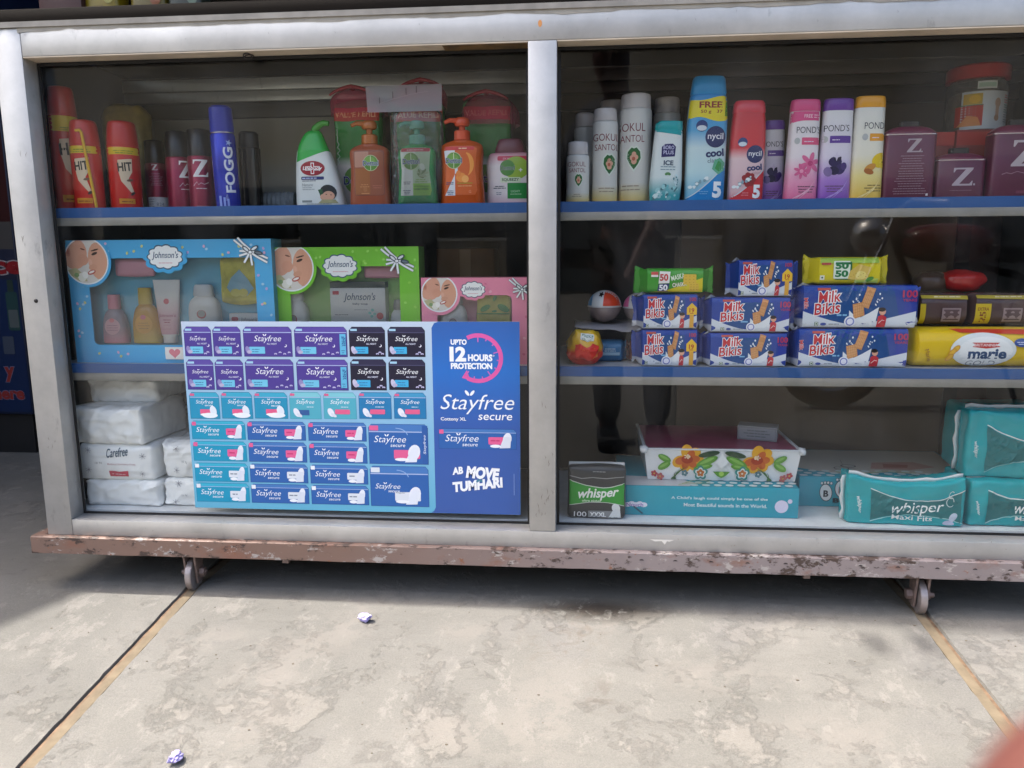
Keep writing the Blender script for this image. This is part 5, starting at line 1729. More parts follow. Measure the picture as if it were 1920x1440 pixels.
# ================================================================== biscuits and sweets, middle shelf of the right bay
silver = mat('silver_blue_foil', '#1f3f96', .22, .25, grad=[(0, '#c9ccd2'), (.2, '#b9c0d0'), (.24, '#20408f'), (1, '#1c3f9c')], bumpy=(40, .25, .002))
def milk(label, X, Y, z, L, H, D, kind, seed, rz=0.0):
    t = thing('biscuit_pack', label, 'biscuit pack', (X, Y, z), rz=rz, group='blue and white milk biscuit packs')
    flowpack('wrapper', L, H, D, silver, t, 13, seed=seed, amp=1.3, flare=.44)
    d = Dec(packsurf(H, D), sub=14, base=1.0, step=.04)
    h2 = L/2
    d.rect(-h2+5, 2, h2-5, H-2, '#1c3f94')
    d.poly([(-h2+5+L*.18, 2), (h2-30, 2), (h2-5-L*.2, H-2), (-h2+5+L*.22, H-2)], '#174a86')
    d.rect(h2-5-L*.10, 2, h2-5, H-2, '#243a9a')
    d.poly([(-h2+5, H*.40)]+wave(-h2+5, h2-5, lambda q: H*(.40-.52*math.sin(q*2.9)*.62) if q < .55 else H*(.10+.30*(q-.55)/.45))+[(h2-5, 2), (-h2+5, 2)], '#cfd6df')
    u0 = -h2+L*.14 if kind != 'wide' else -h2+L*.12
    w = L*.30 if kind != 'wide' else L*.235
    if kind == 'price': w, u0 = L*.34, -h2+L*.08
    d.rect(u0+w*.08, H*.88, u0+w*.55, H*.94, '#b5483c')
    d.text('Milk', u0+w*.52, H*.735, w=w*.82, h=H*.27, c='#c22a35', bold=.018, shear=.16, rot=R(6), out='#eef0f2', outw=.05)
    d.text('Bikis', u0+w*.45, H*.465, w=w*.95, h=H*.27, c='#c22a35', bold=.018, shear=.16, rot=R(6), out='#eef0f2', outw=.05)
    d.text('abc', u0+w*.95, H*.30, w=w*.36, h=H*.055, c='#7fb3da', shear=.2, rot=R(14)) if False else d.small(u0+w*.8, u0+w*1.2, H*.29, 1, 3, H*.04, '#7fb3da')
    bx = u0+w+L*(.16 if kind != 'price' else .12)
    # milk splash and two biscuits
    d.poly([(bx-L*.10, H*.04), (bx+L*.12, H*.04), (bx+L*.15, H*.5), (bx+L*.07, H*.36), (bx, H*.26), (bx-L*.07, H*.34), (bx-L*.10, H*.42)], '#dde2e8')
    for q in ((-.07, .62, -.02, .78), (-.02, .60, -.045, .68), (.12, .55, .15, .80), (.13, .62, .17, .70)):
        d.ell(bx+q[2]*L, H*q[3], 1.5, 2.0, '#dfe6ee', 10); d.ell(bx+(q[0]+q[2])/2*L, H*(q[1]+q[3])/2, 1.0, 1.4, '#dfe6ee', 8); d.ell(bx+q[0]*L, H*q[1], 1.2, 2.4, '#dfe6ee', 8, .5)
    b1 = [(bx-L*.06, H*.22), (bx+L*.03, H*.30), (bx+L*.015, H*.62), (bx-L*.075, H*.56)]
    b2 = [(bx-L*.01, H*.52), (bx+L*.06, H*.46), (bx+L*.115, H*.92), (bx+L*.045, H*.97)]
    for bq in (b1, b2):
        d.poly(bq, '#c48a58'); cx, cy = sum(p[0] for p in bq)/4, sum(p[1] for p in bq)/4
        d.poly([(cx+(p[0]-cx)*.84, cy+(p[1]-cy)*.84) for p in bq], '#d39c69')
        for i in range(1, 5):
            d.line([tuple(bq[0][k]+(bq[1][k]-bq[0][k])*i/5 for k in (0, 1)), tuple(bq[3][k]+(bq[2][k]-bq[3][k])*i/5 for k in (0, 1))], .5, '#b27a48'); d.k -= 1
            d.line([tuple(bq[0][k]+(bq[3][k]-bq[0][k])*i/5 for k in (0, 1)), tuple(bq[1][k]+(bq[2][k]-bq[1][k])*i/5 for k in (0, 1))], .5, '#b27a48'); d.k -= 1
        d.k += 1
    # small red-shirted figure, badge, marks
    gx = bx+L*(.17 if kind != 'price' else .155)
    d.poly([(gx-L*.035, 2.5), (gx+L*.04, 2.5), (gx+L*.045, H*.26), (gx+L*.01, H*.33), (gx-L*.025, H*.28)], '#c02f3c')
    d.ell(gx+L*.01, H*.39, H*.075, H*.08, '#d9a58c', 12); d.ell(gx+L*.005, H*.44, H*.085, H*.05, '#241a1a', 12); d.line([(gx-L*.02, H*.12), (gx+L*.01, H*.20), (gx+L*.03, H*.18)], 1, '#e9dcdc')
    d.ell(bx-L*.09, H*.16, H*.13, H*.13, '#e6e9f0', 18); d.ell(bx-L*.09, H*.16, H*.10, H*.10, '#7a86c4', 16); d.ell(bx-L*.09, H*.16, H*.07, H*.07, '#e3e4f2', 14)
    d.rect(u0+w*.02, H*.06, u0+w*.16, H*.15, '#2f5a3a'); d.rect(u0+w*.04, H*.07, u0+w*.14, H*.14, '#dfe6df'); d.ell(u0+w*.09, H*.105, H*.02, H*.02, '#2f5a3a', 8)
    if kind != 'price': d.ell(u0+w*.34, H*.10, H*.07, H*.035, '#2f4a9a', 12)
    d.small(u0+w*.5, u0+w*.95, H*.09, 1, 3, H*.02, '#7d8796')
    if kind == 'price':
        px = h2-L*.135
        d.text('100', h2-L*.12, H*.86, w=L*.11, h=H*.11, c='#a83352', bold=.03)
        d.rect(px-L*.035, 3, px+L*.035, H*.42, '#dba43c')
        d.poly([(px-L*.085, H*.42), (px+L*.085, H*.42), (px+L*.085, H*.62), (px, H*.76), (px-L*.085, H*.62)], '#e6bc30')
        d.text('19', px, H*.545, w=L*.085, h=H*.13, c='#b03a20', bold=.03); d.small(px-L*.04, px+L*.04, H*.45, 1, 3, H*.02, '#b03a20')
    else:
        d.text('100', h2-L*.085, H*.80, w=L*.125, h=H*.17, c='#b0355a', bold=.03); d.text('YEARS', h2-L*.085, H*.655, w=L*.12, h=H*.06, c='#a8325a', bold=.02)
        if kind == 'wide':
            d.text('Milk', -h2+L*.045, H*.58, w=H*.26, h=L*.035, c='#c9444c', bold=.03, rot=R(-86), out='#cfd6df')
    d.build('label_print', t)
    # turned-up foil at one top corner
    V = [(-h2*MMU*.97, -D*.0003, H*.00098), (-h2*MMU*.80, -D*.0001, H*.00100), (-h2*MMU*.93, -D*.0002, (H+5)*MMU), (-(h2+7)*MMU, -D*.0003, (H-4)*MMU)]
    mk('foil_corner', V, [(0, 1, 2), (0, 2, 3)], mat('pale_foil', '#b3b7c2', .25, .5), t)
milk('milk biscuit pack with price arrow, bottom of the left stack', 0.2390, 0.104, LZ, 112, 71, 62, 'price', 1)
milk('milk biscuit pack with price arrow, under the green wafer pack', 0.2380, 0.106, LZ+.0716, 110, 66, 62, 'price', 2, R(1.5))
milk('medium milk biscuit pack at the bottom of the middle stack', 0.3860, 0.106, LZ, 150, 65, 66, 'mid', 3)
milk('medium milk biscuit pack second in the middle stack', 0.3880, 0.108, LZ+.0656, 152, 66, 66, 'mid', 4, R(-1))
milk('milk biscuit pack with price arrow on top of the middle stack', 0.4130, 0.112, LZ+.1322, 108, 69, 60, 'price', 5, R(1))
milk('widest milk biscuit pack at the bottom of the right stack', 0.5770, 0.108, LZ, 206, 73, 68, 'wide', 6)
milk('widest milk biscuit pack carrying the yellow biscuit pack', 0.5860, 0.112, LZ+.0736, 212, 80, 68, 'wide', 7, R(-.8))

def fifty(label, X, Y, z, L, H, D, c, c2, kind):
    t = thing('snack_pack', label, 'biscuit pack', (X, Y, z), rz=R(1 if kind else -1), group='crimped salty biscuit packs')
    flowpack('wrapper', L, H, D, mat('snack_film_'+kind_n(kind), c, .25, bumpy=(50, .35, .002)), t, 17, n=5, seed=11+kind, amp=1.2, flare=.56)
    d = Dec(packsurf(H, D, 5), sub=12, base=1.2, step=.04)
    h2 = L/2
    if kind == 0:
        d.poly([(-h2+8, 3), (h2-6, 3), (h2-6, H*.62), (-h2+40, 6)], '#d3c21c')
        d.rect(-h2+12, H*.74, -h2+25, H*.86, '#c94a3c'); d.rect(-h2+12, H*.66, -h2+25, H*.74, '#e9e4dc')
        d.poly([(-h2+26, H*.40), (-h2+46, H*.42), (-h2+48, H*.86), (-h2+28, H*.88)], '#e8e6e0'); d.text('50', -h2+36, H*.64, w=16, h=H*.28, c='#c23a34', bold=.04)
        d.poly([(-h2+24, H*.10), (-h2+44, H*.08), (-h2+46, H*.40), (-h2+26, H*.38)], '#1f2f66'); d.text('50', -h2+35, H*.24, w=16, h=H*.24, c='#eef0f4', bold=.04)
        d.text('MASKA', -h2+62, H*.66, w=26, h=H*.2, c='#e4f0d8', bold=.02, rot=R(14)); d.text('CHASKA', -h2+65, H*.36, w=26, h=H*.16, c='#eef2dc', bold=.02, rot=R(6), out='#6a4a1c')
        for a, b, s in ((h2-30, H*.56, 12), (h2-22, H*.26, 9)):
            d.rect(a-s, b-s*.8, a+s, b+s*.8, '#d9b53a', 2)
            for i in range(3):
                for j in range(3): d.ell(a-s*.6+i*s*.6, b-s*.5+j*s*.5, 1.3, .8, '#b98f22', 8); d.k -= 1
            d.k += 1
    else:
        d.rect(-h2+6, H*.78, h2-8, H*.97, '#a3c44a'); d.rect(h2-50, 3, h2-8, H*.22, '#b6cc5a')
        d.rect(-h2+8, H*.72, -h2+25, H*.80, '#b5483c'); d.rect(-h2+6, H*.18, -h2+14, H*.34, '#e6e6cf'); d.ell(-h2+10, H*.26, 1.8, 1.8, '#2f5a3a', 8)
        d.rect(-h2+33, H*.18, -h2+63, H*.82, '#1f6b3a', 2); d.rect(-h2+30, H*.22, -h2+60, H*.86, '#dfe9d8', 2)
        d.text('50', -h2+45, H*.69, w=24, h=H*.25, c='#1f7a44', bold=.05); d.text('50', -h2+45, H*.40, w=24, h=H*.25, c='#1f7a44', bold=.05)
        d.poly([(h2-64, H*.20), (h2-30, H*.16), (h2-22, H*.62), (h2-44, H*.74), (h2-60, H*.5)], '#d5b85a'); d.ell(h2-40, H*.34, 10, 8, '#e3d37a', 14); d.ell(h2-24, H*.2, 8, 4, '#4f8f3a', 12, .4)
        for i in range(8): d.ell(h2-58+i*4.4, H*(.3+.05*(i % 3)), 1, .7, '#a9882f', 7)
    d.build('label_print', t)
def kind_n(k): return ('green', 'yellow')[k]
fifty('green and yellow biscuit pack on top of the left stack', 0.2480, 0.112, LZ+.1385, 114, 48, 58, '#3f9a2c', '#d3c21c', 0)
fifty('yellow and lime biscuit pack on top of the right stack', 0.5680, 0.118, LZ+.1542, 120, 51, 56, '#d6c61c', '#a3c44a', 1)

t = thing('tea_biscuit_pack', 'long yellow round-biscuit pack with red end at the shelf front', 'biscuit pack', (0.8100, 0.112, LZ), group=None)
flowpack('wrapper', 236, 74, 74, mat('yellow_foil', '#d9b81c', .25, bumpy=(28, .35, .003)), t, 12, n=2.6, seed=21, amp=1.4)
d = Dec(packsurf(74, 74, 2.6), sub=9, base=1.6, step=.05)
d.poly([(-40, 66), (112, 62), (112, 71), (-56, 72)], '#c23a24')
d.ell(0, 34, 58, 32, '#d8dfe2', 36); d.ell(4, 32, 48, 27, '#e6eaec', 30)
d.poly([(-20, 48), (28, 48), (29, 40), (5, 37), (-19, 40)], '#b8302c'); d.text('BRITANNIA', 4, 43.5, w=42, h=5.2, c='#f2dede', bold=.02)
d.text('marie', 8, 27, w=68, h=19, c='#2c4a72', bold=.04); d.text('GOLD', 0, 9, w=52, h=10, c='#7d8a96')
d.ell(68, 48, 15, 8, '#2f4f96', 18); d.small(58, 78, 48, 2, 3.6, 1.4, '#c9d3ea')
for a, b in ((-48, 36), (-54, 30), (-58, 20)): d.ell(a, b, 9, 5, '#c98f2c', 12, .8); d.ell(a, b, 7, 3.4, '#e0b23c', 12, .8)
d.poly([(80, 6), (112, 10), (112, 56), (96, 50)], '#c9401f'); d.text('Marie', -96, 24, w=24, h=8, c='#8f5a1c', rot=R(-70))
d.build('label_print', t)
for k, (x, L, lb) in enumerate(((0.7560, 92, 'brown cream biscuit pack nearer the blue packs'), (0.8660, 112, 'brown cream biscuit pack at the right edge with yellow tag'))):
    t = thing('cream_biscuit_pack', lb, 'biscuit pack', (x, 0.150, LZ+.0746), group='brown biscuit packs on the yellow pack')
    flowpack('wrapper', L, 62, 60, mat('brown_film', '#4e3a3c', .25, bumpy=(45, .4, .003)), t, 8, n=3, seed=31+k, amp=1.5)
    d = Dec(packsurf(62, 60, 3), sub=9, base=1.6, step=.05)
    d.rect(-L/2+2, 4, -L/2+30 if k else -L/2+12, 42, '#cbb21f')
    if k: d.text('25', -L/2+16, 17, w=20, h=12, c='#7d3a18', bold=.03, rot=R(90)); d.text('EXTRA', -L/2+16, 32, w=20, h=6, c='#7d3a18', bold=.02)
    d.rect(-4, 8, 30, 34, '#8f7d82', 1); d.rect(-1, 11, 27, 31, '#574448', 1)
    d.poly([(-L/2+4, 52), (L/2-4, 50), (L/2-4, 57), (-L/2+4, 58)], '#bba83a'); d.small(-20, 30, 54, 1, 3, 2, '#e6dfc0')
    d.build('label_print', t)
t = thing('red_wrapper_pack', 'red and brown twisted wrapper lying on the brown packs', 'packet', (0.815, 0.185, LZ+.1366))
f = softshape(78, 60, 42, 2.6, .1, 4, .04, 4)
softbox('wrapper', f, mat('red_foil', '#b01f1f', .18, bumpy=(40, .5, .004)), t)
f = softshape(62, 50, 38, 3, .1, 4, .04, 9)
o = softbox('brown_wrapper_end', f, gloss('dark_brown_film', '#3a2422', .3), t); o.location = (-.056, .012, 0)

# toy balls on a sheet, sweets bags
t = thing('paper_tray', 'grey paper sheet bent over the small packets', 'tray', (0.150, 0.170, LZ))
V, F = [], []
for i in range(15):
    x = -.092+.184*i/14
    for j, y in enumerate((-.060, -.03, 0, .05, .09)):
        V.append((x, y, .074+.004*noise.noise((x*30, y*30, 0))-(.010 if j == 0 else 0)*(1-abs(i-7)/7)))
for i in range(14):
    for j in range(4):
        a = i*5+j
        F.append((a, a+5, a+6, a+1))
o = mk('sheet', V, F, mat('grey_paper', '#8f8c92', .7), t, smooth=60)
s = o.modifiers.new('t', 'SOLIDIFY'); s.thickness = .0012
for x in (-.088, .088):
    box('side_fold', x-.001, x+.001, -.055, .088, 0, .0735, mat('grey_paper'), t)
def ball(label, X, Y, r, cols):
    t = thing('toy_ball', label, 'toy ball', (X, Y, LZ+.0735+.002), group='two-part toy balls', rz=R(-14))
    seg = 28
    for nm, lo, hi in (('upper_shell', .02, 1.57), ('lower_shell', -1.57, -.02)):
        pf = [(r*(1+math.sin(lo+(hi-lo)*i/9)*.95), max(.3, r*math.cos(lo+(hi-lo)*i/9)), max(.3, r*math.cos(lo+(hi-lo)*i/9))) for i in range(10)]
        loftz(nm, pf, gloss('ball_white', '#d6d8da', .2) if nm[0] == 'u' else mat('ball_clear_half', '#8d7f80', .2, var=.3), t, seg=seg)
    loftz('seam_ring', [(r-1.2, r+.5, r+.5), (r+1.2, r+.5, r+.5)], gloss('ball_ring', '#c3c6ca', .3), t)
    d = Dec(lambda u, v: (u, -math.sqrt(max(1, r*r-u*u-((v-r)/.95)**2)), v), sub=4, base=.5)
    top = lambda u: r+.95*math.sqrt(max(0, r*r*.985-u*u))
    for a, b, c in cols:
        d.poly([(a*r+(b-a)*r*i/8, r+2) for i in range(9)]+[(b*r-(b-a)*r*i/8, max(r+2.1, top(b*r-(b-a)*r*i/8))) for i in range(9)], c)
    d.star(-2, r*1.72, 6, 5, '#1f1d20', .5)
    d.build('colour_bands', t)
ball('toy ball with blue, white and orange bands', 0.118, 0.172, 34, [(-.98, -.6, '#3f8fc0'), (.12, .98, '#d9482a')])
ball('toy ball with pink and white bands behind the biscuit stack', 0.187, 0.182, 31, [(-.97, -.5, '#d8619a')])
t = thing('sweet_bag', 'yellow and red twisted bag of nut sweets by the centre post', 'packet', (0.078, 0.104, LZ))
f = softshape(70, 62, 68, 2.6, .1, 7.0, .04, 12)
softbox('wrapper', f, mat('yellow_red_foil', '#d9a41c', .2, grad=[(0, '#c92a20'), (.38, '#cf3422'), (.5, '#dba41e'), (1, '#d9b21e')], bumpy=(40, .4, .003)), t)
d = Dec(softsurf(f, 70, 68), sub=6, base=1.2)
d.rect(-9, 52, 18, 66, '#dfe5e0', 2); d.text('nuty', 5, 60, w=23, h=8, c='#2f6a4a', bold=.02); d.text('choco', 3, 54, w=17, h=4, c='#2f6a4a')
d.poly([(-22, 42), (-10, 46), (4, 40), (14, 47), (32, 43), (34, 12), (10, 4), (-18, 8)], '#d22a20'); d.text('as', 4, 28, w=12, h=6, c='#e8603a', shear=.2)
d.poly([(20, 6), (34, 12), (34, 28), (26, 18)], '#e38a2c')
d.build('label_print', t)
for k, (x, y, c, lb) in enumerate(((0.128, 0.150, '#2f6f9e', 'small blue foil packet under the grey paper sheet'), (0.196, 0.158, '#6a2424', 'small dark red packet behind the left biscuit stack'))):
    t = thing('foil_packet', lb, 'packet', (x, y, LZ))
    flowpack('wrapper', 56, 44, 40, mat('packet_foil_'+str(k), c, .25, bumpy=(50, .5, .003)), t, 6, n=2.6, seed=41+k, amp=1.5)
    d = Dec(packsurf(44, 40, 2.6), sub=8, base=1.5); d.rect(-20, 14, 20, 20, '#8fb3c9' if k == 0 else '#8f4a44'); d.small(-12, 14, 26, 2, 4, 1.5, '#b9d0de'); d.build('label_print', t)

# ================================================================== bottom level
BZ = FL+0.0003
wh = mat('wrinkled_white_film', '#f4f6f6', .22, bumpy=(22, .9, .007), ridged=True, stretch=(.45, 1, 1.2), var=.03)
def carefree(label, X, Y, z, W, H, D, seed, front=False, rz=0.0):
    t = thing('pad_pack', label, 'pad pack', (X, Y, z), rz=rz, group='white wrapped pad packs')
    f = softshape(W, D, H, 6, .09, 4.2 if not front else 2.4, .022, seed, 0, 1.0 if front else 4.0)
    softbox('wrapper', f, wh, t, 40, 16, 22)
    d = Dec(softsurf(f, W, H), sub=8, base=1.2)
    def fl_(u, v, s):
        for i in range(7):
            a = math.pi*2*i/7; d.line([(u, v), (u+s*math.cos(a), v+s*math.sin(a))], 1.0, '#a7aab2'); d.k -= 1
        d.k += 1
        d.ell(u, v, 1.5, 1.5, '#8f8f9a', 8)
    if front:
        d.text('Carefree', 6, H*.80, w=46, h=19, c='#1f4a66', bold=.01, shear=.35, rot=R(6))
        d.text('10 N', -36, H*.50, w=15, h=4.5, c='#8f9398'); d.text('Belted Sanitary Pads', 16, H*.48, w=60, h=4.6, c='#b57f8c')
        d.poly([(-12, H*.12), (28, H*.14), (28, H*.30), (10, H*.27), (-12, H*.28)], '#c2374f'); d.small(-8, 24, H*.18, 2, 5, 1.4, '#e9b9c2')
        for u, v in ((-60, H*.85), (-60, H*.30), (62, H*.72), (58, H*.22)): fl_(u, v, 7)
        d.build('label_print', t)
    elif seed > 20:
        fl_(-30, H*.85, 7); fl_(-34, H*.2, 7); d.text('10 N', -14, H*.45, w=14, h=4.5, c='#9aa0a6')
        d.build('label_print', t)
carefree('crumpled white pad pack at the bottom left corner', -0.8900, 0.150, BZ, 162, 54, 150, 3)
carefree('white pad pack with blue script and a red tab', -0.8990, 0.152, BZ+.0555, 166, 76, 150, 7, True)
carefree('wrinkled white pad pack third up the left stack', -0.9060, 0.156, BZ+.1330, 158, 78, 160, 12, rz=R(-4))
carefree('topmost white pad pack right below the shelf', -0.9080, 0.200, BZ+.2120, 148, 52, 140, 16, rz=R(3))
carefree('white pad pack half behind the poster, upper one', -0.7400, 0.166, BZ+.0600, 124, 76, 150, 25)
carefree('white pad pack half behind the poster, lower one', -0.7410, 0.160, BZ, 122, 58, 150, 22)
carefree('white pad pack deep behind the left stack', -0.8200, 0.330, BZ+.0010, 200, 150, 130, 29)

t = thing('pad_pack', 'small green and charcoal pad pack by the centre post', 'pad pack', (0.1040, 0.086, BZ), group='branded pad packs')
f = softshape(114, 46, 106, 6, .10, 1.2, .03, 5)
softbox('wrapper', f, mat('charcoal_film', '#37393c', .3, bumpy=(30, .3, .003)), t)
d = Dec(softsurf(f, 114, 106), sub=8, base=1.2, step=.06)
d.poly(wave(-55, 55, lambda q: 80-18*math.sin(q*2.4)+6*q)+wave(55, -55, lambda q: 28+8*math.sin(q*3.1)), '#2f9a35')
d.line(wave(-55, 55, lambda q: 80-18*math.sin(q*2.4)+6*q), 1.6, '#cfd6cf'); d.line(wave(-55, 55, lambda q: 28+8*math.sin(q*3.1)), 1.2, '#cfd6cf')
d.text('whisper', 4, 52, w=80, h=25, c='#f2f5f0', bold=.025, shear=.3, rot=R(4)); d.text('ultra nights', -10, 38, w=36, h=6, c='#d3e6cf', bold=.02)
d.text('100', -32, 10, w=25, h=11, c='#e9eaec', bold=.01); d.rect(-16, 3, 42, 18, '#8a8d90', 1); d.text('XXXL', 3, 10, w=32, h=9.5, c='#f3f4f4', bold=.04)
d.ell(38, 24, 8, 9, '#e9ecec', 16, .4); d.poly([(22, 2), (48, 2), (46, 20), (34, 22)], '#dfe4e6')
d.line([(-54, 88), (-30, 84), (-8, 86), (20, 84), (54, 87)], 1.6, '#9a9c9e'); d.small(-10, 20, 97, 1, 3, 1.4, '#9a9c9e')
d.build('label_print', t)
box('top_seal', -.055, .055, -.004, .004, .1055, .110, mat('white_seal_film', '#d7dadb', .4), t)

def top_dec(H, **k):
    d = Dec(lambda u, v: (u, v, H), **k)
    def tris(P, T, c, kk=None, d=d):
        lev = d.k if kk is None else kk
        n = len(d.V)
        for u, v in P: d.V.append((u*MMU, v*MMU, (H+d.base+lev*d.step)*MMU))
        for q in T:
            a, b, e = (P[i] for i in q)
            cr = (b[0]-a[0])*(e[1]-a[1])-(b[1]-a[1])*(e[0]-a[0])
            d.F.append(tuple(n+i for i in (q if cr > 0 else q[::-1]))); d.C.append(list(lin(c)))
        if kk is None: d.k += 1
    d.tris = tris
    return d
tealc = mat('teal_carton', '#1f9fb4', .4, var=.03)
t = thing('baby_set_box', 'long teal carton with white lettering about a laugh', 'carton', (0.3270, 0.092, BZ), group='teal dotted cartons')
b = box('carton_body', -.174, .174, 0, .235, 0, .0615, tealc, t, bev=.0012)
d = Dec(base=.4)
d.text("A Child's laugh could simply be one of the", 20, 37.5, w=188, h=7.4, c='#dff0f2', bold=.012)
d.text('Most Beautiful sounds in the World.', 32, 24, w=162, h=7.4, c='#dff0f2', bold=.012)
d.ell(141, 24, 13, 13, '#d6d3ea', 24); d.ell(157, 35, 4.6, 4.6, '#d6d3ea', 14)
for i in range(5): d.ell(-160+i*8, 22+2*(i % 2), 7, 5, '#e3e6f0', 12)
d.text('Nouch', -146, 22, w=34, h=8, c='#9a7fc0', bold=.02); d.poly([(-150, 18), (-146, 19), (-128, 4), (-132, 3)], '#2f5a6a')
d.build('front_print', t)
d = top_dec(61.5, base=.4)
d.poly([(-172, 2), (-40, 2), (-20, 20), (-60, 60), (-172, 70)], '#cfd0d2')
for i in range(9):
    for j in range(4):
        u, v = -28+i*23+(j % 2)*11, 10+j*18
        if u < 168: d.ell(u, v, 8, 7, '#d5e6e6', 14)
for i in range(3): d.line([(-60+i*8, 6+i*8), (-40+i*6, 16+i*9), (-10, 12+i*10), (6, 22+i*10)], 2.2, '#8aa84a')
d.build('top_print', t)
t = thing('baby_set_box', 'teal dotted carton with footprint badges further back', 'carton', (0.7050, 0.172, BZ), group='teal dotted cartons')
box('carton_body', -.182, .182, 0, .225, 0, .0640, tealc, t, bev=.0012)
d = Dec(base=.4)
for u, v, c, ch in ((-128, 30, '#1f2a33', 'B'), (-98, 38, '#b03a4a', 'B')):
    d.ell(u, v, 13, 19, '#1f2a33', 20, .15); d.ell(u, v, 11.6, 17.4, '#e9edee', 20, .15)
    for i in range(4): d.ell(u-9+i*6.2, v+20+1.4*math.sin(i), 3.2, 3.6, '#1f2a33', 10); d.ell(u-9+i*6.2, v+20+1.4*math.sin(i), 2.3, 2.7, '#e9edee', 10)
    d.text(ch, u, v-2, h=14, c=c, bold=.04)
d.text('Bio', -98, 14, w=32, h=10, c='#123844', bold=.05)
d.build('front_print', t)
d = top_dec(64, base=.4)
d.poly([(-120, 34), (-90, 22), (-40, 26), (10, 40), (60, 30), (170, 40), (178, 220), (-178, 220), (-178, 70)], '#c3bfb6')
for i in range(10):
    for j in range(3): d.ell(-172+i*27+(j % 2)*13, 8+j*17, 8.5, 7, '#d5e6e6', 14)
d.poly([(-20, 60), (60, 55), (120, 80), (90, 120), (0, 110)], '#b98f86'); d.poly([(10, 70), (60, 72), (70, 95), (20, 100)], '#9c5a54')
for u, v in ((-80, 60), (-60, 78)): d.ell(u, v, 16, 11, '#2b3034', 16); d.ell(u, v, 13.5, 8.6, '#c9c7c0', 16)
d.line([(-100, 30), (-40, 24), (0, 40), (60, 30)], 3, '#8fae3c'); d.line([(-60, 130), (-70, 80), (-100, 40)], 1.2, '#8a8680')
d.build('top_print', t)

# flower-patterned tray-shaped gift box
t = thing('flower_box', 'white gift tray printed with orange flowers and green leaves', 'gift tray', (0.3560, 0.128, BZ+.0632))
Hh = 63
def tp(u, v, y): k = 1-.055*(1-v/Hh); return (u*k*MMU, (y*(.97+.03*v/Hh))*MMU, v*MMU)
V, F = [], []
for v in (0, Hh):
    V += [tp(-155, v, 6 if v == 0 else 0), tp(155, v, 6 if v == 0 else 0), tp(155, v, 225), tp(-155, v, 225)]
F = [(3, 2, 1, 0), (0, 1, 5, 4), (1, 2, 6, 5), (2, 3, 7, 6), (3, 0, 4, 7), (4, 5, 6, 7)]
mk('tray_body', V, F, gloss('white_flower_card', '#dfe2e4', .35), t)
bm = bmesh.new()
for x0, x1, y0, y1 in ((-157, 157, -2, 5), (-157, -150, 5.1, 226), (150, 157, 5.1, 226)): bbox(bm, x0*MMU, x1*MMU, y0*MMU, y1*MMU, (Hh+.3)*MMU, (Hh+4)*MMU, .001, 1)
bm_obj('rim', bm, gloss('white_rim_film', '#d9dcdf', .25), t)
box('lid_panel', -.149, .149, .006, .222, (Hh+.3)*MMU, (Hh+2)*MMU, mat('rose_lid', '#a5506a', .3, var=.15), t)
for sx in (-1, 1):
    f = softshape(16, 20, 14, 3, .2, 2.5, .1, 3+sx); o = softbox('film_knot', f, gloss('white_rim_film'), t, 6, 6, 6); o.location = (sx*.156, .002, (Hh-6)*MMU)
d = Dec(lambda u, v: (u*(1-.055*(1-v/Hh)), 6*(1-v/Hh), v), sub=20, base=.5, step=.05)
for s in (-1, 1):
    for i in range(6):
        a = R(-150+i*48); d.ell(s*70+26*math.cos(a)*.7, 46+20*math.sin(a)*.7, 16, 12, '#e0a52c', 14, a)
    for i in range(5):
        a = R(-160+i*55); d.ell(s*70+14*math.cos(a), 44+10*math.sin(a), 12, 8, '#c4602a', 12, a)
    d.ell(s*70, 44, 12, 9, '#a8391f', 16); d.ell(s*68, 50, 5, 4, '#e9c9a0', 10)
    for i in range(5): d.ell(s*70+5*math.cos(i*1.26), 50+4*math.sin(i*1.26), 1.6, 1.4, '#f3e3cf', 7)
    for a, b, c, e, ro in ((30, 40, 24, 8, -.45*s), (38, 28, 20, 6, -.2*s), (116, 46, 14, 7, .5*s), (118, 30, 15, 7, -.5*s)): d.ell(s*a, b, c, e, '#5f9a3a', 14, ro); d.ell(s*a, b+1.5, c*.7, e*.4, '#86b85a', 12, ro)
    d.ell(s*26, 56, 22, 6, '#2f4a34', 12, -.2*s)
    d.flower(s*43, 16, 15, 5, '#3a8a84', None, rot=.3); d.flower(s*43, 16, 11, 5, '#dfe6e2', None, rot=.3); d.flower(s*43, 16, 8, 5, '#c9743a', '#e9dccb', rot=.3)
    d.flower(s*76, 15, 7, 5, '#5a7f8a', '#c9d3d6'); d.flower(s*140, 13, 7, 5, '#b8434f', '#e0b04a'); d.flower(s*128, 7, 8, 5, '#c06a6a', '#d9a04a')
    for i in range(4): d.line([(s*(96+i*3), 2), (s*(92-i*5+6), 12+i*3), (s*(88-i*8+6), 18+i*4)], lambda q: 2.4*(1-q)+.4, '#3f6a3a')
d.poly([(0, 26), (14, 40), (0, 58), (-14, 40)], '#e6e9ea'); d.poly([(-18, 20), (18, 20), (8, 10), (0, 6), (-8, 10)], '#5f9a3a'); d.ell(0, 15, 5, 5, '#a8cf5a', 12)
d.build('flower_print', t)
t = thing('small_clear_carton', 'little frosted clear carton lying on the flower tray', 'carton', (0.4480, 0.230, BZ+.0632+.0656), rz=R(-18))
box('carton_body', -.040, .040, -.022, .022, 0, .030, thin('frosted_plastic', (.8, .82, .85), 1.2, .1, 1.45, haze=.45, hazecol=(.55, .57, .62)), t, bev=.001)
d = Dec(); d.rect(-36, 4, 36, 26, '#8f949c'); d.small(-30, 30, 20, 3, 6, 2, '#6b7078'); d.build('label_print', t, loc=(0, -.0222, 0))

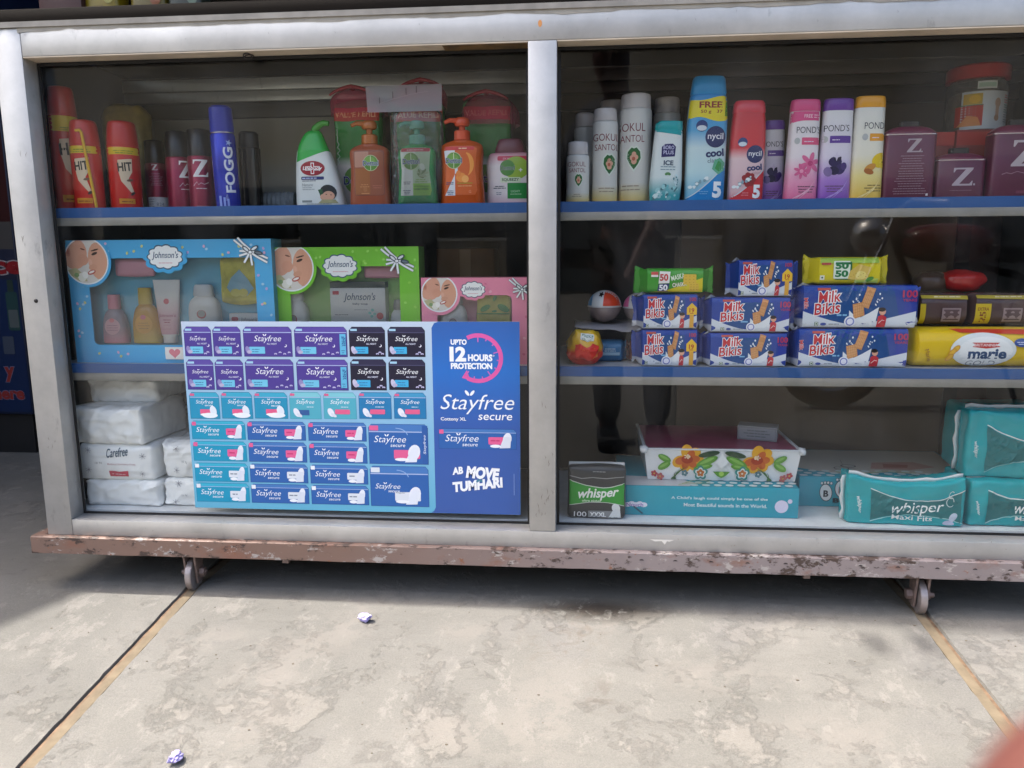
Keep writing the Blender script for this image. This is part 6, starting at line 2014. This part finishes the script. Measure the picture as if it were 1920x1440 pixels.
teal = mat('teal_pad_film', '#17a0aa', .22, bumpy=(26, .35, .004), ridged=True, var=.05)
tdark = '#1f6f74'
def whisper(label, X, Y, z, W, H, D, seed, rz=0.0, ry=0.0, low=0, sag=0.0, fs=1.0, ox=0.0):
    t = thing('pad_pack', label, 'pad pack', (X, Y, z), rz=rz, ry=ry, group='branded pad packs')
    f = softshape(W, D, H, 7, .06, 3.2, .025, seed, sag, 2.2)
    softbox('wrapper', f, teal, t, 32, 12, 18)
    d = Dec(softsurf(f, W, H), sub=8, base=1.2, step=.06)
    l = -W*.30
    d.poly(wave(l, W*.46, lambda q: H*(.78-.26*math.sin(q*2.9)*.8))+wave(W*.46, l, lambda q: H*(.10+.17*math.sin(q*3.1))), tdark)
    d.line(wave(l, W*.48, lambda q: H*(.80-.26*math.sin(q*2.9)*.8)), 2.0, '#d6e6e6')
    d.line(wave(l, W*.48, lambda q: H*(.09+.17*math.sin(q*3.1))), 1.4, '#9ad0d2')
    d.text('whisper', ox+W*.10, H*.40, w=94*fs, h=32*fs, c='#eef4f4', bold=.004, shear=.3, rot=R(4))
    d.text('Maxi Fits', ox+W*.06, H*.20, w=72*fs, h=11*fs, c='#dfeaea', bold=.01)
    d.text('whisper', -W*.40, H*.42, w=34*fs, h=9*fs, c='#d9e8e8', bold=.02, shear=.3, rot=R(-82))
    d.ell(W*.40, H*.22, 6, 10, '#b9c6d8', 14, -.5); d.ell(W*.36, H*.10, 10, 5, '#a9b3cc', 14)
    d.arc(W*.37, H*.55, 7, 10, 0, 320, 1.4, '#cfe0e0'); d.arc(W*.38, H*.70, 5, 7, 40, 300, 1.2, '#cfe0e0')
    if low:
        d.rect(W*.12, H*.04, W*.5, H*.24, '#3f58a8', 3); d.ell(W*.20, H*.14, 6, 6, '#e6dc7a', 14); d.text('8', W*.29, H*.14, h=H*.12, c='#eef0f6', bold=.03); d.small(W*.34, W*.48, H*.12, 1, 3, 2, '#c9d3ea')
    d.build('label_print', t)
    # sealed white strip along the top and the gathered end
    P = [f((-.96+1.92*i/16, -.55, 1.0)) for i in range(17)]
    V, F = [], []
    for i, p in enumerate(P):
        q = 3.0*math.sin(i*1.3)*.4
        V += [(p.x*MMU, p.y*MMU, (p.z-1)*MMU), (p.x*MMU, (p.y-1.0)*MMU, (p.z+6+q)*MMU)]
    for i in range(16): F.append((2*i, 2*i+2, 2*i+3, 2*i+1))
    o = mk('top_seal', V, F, mat('white_seal_film'), t, smooth=60)
    s = o.modifiers.new('t', 'SOLIDIFY'); s.thickness = .0012
    V, F = [], []
    for i in range(9):
        p = f((-1.0, -.4, -.9+1.8*i/8))
        V += [(p.x*MMU, p.y*MMU, p.z*MMU), ((p.x-9-2*math.sin(i*2.1))*MMU, (p.y-3)*MMU, p.z*MMU)]
    for i in range(8): F.append((2*i, 2*i+1, 2*i+3, 2*i+2))
    o = mk('end_seal', V, F, mat('white_seal_film'), t, smooth=60)
    s = o.modifiers.new('t', 'SOLIDIFY'); s.thickness = .0012
whisper('teal pad pack slumped in front of the dotted carton', 0.6940, 0.096, BZ, 214, 98, 58, 3, R(-3), 0, 0, 16)
whisper('teal pad pack at the bottom right corner', 0.8920, 0.128, BZ, 164, 90, 110, 9, 0, 0, 1, 0, .8, 22)
whisper('upper teal pad pack stacked at the right edge', 0.8980, 0.150, BZ+.0915, 172, 130, 130, 14, R(-6), 0, 0, 0, .9, 40)

# ================================================================== poster on the left pane
t = thing('poster', 'large blue printed poster of pad packs on the left pane', 'poster', (-0.7130, 0.0395, 0.1640))
mat('poster_stock', '#9fc3dc', .3, grad=[(0, '#5faecb'), (.45, '#7fb6d6'), (1, '#b9c9da')])
W, H = 668, 381
box('sheet', 0, W*MMU, 0, .0006, 0, H*MMU, M['poster_stock'], t)
d = Dec(base=.12, step=.03)
pan = [(W-.2, .2), (W-.2, H-.2), (512, H-.2), (504, H-3), (499, H-12), (499, 12), (496, 5), (490, .2)]
d.poly(pan, '#2f63a8')
blu = d.build('blue_panel', t, mat('poster_blue', '#2b62ad', .3, grad=[(0, '#36599f'), (.45, '#2e57a4'), (.75, '#1f6bbd'), (1, '#2a5ca6')]))
d = Dec(base=.25, step=.02)
d.arc(588, 311, 44, 44, 118, -118, 8, '#d95aa0', 48)
d.poly([(556, 273), (566, 288), (572, 268)], '#d95aa0')
for i in range(10):
    a = R(90-i*24); rr = 44
    if i % 3 == 0 or True: d.line([(588+(rr-13+(i % 3 > 0)*5)*math.cos(a), 311+(rr-13+(i % 3 > 0)*5)*math.sin(a)), (588+(rr-4)*math.cos(a), 311+(rr-4)*math.sin(a))], 2.2, '#c66ab8')
wt = '#f0f3f6'
d.text('UPTO', 551, 342, w=31, h=10.5, c=wt, bold=.045)
d.text('12', 549, 319, w=32, h=29, c=wt, bold=.05, space=.9)
d.text('HOURS', 592, 312, w=47, h=13.5, c=wt, bold=.05); d.text('*', 618, 316, h=4, c=wt)
d.text('PROTECTION', 575, 296, w=80, h=12, c=wt, bold=.05, space=.95)
def stayfree(d, cx, cy, w, c='#f0f3f6', sub='secure', bold=-.006):
    d.text('Stayfree', cx, cy, w=w, h=w*.27, c=c, bold=bold, shear=.28)
    if sub: d.text(sub, cx+w*.24, cy-w*.175, w=w*.46, h=w*.075, c=c, bold=bold+.01, shear=.15)
    bx, by = cx-w*.10, cy+w*.155
    for a, ro in ((-.035, 2.2), (.035, .9)): d.ell(bx+a*w, by, w*.045, w*.02, c, 10, ro)
stayfree(d, 585, 221, 144, bold=-.004)
d.text('Cottony XL', 538, 191, w=50, h=8.5, c=wt, bold=.02)
d.text('AB', 544, 88, w=22, h=15, c=wt, bold=.05, rot=R(8), shear=.15)
d.text('MOVE', 594, 84, w=66, h=25, c=wt, bold=.06, shear=.1, rot=R(-4)); d.text('TUMHARI', 584, 60, w=100, h=21, c=wt, bold=.055, shear=.1, rot=R(7))
d.ell(584, 68, 4, 2.4, '#3f7f9a', 10, .8); d.ell(590, 69, 4, 2.4, '#3f7f9a', 10, -.6)
d.rect(655, 40, 656.2, 84, '#7f9ad0')
d.build('lettering', t)
purple = ('#4a3a8c', '#5a4a9c', '#34286a'); blackc = ('#1a1830', '#24223c', '#100f20'); tealp = ('#1f8fb4', '#3aa6c4', '#17708f'); pale = ('#4fa9bc', '#7cc4cf', '#3a93a8'); blue_p = ('#1f78ac', '#3f95c0', '#15608f'); deep = ('#2b60a6', '#4478b8', '#1f4a88'); cy = ('#1593b6', '#35abc8', '#0f7f9f')
def picture(x0, y0, x1, y1, cs, style):
    w, h = x1-x0, y1-y0
    d = Dec(base=.2, step=.025)
    c = min(6, h*.14)
    sh_ = [(0, 0), (w, 0), (w, h-c*1.2), (w-c, h), (c, h), (0, h-c*1.2)]
    d.poly([(a+(b_-w/2)*0, bb) for a, bb, b_ in [(p[0], p[1], p[0]) for p in sh_]], cs[2])
    d.poly([(.8, .8), (w-.8, .8), (w-.8, h*.80), (.8, h*.80)], cs[0])
    d.poly([(.8, h*.80), (w-.8, h*.80), (w-1, h-c*1.2), (w-c, h-1), (c, h-1), (1, h-c*1.2)], cs[1] if style != 'black' else '#2a2846')
    d.rect(1, h*.795, w-1, h*.82, '#a9b9dc' if style != 'black' else '#4a4a6a')
    if style in ('night', 'nightwide', 'value', 'black'):
        k = h/58
        cxx = w*.5 if style != 'value' else w*.46
        stayfree(d, cxx, h*.58, min(w*.60, 46*k+ (4 if style == 'night' else 8)), sub=None)
        d.text('ALL NIGHT', cxx+8*k, h*.43, w=20*k, h=3.2*k, c='#cfd3e6', bold=.02)
        d.rect(3*k, h*.86, 16*k, h*.93, '#9fc9e0')
        d.rect(11*k, h*.10, (37 if w < 80 else 42)*k, h*.33, '#6fc0dc' if style != 'black' else '#3fa9d6', 1)
        d.small(14*k, 33*k, h*.23, 2, 4.5*k, 1.4*k, '#2f6a9a'); d.ell(8*k, h*.22, 4.5*k, 8*k, '#c3bfd6' if style == 'black' else '#8f86b8', 12, .3); d.ell(11*k, h*.16, 5*k, 3.4*k, '#b3aecb', 10)
        mx = w*.86 if style != 'value' else w*.74
        d.ell(mx, h*.37, 3*k, 3*k, '#e6e6f2', 12); d.ell(mx-1.2*k, h*.385, 2.6*k, 2.6*k, cs[0], 12)
        for i in range(4):
            bx, by = mx-(20 if w > 80 else 6)*k+i*(9 if w > 80 else 5)*k, h*(.10+.05*(i % 2))
            if 38*k < bx < w-4: d.ell(bx-1.4*k, by, 1.9*k, 1.3*k, '#b9b6d8', 8, .8); d.ell(bx+1.4*k, by, 1.9*k, 1.3*k, '#b9b6d8', 8, -.8)
        if style == 'value':
            d.rect(w*.86, h*.08, w*.975, h*.76, '#5fb3d6'); d.text('VALUE', w*.918, h*.52, w=h*.34, h=w*.045, c='#1d4a86', bold=.03, rot=R(90)); d.text('PACK', w*.955, h*.52, w=h*.3, h=w*.03, c='#1d4a86', bold=.03, rot=R(90)); d.small(w*.88, w*.96, h*.2, 3, 4, 1.2, '#1d4a86')
    elif style in ('box3', 'line3', 'tag3'):
        stayfree(d, w*.5, h*.62, w*.58, sub='secure' if style == 'box3' else None)
        if style != 'box3': d.small(w*.5, w*.8, h*.44, 1, 3, 1.2, '#d6e6ee')
        d.rect(2, h*.86, 11, h*.95, '#d95f8a')
        d.rect(w*.34, h*.18, w*.80, h*.36, '#df5f8a', 2) if style != 'tag3' or cs is not pale else d.rect(w*.18, h*.14, w*.62, h*.34, '#2f5a94', 1)
        if style == 'box3': d.ell(w*.78, h*.30, w*.11, h*.20, '#dfe6ee', 14, .25); d.ell(w*.66, h*.13, w*.26, h*.10, '#e9eef2', 16); d.ell(w*.5, h*.16, w*.16, h*.05, '#f2f2f4', 14)
        else: d.ell(w*.22, h*.24, w*.09, h*.18, '#e3e6ee', 14, .5); d.ell(w*.30, h*.14, w*.10, h*.06, '#d6dbe6', 12, -.5)
    else:
        k = h
        stayfree(d, w*.30 if style != 'bigbox' else w*.36, h*.48 if style != 'bigbox' else h*.60, w*.43 if style != 'bigbox' else w*.54)
        pink = '#df5f92' if style in ('pinkbar', 'bigbox') else '#d9dfe6'
        if style in ('bigbox', 'bigwhite'):
            d.V, d.F, d.C, d.k = d.V, d.F, d.C, d.k
            d.rect(w*.42, h*.14, w*.86, h*.36, pink, 2); d.ell(w*.76, h*.30, w*.10, h*.20, '#e3e8f0', 16, -.3); d.poly([(w*.60, h*.05), (w*.80, h*.06), (w*.84, h*.42), (w*.74, h*.44)], '#dfe5ee'); d.ell(w*.55, h*.12, w*.12, h*.04, '#eef0f4', 14)
            d.rect(2, h*.84, 20, h*.96, pink, 1); d.arc(w*.46, h*.70, w*.2, h*.2, 90, 10, 1.6, '#8fb0dc')
            if style == 'bigbox': d.rect(w*.90, 1.5, w-1, h*.97, '#2a5aa0'); d.text('Stayfree', w*.945, h*.5, w=h*.48, h=w*.055, c='#dfe6f2', rot=R(90), shear=.25)
            else: d.text('Regular', w*.52, h*.34, w=w*.16, h=h*.05, c='#6a7686')
        else:
            d.rect(w*.64, h*.24, w*.86, h*.60, pink, 2); d.ell(w*.88, h*.50, w*.055, h*.32, '#e3e8f0', 14, -.2); d.poly([(w*.78, h*.06), (w*.92, h*.08), (w*.93, h*.60), (w*.84, h*.62)], '#d6dde8'); d.ell(w*.73, h*.16, w*.07, h*.08, '#eceff4', 12)
            d.small(w*.66, w*.80, h*.40, 1, 3, h*.06, '#c23a70' if pink[1] == 'd' and pink != '#d9dfe6' else '#7a8796')
            d.rect(1.5, h*.74, 10, h*.94, pink if pink != '#d9dfe6' else '#e6eaee', 1)
    d.build('pack_picture', t, loc=(x0*MMU, 0, y0*MMU))
R1 = [(4, 312, 60, 371), (63, 312, 120, 371), (125, 312, 223, 371), (228, 312, 333, 371), (337, 313, 408, 371), (413, 313, 486, 371)]
for i, r in enumerate(R1): picture(*r, blackc if i > 3 else purple, ['night', 'night', 'nightwide', 'value', 'black', 'black'][i])
R2 = [(4, 245, 60, 306), (63, 245, 121, 306), (125, 246, 223, 307), (229, 246, 332, 307), (337, 247, 408, 308), (413, 248, 485, 308)]
for i, r in enumerate(R2): picture(*r, blackc if i > 3 else purple, ['night', 'night', 'nightwide', 'value', 'black', 'black'][i])
for i, r in enumerate([(5, 186, 67, 240), (71, 187, 135, 241), (139, 188, 207, 241), (211, 188, 275, 242), (280, 189, 346, 242), (351, 190, 416, 243), (421, 191, 485, 243)]):
    picture(*r, [tealp, tealp, tealp, pale, pale, blue_p, blue_p][i], ['box3', 'box3', 'box3', 'tag3', 'line3', 'line3', 'line3'][i])
for j, (a, b) in enumerate(((144, 182), (99, 140), (56, 95), (13, 53))):
    for i, (x0, x1) in enumerate(((5, 117), (121, 241), (246, 364))):
        picture(x0, a, x1, b, cy if i == 0 else deep, 'pinkbar' if j < 2 else 'whitebar')
picture(368, 99, 487, 180, deep, 'bigbox'); picture(368, 12, 486, 95, deep, 'bigwhite'); picture(508, 132, 661, 173, deep, 'pinkbar')

# ================================================================== goods on the counter top, neighbour's cooler, litter
TZ = ZT+.0343
for k, (x0, x1, c, hh, lb) in enumerate(((-1.20+.21, -1.052+.21, '#5a1a14', .16, 'dark red carton on the counter top at the far left'),)): pass
goods = ((-1.000, -0.925, '#35100c', .15, 'dark red carton on the counter top at the far left'), (-0.918, -0.842, '#7a6a14', .14, 'bright yellow packet on the counter top'), (-0.815, -0.735, '#5e5218', .13, 'yellow packet with brown picture on the counter top'), (-0.730, -0.655, '#262d22', .13, 'dull green packet on the counter top'))
for k, (x0, x1, c, hh, lb) in enumerate(goods):
    t = thing('counter_packet', lb, 'packet', ((x0+x1)/2-.085, 0.30, TZ), group='packets on the counter top')
    hw = (x1-x0)/2*1000
    if k == 0: box('carton_body', -.048, .048, -.04, .04, 0, hh, mat('counter_pack_0', c, .5, var=.2), t, bev=.001)
    else:
        f = softshape(hw*2, 50, hh*1000, 6, .15, 1.5, .03, k); softbox('wrapper', f, mat('counter_pack_%d' % k, c, .35, var=.15), t)
        d = Dec(softsurf(f, hw*2, hh*1000), sub=10, base=1.2); d.ell(hw*.5, hh*800, hw*.35, 22, ['', '#8f8a4a', '#7a4a2c', '#5a6a5a'][k], 16); d.rect(-hw*.8, hh*550, hw*.2, hh*620, '#6a5a20'); d.build('label_print', t)

t = thing('drinks_cooler', 'blue printed drinks cooler in the dark left of the cabinet', 'cooler', (-2.26, 1.02, 0.0))
box('cooler_body', -.46, .46, 0, .55, .14, 1.75, mat('cooler_navy', '#0b1a36', .4), t, bev=.006)
box('plinth', -.44, .44, .02, .53, 0, .138, mat('plinth_black', '#101012', .6), t)
d = Dec(base=.6, step=.2)
d.rect(-455, 690, 455, 1740, '#2e0a0c'); d.rect(-455, 640, 455, 790, '#3f3c3a'); d.rect(-455, 150, 455, 640, '#0a1f42'); d.poly([(-455, 640), (455, 600), (455, 700), (-455, 720)], '#1a1f33')
d.text('Juice', 360, 640, w=240, h=78, c='#7a141c', bold=.05, out='#8f8888', outw=.05)
d.rect(408, 430, 450, 560, '#1d3a3a', 8); d.rect(412, 440, 446, 500, '#4a5252', 4); d.rect(418, 560, 440, 600, '#20302c', 4); d.rect(380, 350, 420, 410, '#39414f', 4)
d.text('Chilled only', 300, 292, w=230, h=48, c='#b5483c', bold=.04, out='#c9c9d6', outw=.04) if False else d.text('y', 392, 280, w=36, h=52, c='#7d2a28', bold=.05, out='#5d6078', outw=.03)
d.text('Available here', 262, 215, w=350, h=44, c='#7d2a28', bold=.04, out='#5d6078', outw=.03)
d.build('front_print', t)
def litter(label, X, Y, s, seed):
    z = gz(Y)
    t = thing('paper_ball', label, 'paper', (X, Y, z), rz=seed)
    bm = bmesh.new()
    bmesh.ops.create_icosphere(bm, subdivisions=4, radius=1)
    rg = random.Random(seed)
    planes = [(Vector((rg.gauss(0, 1), rg.gauss(0, 1), rg.gauss(0, 1))).normalized(), rg.uniform(.45, .8)) for _ in range(26)]
    for v in bm.verts:
        n = v.co.normalized(); r = 1.0
        for p, q in planes:
            c = n.dot(p)
            if c > .2: r = min(r, q/c)
        r += .16*noise.noise(n*2.7+Vector((seed, 0, 0)))-.14*abs(noise.noise(n*5.5+Vector((0, seed, 0))))
        v.co = n*r*s; v.co.z = max(0.0005, v.co.z*.72+s*.50)
    o = bm_obj('crumpled_sheet', bm, mat('lilac_white_paper', '#a79fd0', .75, var=.18, varscale=160), t, smooth=18)
    o.scale = (1.25, .9, 1)
litter('small crumpled lilac paper lying near the cabinet', -0.3320, -0.0800, .0165, 3)
litter('crumpled lilac paper cut off at the bottom of the picture', -0.5080, -0.4480, .0165, 8)
# grit on the slab
bm = bmesh.new()
rg = random.Random(12)
for i in range(90):
    x, y = rg.uniform(-.95, .95), -abs(rg.gauss(0, .3))-.005
    s = rg.uniform(.0006, .0016)
    g = bmesh.ops.create_icosphere(bm, subdivisions=1, radius=s, matrix=Matrix.Translation((x, y, gz(y)+s*.35)) @ Matrix.Diagonal((rg.uniform(.7, 2.2), rg.uniform(.7, 1.4), .6, 1)))
o = bm_obj('grit', bm, mat('dark_grit', '#5a5044', .9))
o['kind'] = 'stuff'; o['label'] = 'fine grit scattered on the concrete'
# sachet strips hanging from the canopy edge, met here only by their shadow
for k, (x, y) in enumerate(((0.585, -0.092), (0.665, -0.088))):
    cx, cy_ = sh(x, y)
    t = thing('sachet_strip', ('left', 'right')[k]+' one of two sachets hanging from the canopy edge', 'sachet', (cx+.03, cy_, CZ-.005), rz=R(84), group='sachets under the canopy')
    f = softshape(66, 7, 46, 5, .2, 3, .04, k*5); o = softbox('sachet', f, mat('sachet_film', '#7a8f5a', .3), t, 6, 3, 6); o.location = (0, 0, -.062)
    tube('string', [(0, 0, 0), (0.001, 0, -.008), (0, 0, -.018)], .001, mat('sachet_film'), t, 5)

# ================================================================== the photographer and a parked motorcycle, met in the panes
def skinned(name, nodes, edges, m, parent, root=0, lv=2):
    """nodes: name -> (x, y, z, rx, ry)"""
    ks = list(nodes)
    me = bpy.data.meshes.new(name)
    me.from_pydata([nodes[k][:3] for k in ks], [(ks.index(a), ks.index(b)) for a, b in edges], [])
    me.materials.append(m)
    o = bpy.data.objects.new(name, me)
    col.objects.link(o)
    o.parent = parent
    sk = o.modifiers.new('skin', 'SKIN')
    sk.use_smooth_shade = True
    for i, k in enumerate(ks):
        v = me.skin_vertices[0].data[i]
        v.radius = nodes[k][3:5]
        v.use_root = i == root
    sb = o.modifiers.new('sub', 'SUBSURF')
    sb.levels = sb.render_levels = lv
    return o
px_, py_ = 0.0, 0.0
G = gz(-1.7)
per = thing('person', 'person in dark trousers and grey shirt stooping to take the picture', 'person', (0, 0, 0))
skin = mat('brown_skin', '#55302a', 0.55, var=.06)
N_ = {'pelvis': (.295, -1.93, .72, .135, .11), 'waist': (.28, -1.87, .86, .12, .095), 'chest': (.25, -1.74, 1.08, .145, .105), 'neckb': (.21, -1.62, 1.24, .06, .06),
      'neck': (.195, -1.585, 1.29, .048, .05), 'head0': (.18, -1.535, 1.34, .07, .08), 'head1': (.17, -1.515, 1.43, .078, .088), 'head2': (.168, -1.53, 1.50, .055, .06),
      'shl': (.09, -1.70, 1.19, .062, .06), 'ell': (-.03, -1.66, .93, .043, .042), 'wrl': (.02, -1.50, .705, .028, .025), 'pml': (.030, -1.448, .680, .030, .014),
      'shr': (.40, -1.72, 1.18, .062, .06), 'elr': (.41, -1.68, .90, .043, .042), 'wrr': (.205, -1.50, .60, .028, .025), 'pmr': (.165, -1.452, .610, .030, .014),
      'hil': (.215, -1.92, .66, .092, .092), 'knl': (.185, -1.80, .30, .058, .06), 'anl': (.190, -1.80, -.06, .036, .04), 'hel': (.190, -1.815, -.105, .036, .034), 'tol': (.188, -1.655, -.122, .04, .018),
      'hir': (.375, -1.92, .66, .092, .092), 'knr': (.400, -1.80, .30, .058, .06), 'anr': (.402, -1.80, -.06, .036, .04), 'her': (.402, -1.815, -.105, .036, .034), 'tor': (.406, -1.655, -.122, .04, .018)}
E_ = [('pelvis', 'waist'), ('waist', 'chest'), ('chest', 'neckb'), ('neckb', 'neck'), ('neck', 'head0'), ('head0', 'head1'), ('head1', 'head2'), ('chest', 'shl'), ('shl', 'ell'), ('ell', 'wrl'), ('wrl', 'pml'),
      ('chest', 'shr'), ('shr', 'elr'), ('elr', 'wrr'), ('wrr', 'pmr'), ('pelvis', 'hil'), ('hil', 'knl'), ('knl', 'anl'), ('anl', 'hel'), ('hel', 'tol'), ('pelvis', 'hir'), ('hir', 'knr'), ('knr', 'anr'), ('anr', 'her'), ('her', 'tor')]
def camp(x, y, z):                                  # lens frame (right, down, forward) in metres -> world
    return tuple(cam.matrix_world @ Vector((x, -y, -z)))
def finger(nodes, edges, base, tag_, pts, r):
    prev = base
    for i, p in enumerate(pts):
        k = tag_+str(i)
        nodes[k] = (*p, r[i], r[i]*.95)
        edges.append((prev, k))
        prev = k
# right hand grips the phone's right edge; its index finger strays in front of the lens corner
for i, (a, b) in enumerate(((.112, .072), (.108, .092), (.100, .110))):
    finger(N_, E_, 'pmr', 'fr%d_' % i, [camp(a-.004, b-.012, -.010), camp(a-.012, b-.012, .012), camp(a-.030, b-.012, .013)], (.0085, .008, .0065))
finger(N_, E_, 'pmr', 'fri_', [camp(.100, .062, -.002), camp(.068, .052, .030), camp(.0271, .0210, .044)], (.0095, .0092, .0088))
finger(N_, E_, 'pmr', 'frt_', [camp(.088, .060, -.024), camp(.066, .046, -.026), camp(.052, .036, -.024)], (.010, .009, .0075))
for i, (a, b) in enumerate(((-.098, -.020), (-.100, -.002), (-.100, .016), (-.098, .033))):
    finger(N_, E_, 'pml', 'fl%d_' % i, [camp(a+.010, b, -.006), camp(a+.022, b, .009), camp(a+.040, b, .010)], (.0085, .0078, .0065))
finger(N_, E_, 'pml', 'flt_', [camp(-.084, .010, -.026), camp(-.064, .014, -.026), camp(-.050, .016, -.024)], (.010, .009, .0075))
N_['pml'] = (*camp(-.112, .008, -.020), .030, .014); N_['wrl'] = (*camp(-.150, .050, -.085), .028, .025)
N_['pmr'] = (*camp(.122, .082, -.022), .030, .014); N_['wrr'] = (*camp(.160, .130, -.080), .028, .025)
skinned('body', N_, E_, skin, per)
def worn(name, keys, grow, m):
    nd = {k: (*N_[k][:3], N_[k][3]+grow, N_[k][4]+grow) for k in keys}
    skinned(name, nd, [e for e in E_ if e[0] in keys and e[1] in keys], m, per)
worn('trousers', ['pelvis', 'hil', 'knl', 'anl', 'hir', 'knr', 'anr'], .018, mat('dark_trouser_cloth', '#17171c', .9))
worn('shirt', ['chest', 'waist', 'pelvis', 'neckb', 'shl', 'ell', 'shr', 'elr'], .015, mat('grey_shirt_cloth', '#4a4d55', .9))
bm = bmesh.new()
bmesh.ops.create_icosphere(bm, subdivisions=3, radius=1)
for v in bm.verts:
    v.co = Vector((v.co.x*.092, v.co.y*.105, v.co.z*.085))*(1+.05*noise.noise(v.co*6))
bm_obj('hair', bm, mat('black_hair', '#0e0c0b', .6), per, smooth=60, loc=(.168, -1.545, 1.47))
for s, nm in ((-1, 'eye'), (1, 'eye')):
    bm = bmesh.new(); bmesh.ops.create_uvsphere(bm, u_segments=10, v_segments=8, radius=.011)
    bm_obj(nm, bm, mat('eye_white', '#e8e4de', .2), per, smooth=60, loc=(.17+s*.03, -1.436, 1.405))
for nm, P_ in (('nose', [(.17, -1.436, 1.41), (.17, -1.418, 1.375), (.17, -1.432, 1.365)]), ('mouth', [(.15, -1.446, 1.342), (.17, -1.438, 1.340), (.19, -1.446, 1.342)])):
    tube(nm, P_, .009 if nm == 'nose' else .006, skin if nm == 'nose' else mat('lip', '#6e3530', .5), per)
for x in (.19, .404):
    f = softshape(92, 250, 70, 4, .1, 2, .02, x); o = softbox('shoe', f, mat('dark_shoe', '#141416', .5), per); o.location = (x, -1.735, G+.001)
ph = thing('phone', 'black phone held out towards the cabinet', 'phone', camp(0, 0, 0))
ph.rotation_euler = cam.matrix_world.to_euler()
bm = bmesh.new(); bbox(bm, -.110, .048, -.050, .026, .0012, .0095, .002); bm_obj('phone_body', bm, mat('phone_black', '#0b0b0d', .2), ph, smooth=35)
bm = bmesh.new(); bbox(bm, -.106, .044, -.047, .023, .0097, .0101); bm_obj('screen', bm, mat('phone_screen', '#15181d', .08), ph)

mb = thing('motorcycle', 'dark motorcycle parked on the street side behind the camera', 'motorcycle', (1.38, -2.62, gz(-2.62)))
rubber, chrome, paint = mat('tyre_rubber', '#131313', .8), mat('chrome', '#c8c8c8', .15, .95), gloss('maroon_tank_paint', '#5e0f14', .15)
def torus(name, R0, r0, m, parent, sq=1.0):
    V, F = [], []
    for i in range(40):
        for j in range(10):
            a, b = 2*math.pi*i/40, 2*math.pi*j/10
            V.append(((R0+r0*math.cos(b))*math.cos(a), r0*sq*math.sin(b), (R0+r0*math.cos(b))*math.sin(a)))
    for i in range(40):
        for j in range(10): F.append((i*10+j, ((i+1) % 40)*10+j, ((i+1) % 40)*10+(j+1) % 10, i*10+(j+1) % 10))
    return mk(name, V, F, m, parent, smooth=60)
for x in (0, 1.26):
    wl = bpy.data.objects.new('wheel', None); col.objects.link(wl); wl.parent = mb; wl.location = (x, 0, .285)
    torus('tyre', .24, .045, rubber, wl); torus('rim', .192, .012, chrome, wl, 2.0)
    for i in range(14):
        a = 2*math.pi*i/14
        tube('spoke', [(0, .02*(-1)**i, 0), (.19*math.cos(a), 0, .19*math.sin(a))], .0022, chrome, wl, 5)
    bm = bmesh.new(); bmesh.ops.create_cone(bm, cap_ends=True, segments=16, radius1=.05, radius2=.05, depth=.12, matrix=Matrix.Rotation(R(90), 4, 'X')); bm_obj('hub', bm, chrome, wl, smooth=40)
for s in (-.07, .07):
    tube('fork', [(0, s, .285), (.20, s, .86), (.24, s, .98)], .02, chrome, mb); tube('swing_arm', [(1.26, s, .285), (.72, s, .36)], .018, mat('frame_black', '#121212', .4), mb)
    tube('shock', [(1.20, s*1.3, .33), (1.06, s*1.3, .70)], .022, chrome, mb)
tube('handlebar', [(.36, -.36, 1.04), (.27, -.20, 1.06), (.24, 0, 1.0), (.27, .20, 1.06), (.36, .36, 1.04)], .012, chrome, mb)
tube('frame', [(.26, 0, .92), (.45, 0, .42), (.80, 0, .34), (.92, 0, .68), (.40, 0, .82), (.26, 0, .92)], .022, M['frame_black'], mb)
f = softshape(430, 230, 190, 3, .1); o = softbox('fuel_tank', f, paint, mb); o.location = (.52, 0, .76)
f = softshape(560, 230, 90, 4, .1); o = softbox('seat', f, mat('seat_vinyl', '#161616', .5), mb); o.location = (.98, 0, .76)
f = softshape(330, 240, 300, 5, .05); o = softbox('engine', f, mat('engine_alloy', '#6c6c6c', .4, .6), mb); o.location = (.60, 0, .30)
tube('exhaust', [(.50, -.13, .40), (.58, -.16, .28), (.95, -.17, .27), (1.45, -.17, .36)], lambda q: .025+.018*q, chrome, mb)
bm = bmesh.new(); bmesh.ops.create_uvsphere(bm, u_segments=18, v_segments=12, radius=.095); bm_obj('headlight', bm, chrome, mb, smooth=60, loc=(.15, 0, .90))
for x, k in ((0, 1), (1.26, 1)):
    V, F = [], []
    for i in range(13):
        a = R(20+i*11)
        for y in (-.06, .06): V.append((x+.315*math.cos(a), y, .285+.315*math.sin(a)))
    for i in range(12): F.append((2*i, 2*i+1, 2*i+3, 2*i+2))
    o = mk('mudguard', V, F, paint, mb, smooth=60); s = o.modifiers.new('t', 'SOLIDIFY'); s.thickness = .003
tube('stand', [(.78, .08, .33), (.84, .24, .008)], .012, M['frame_black'], mb)
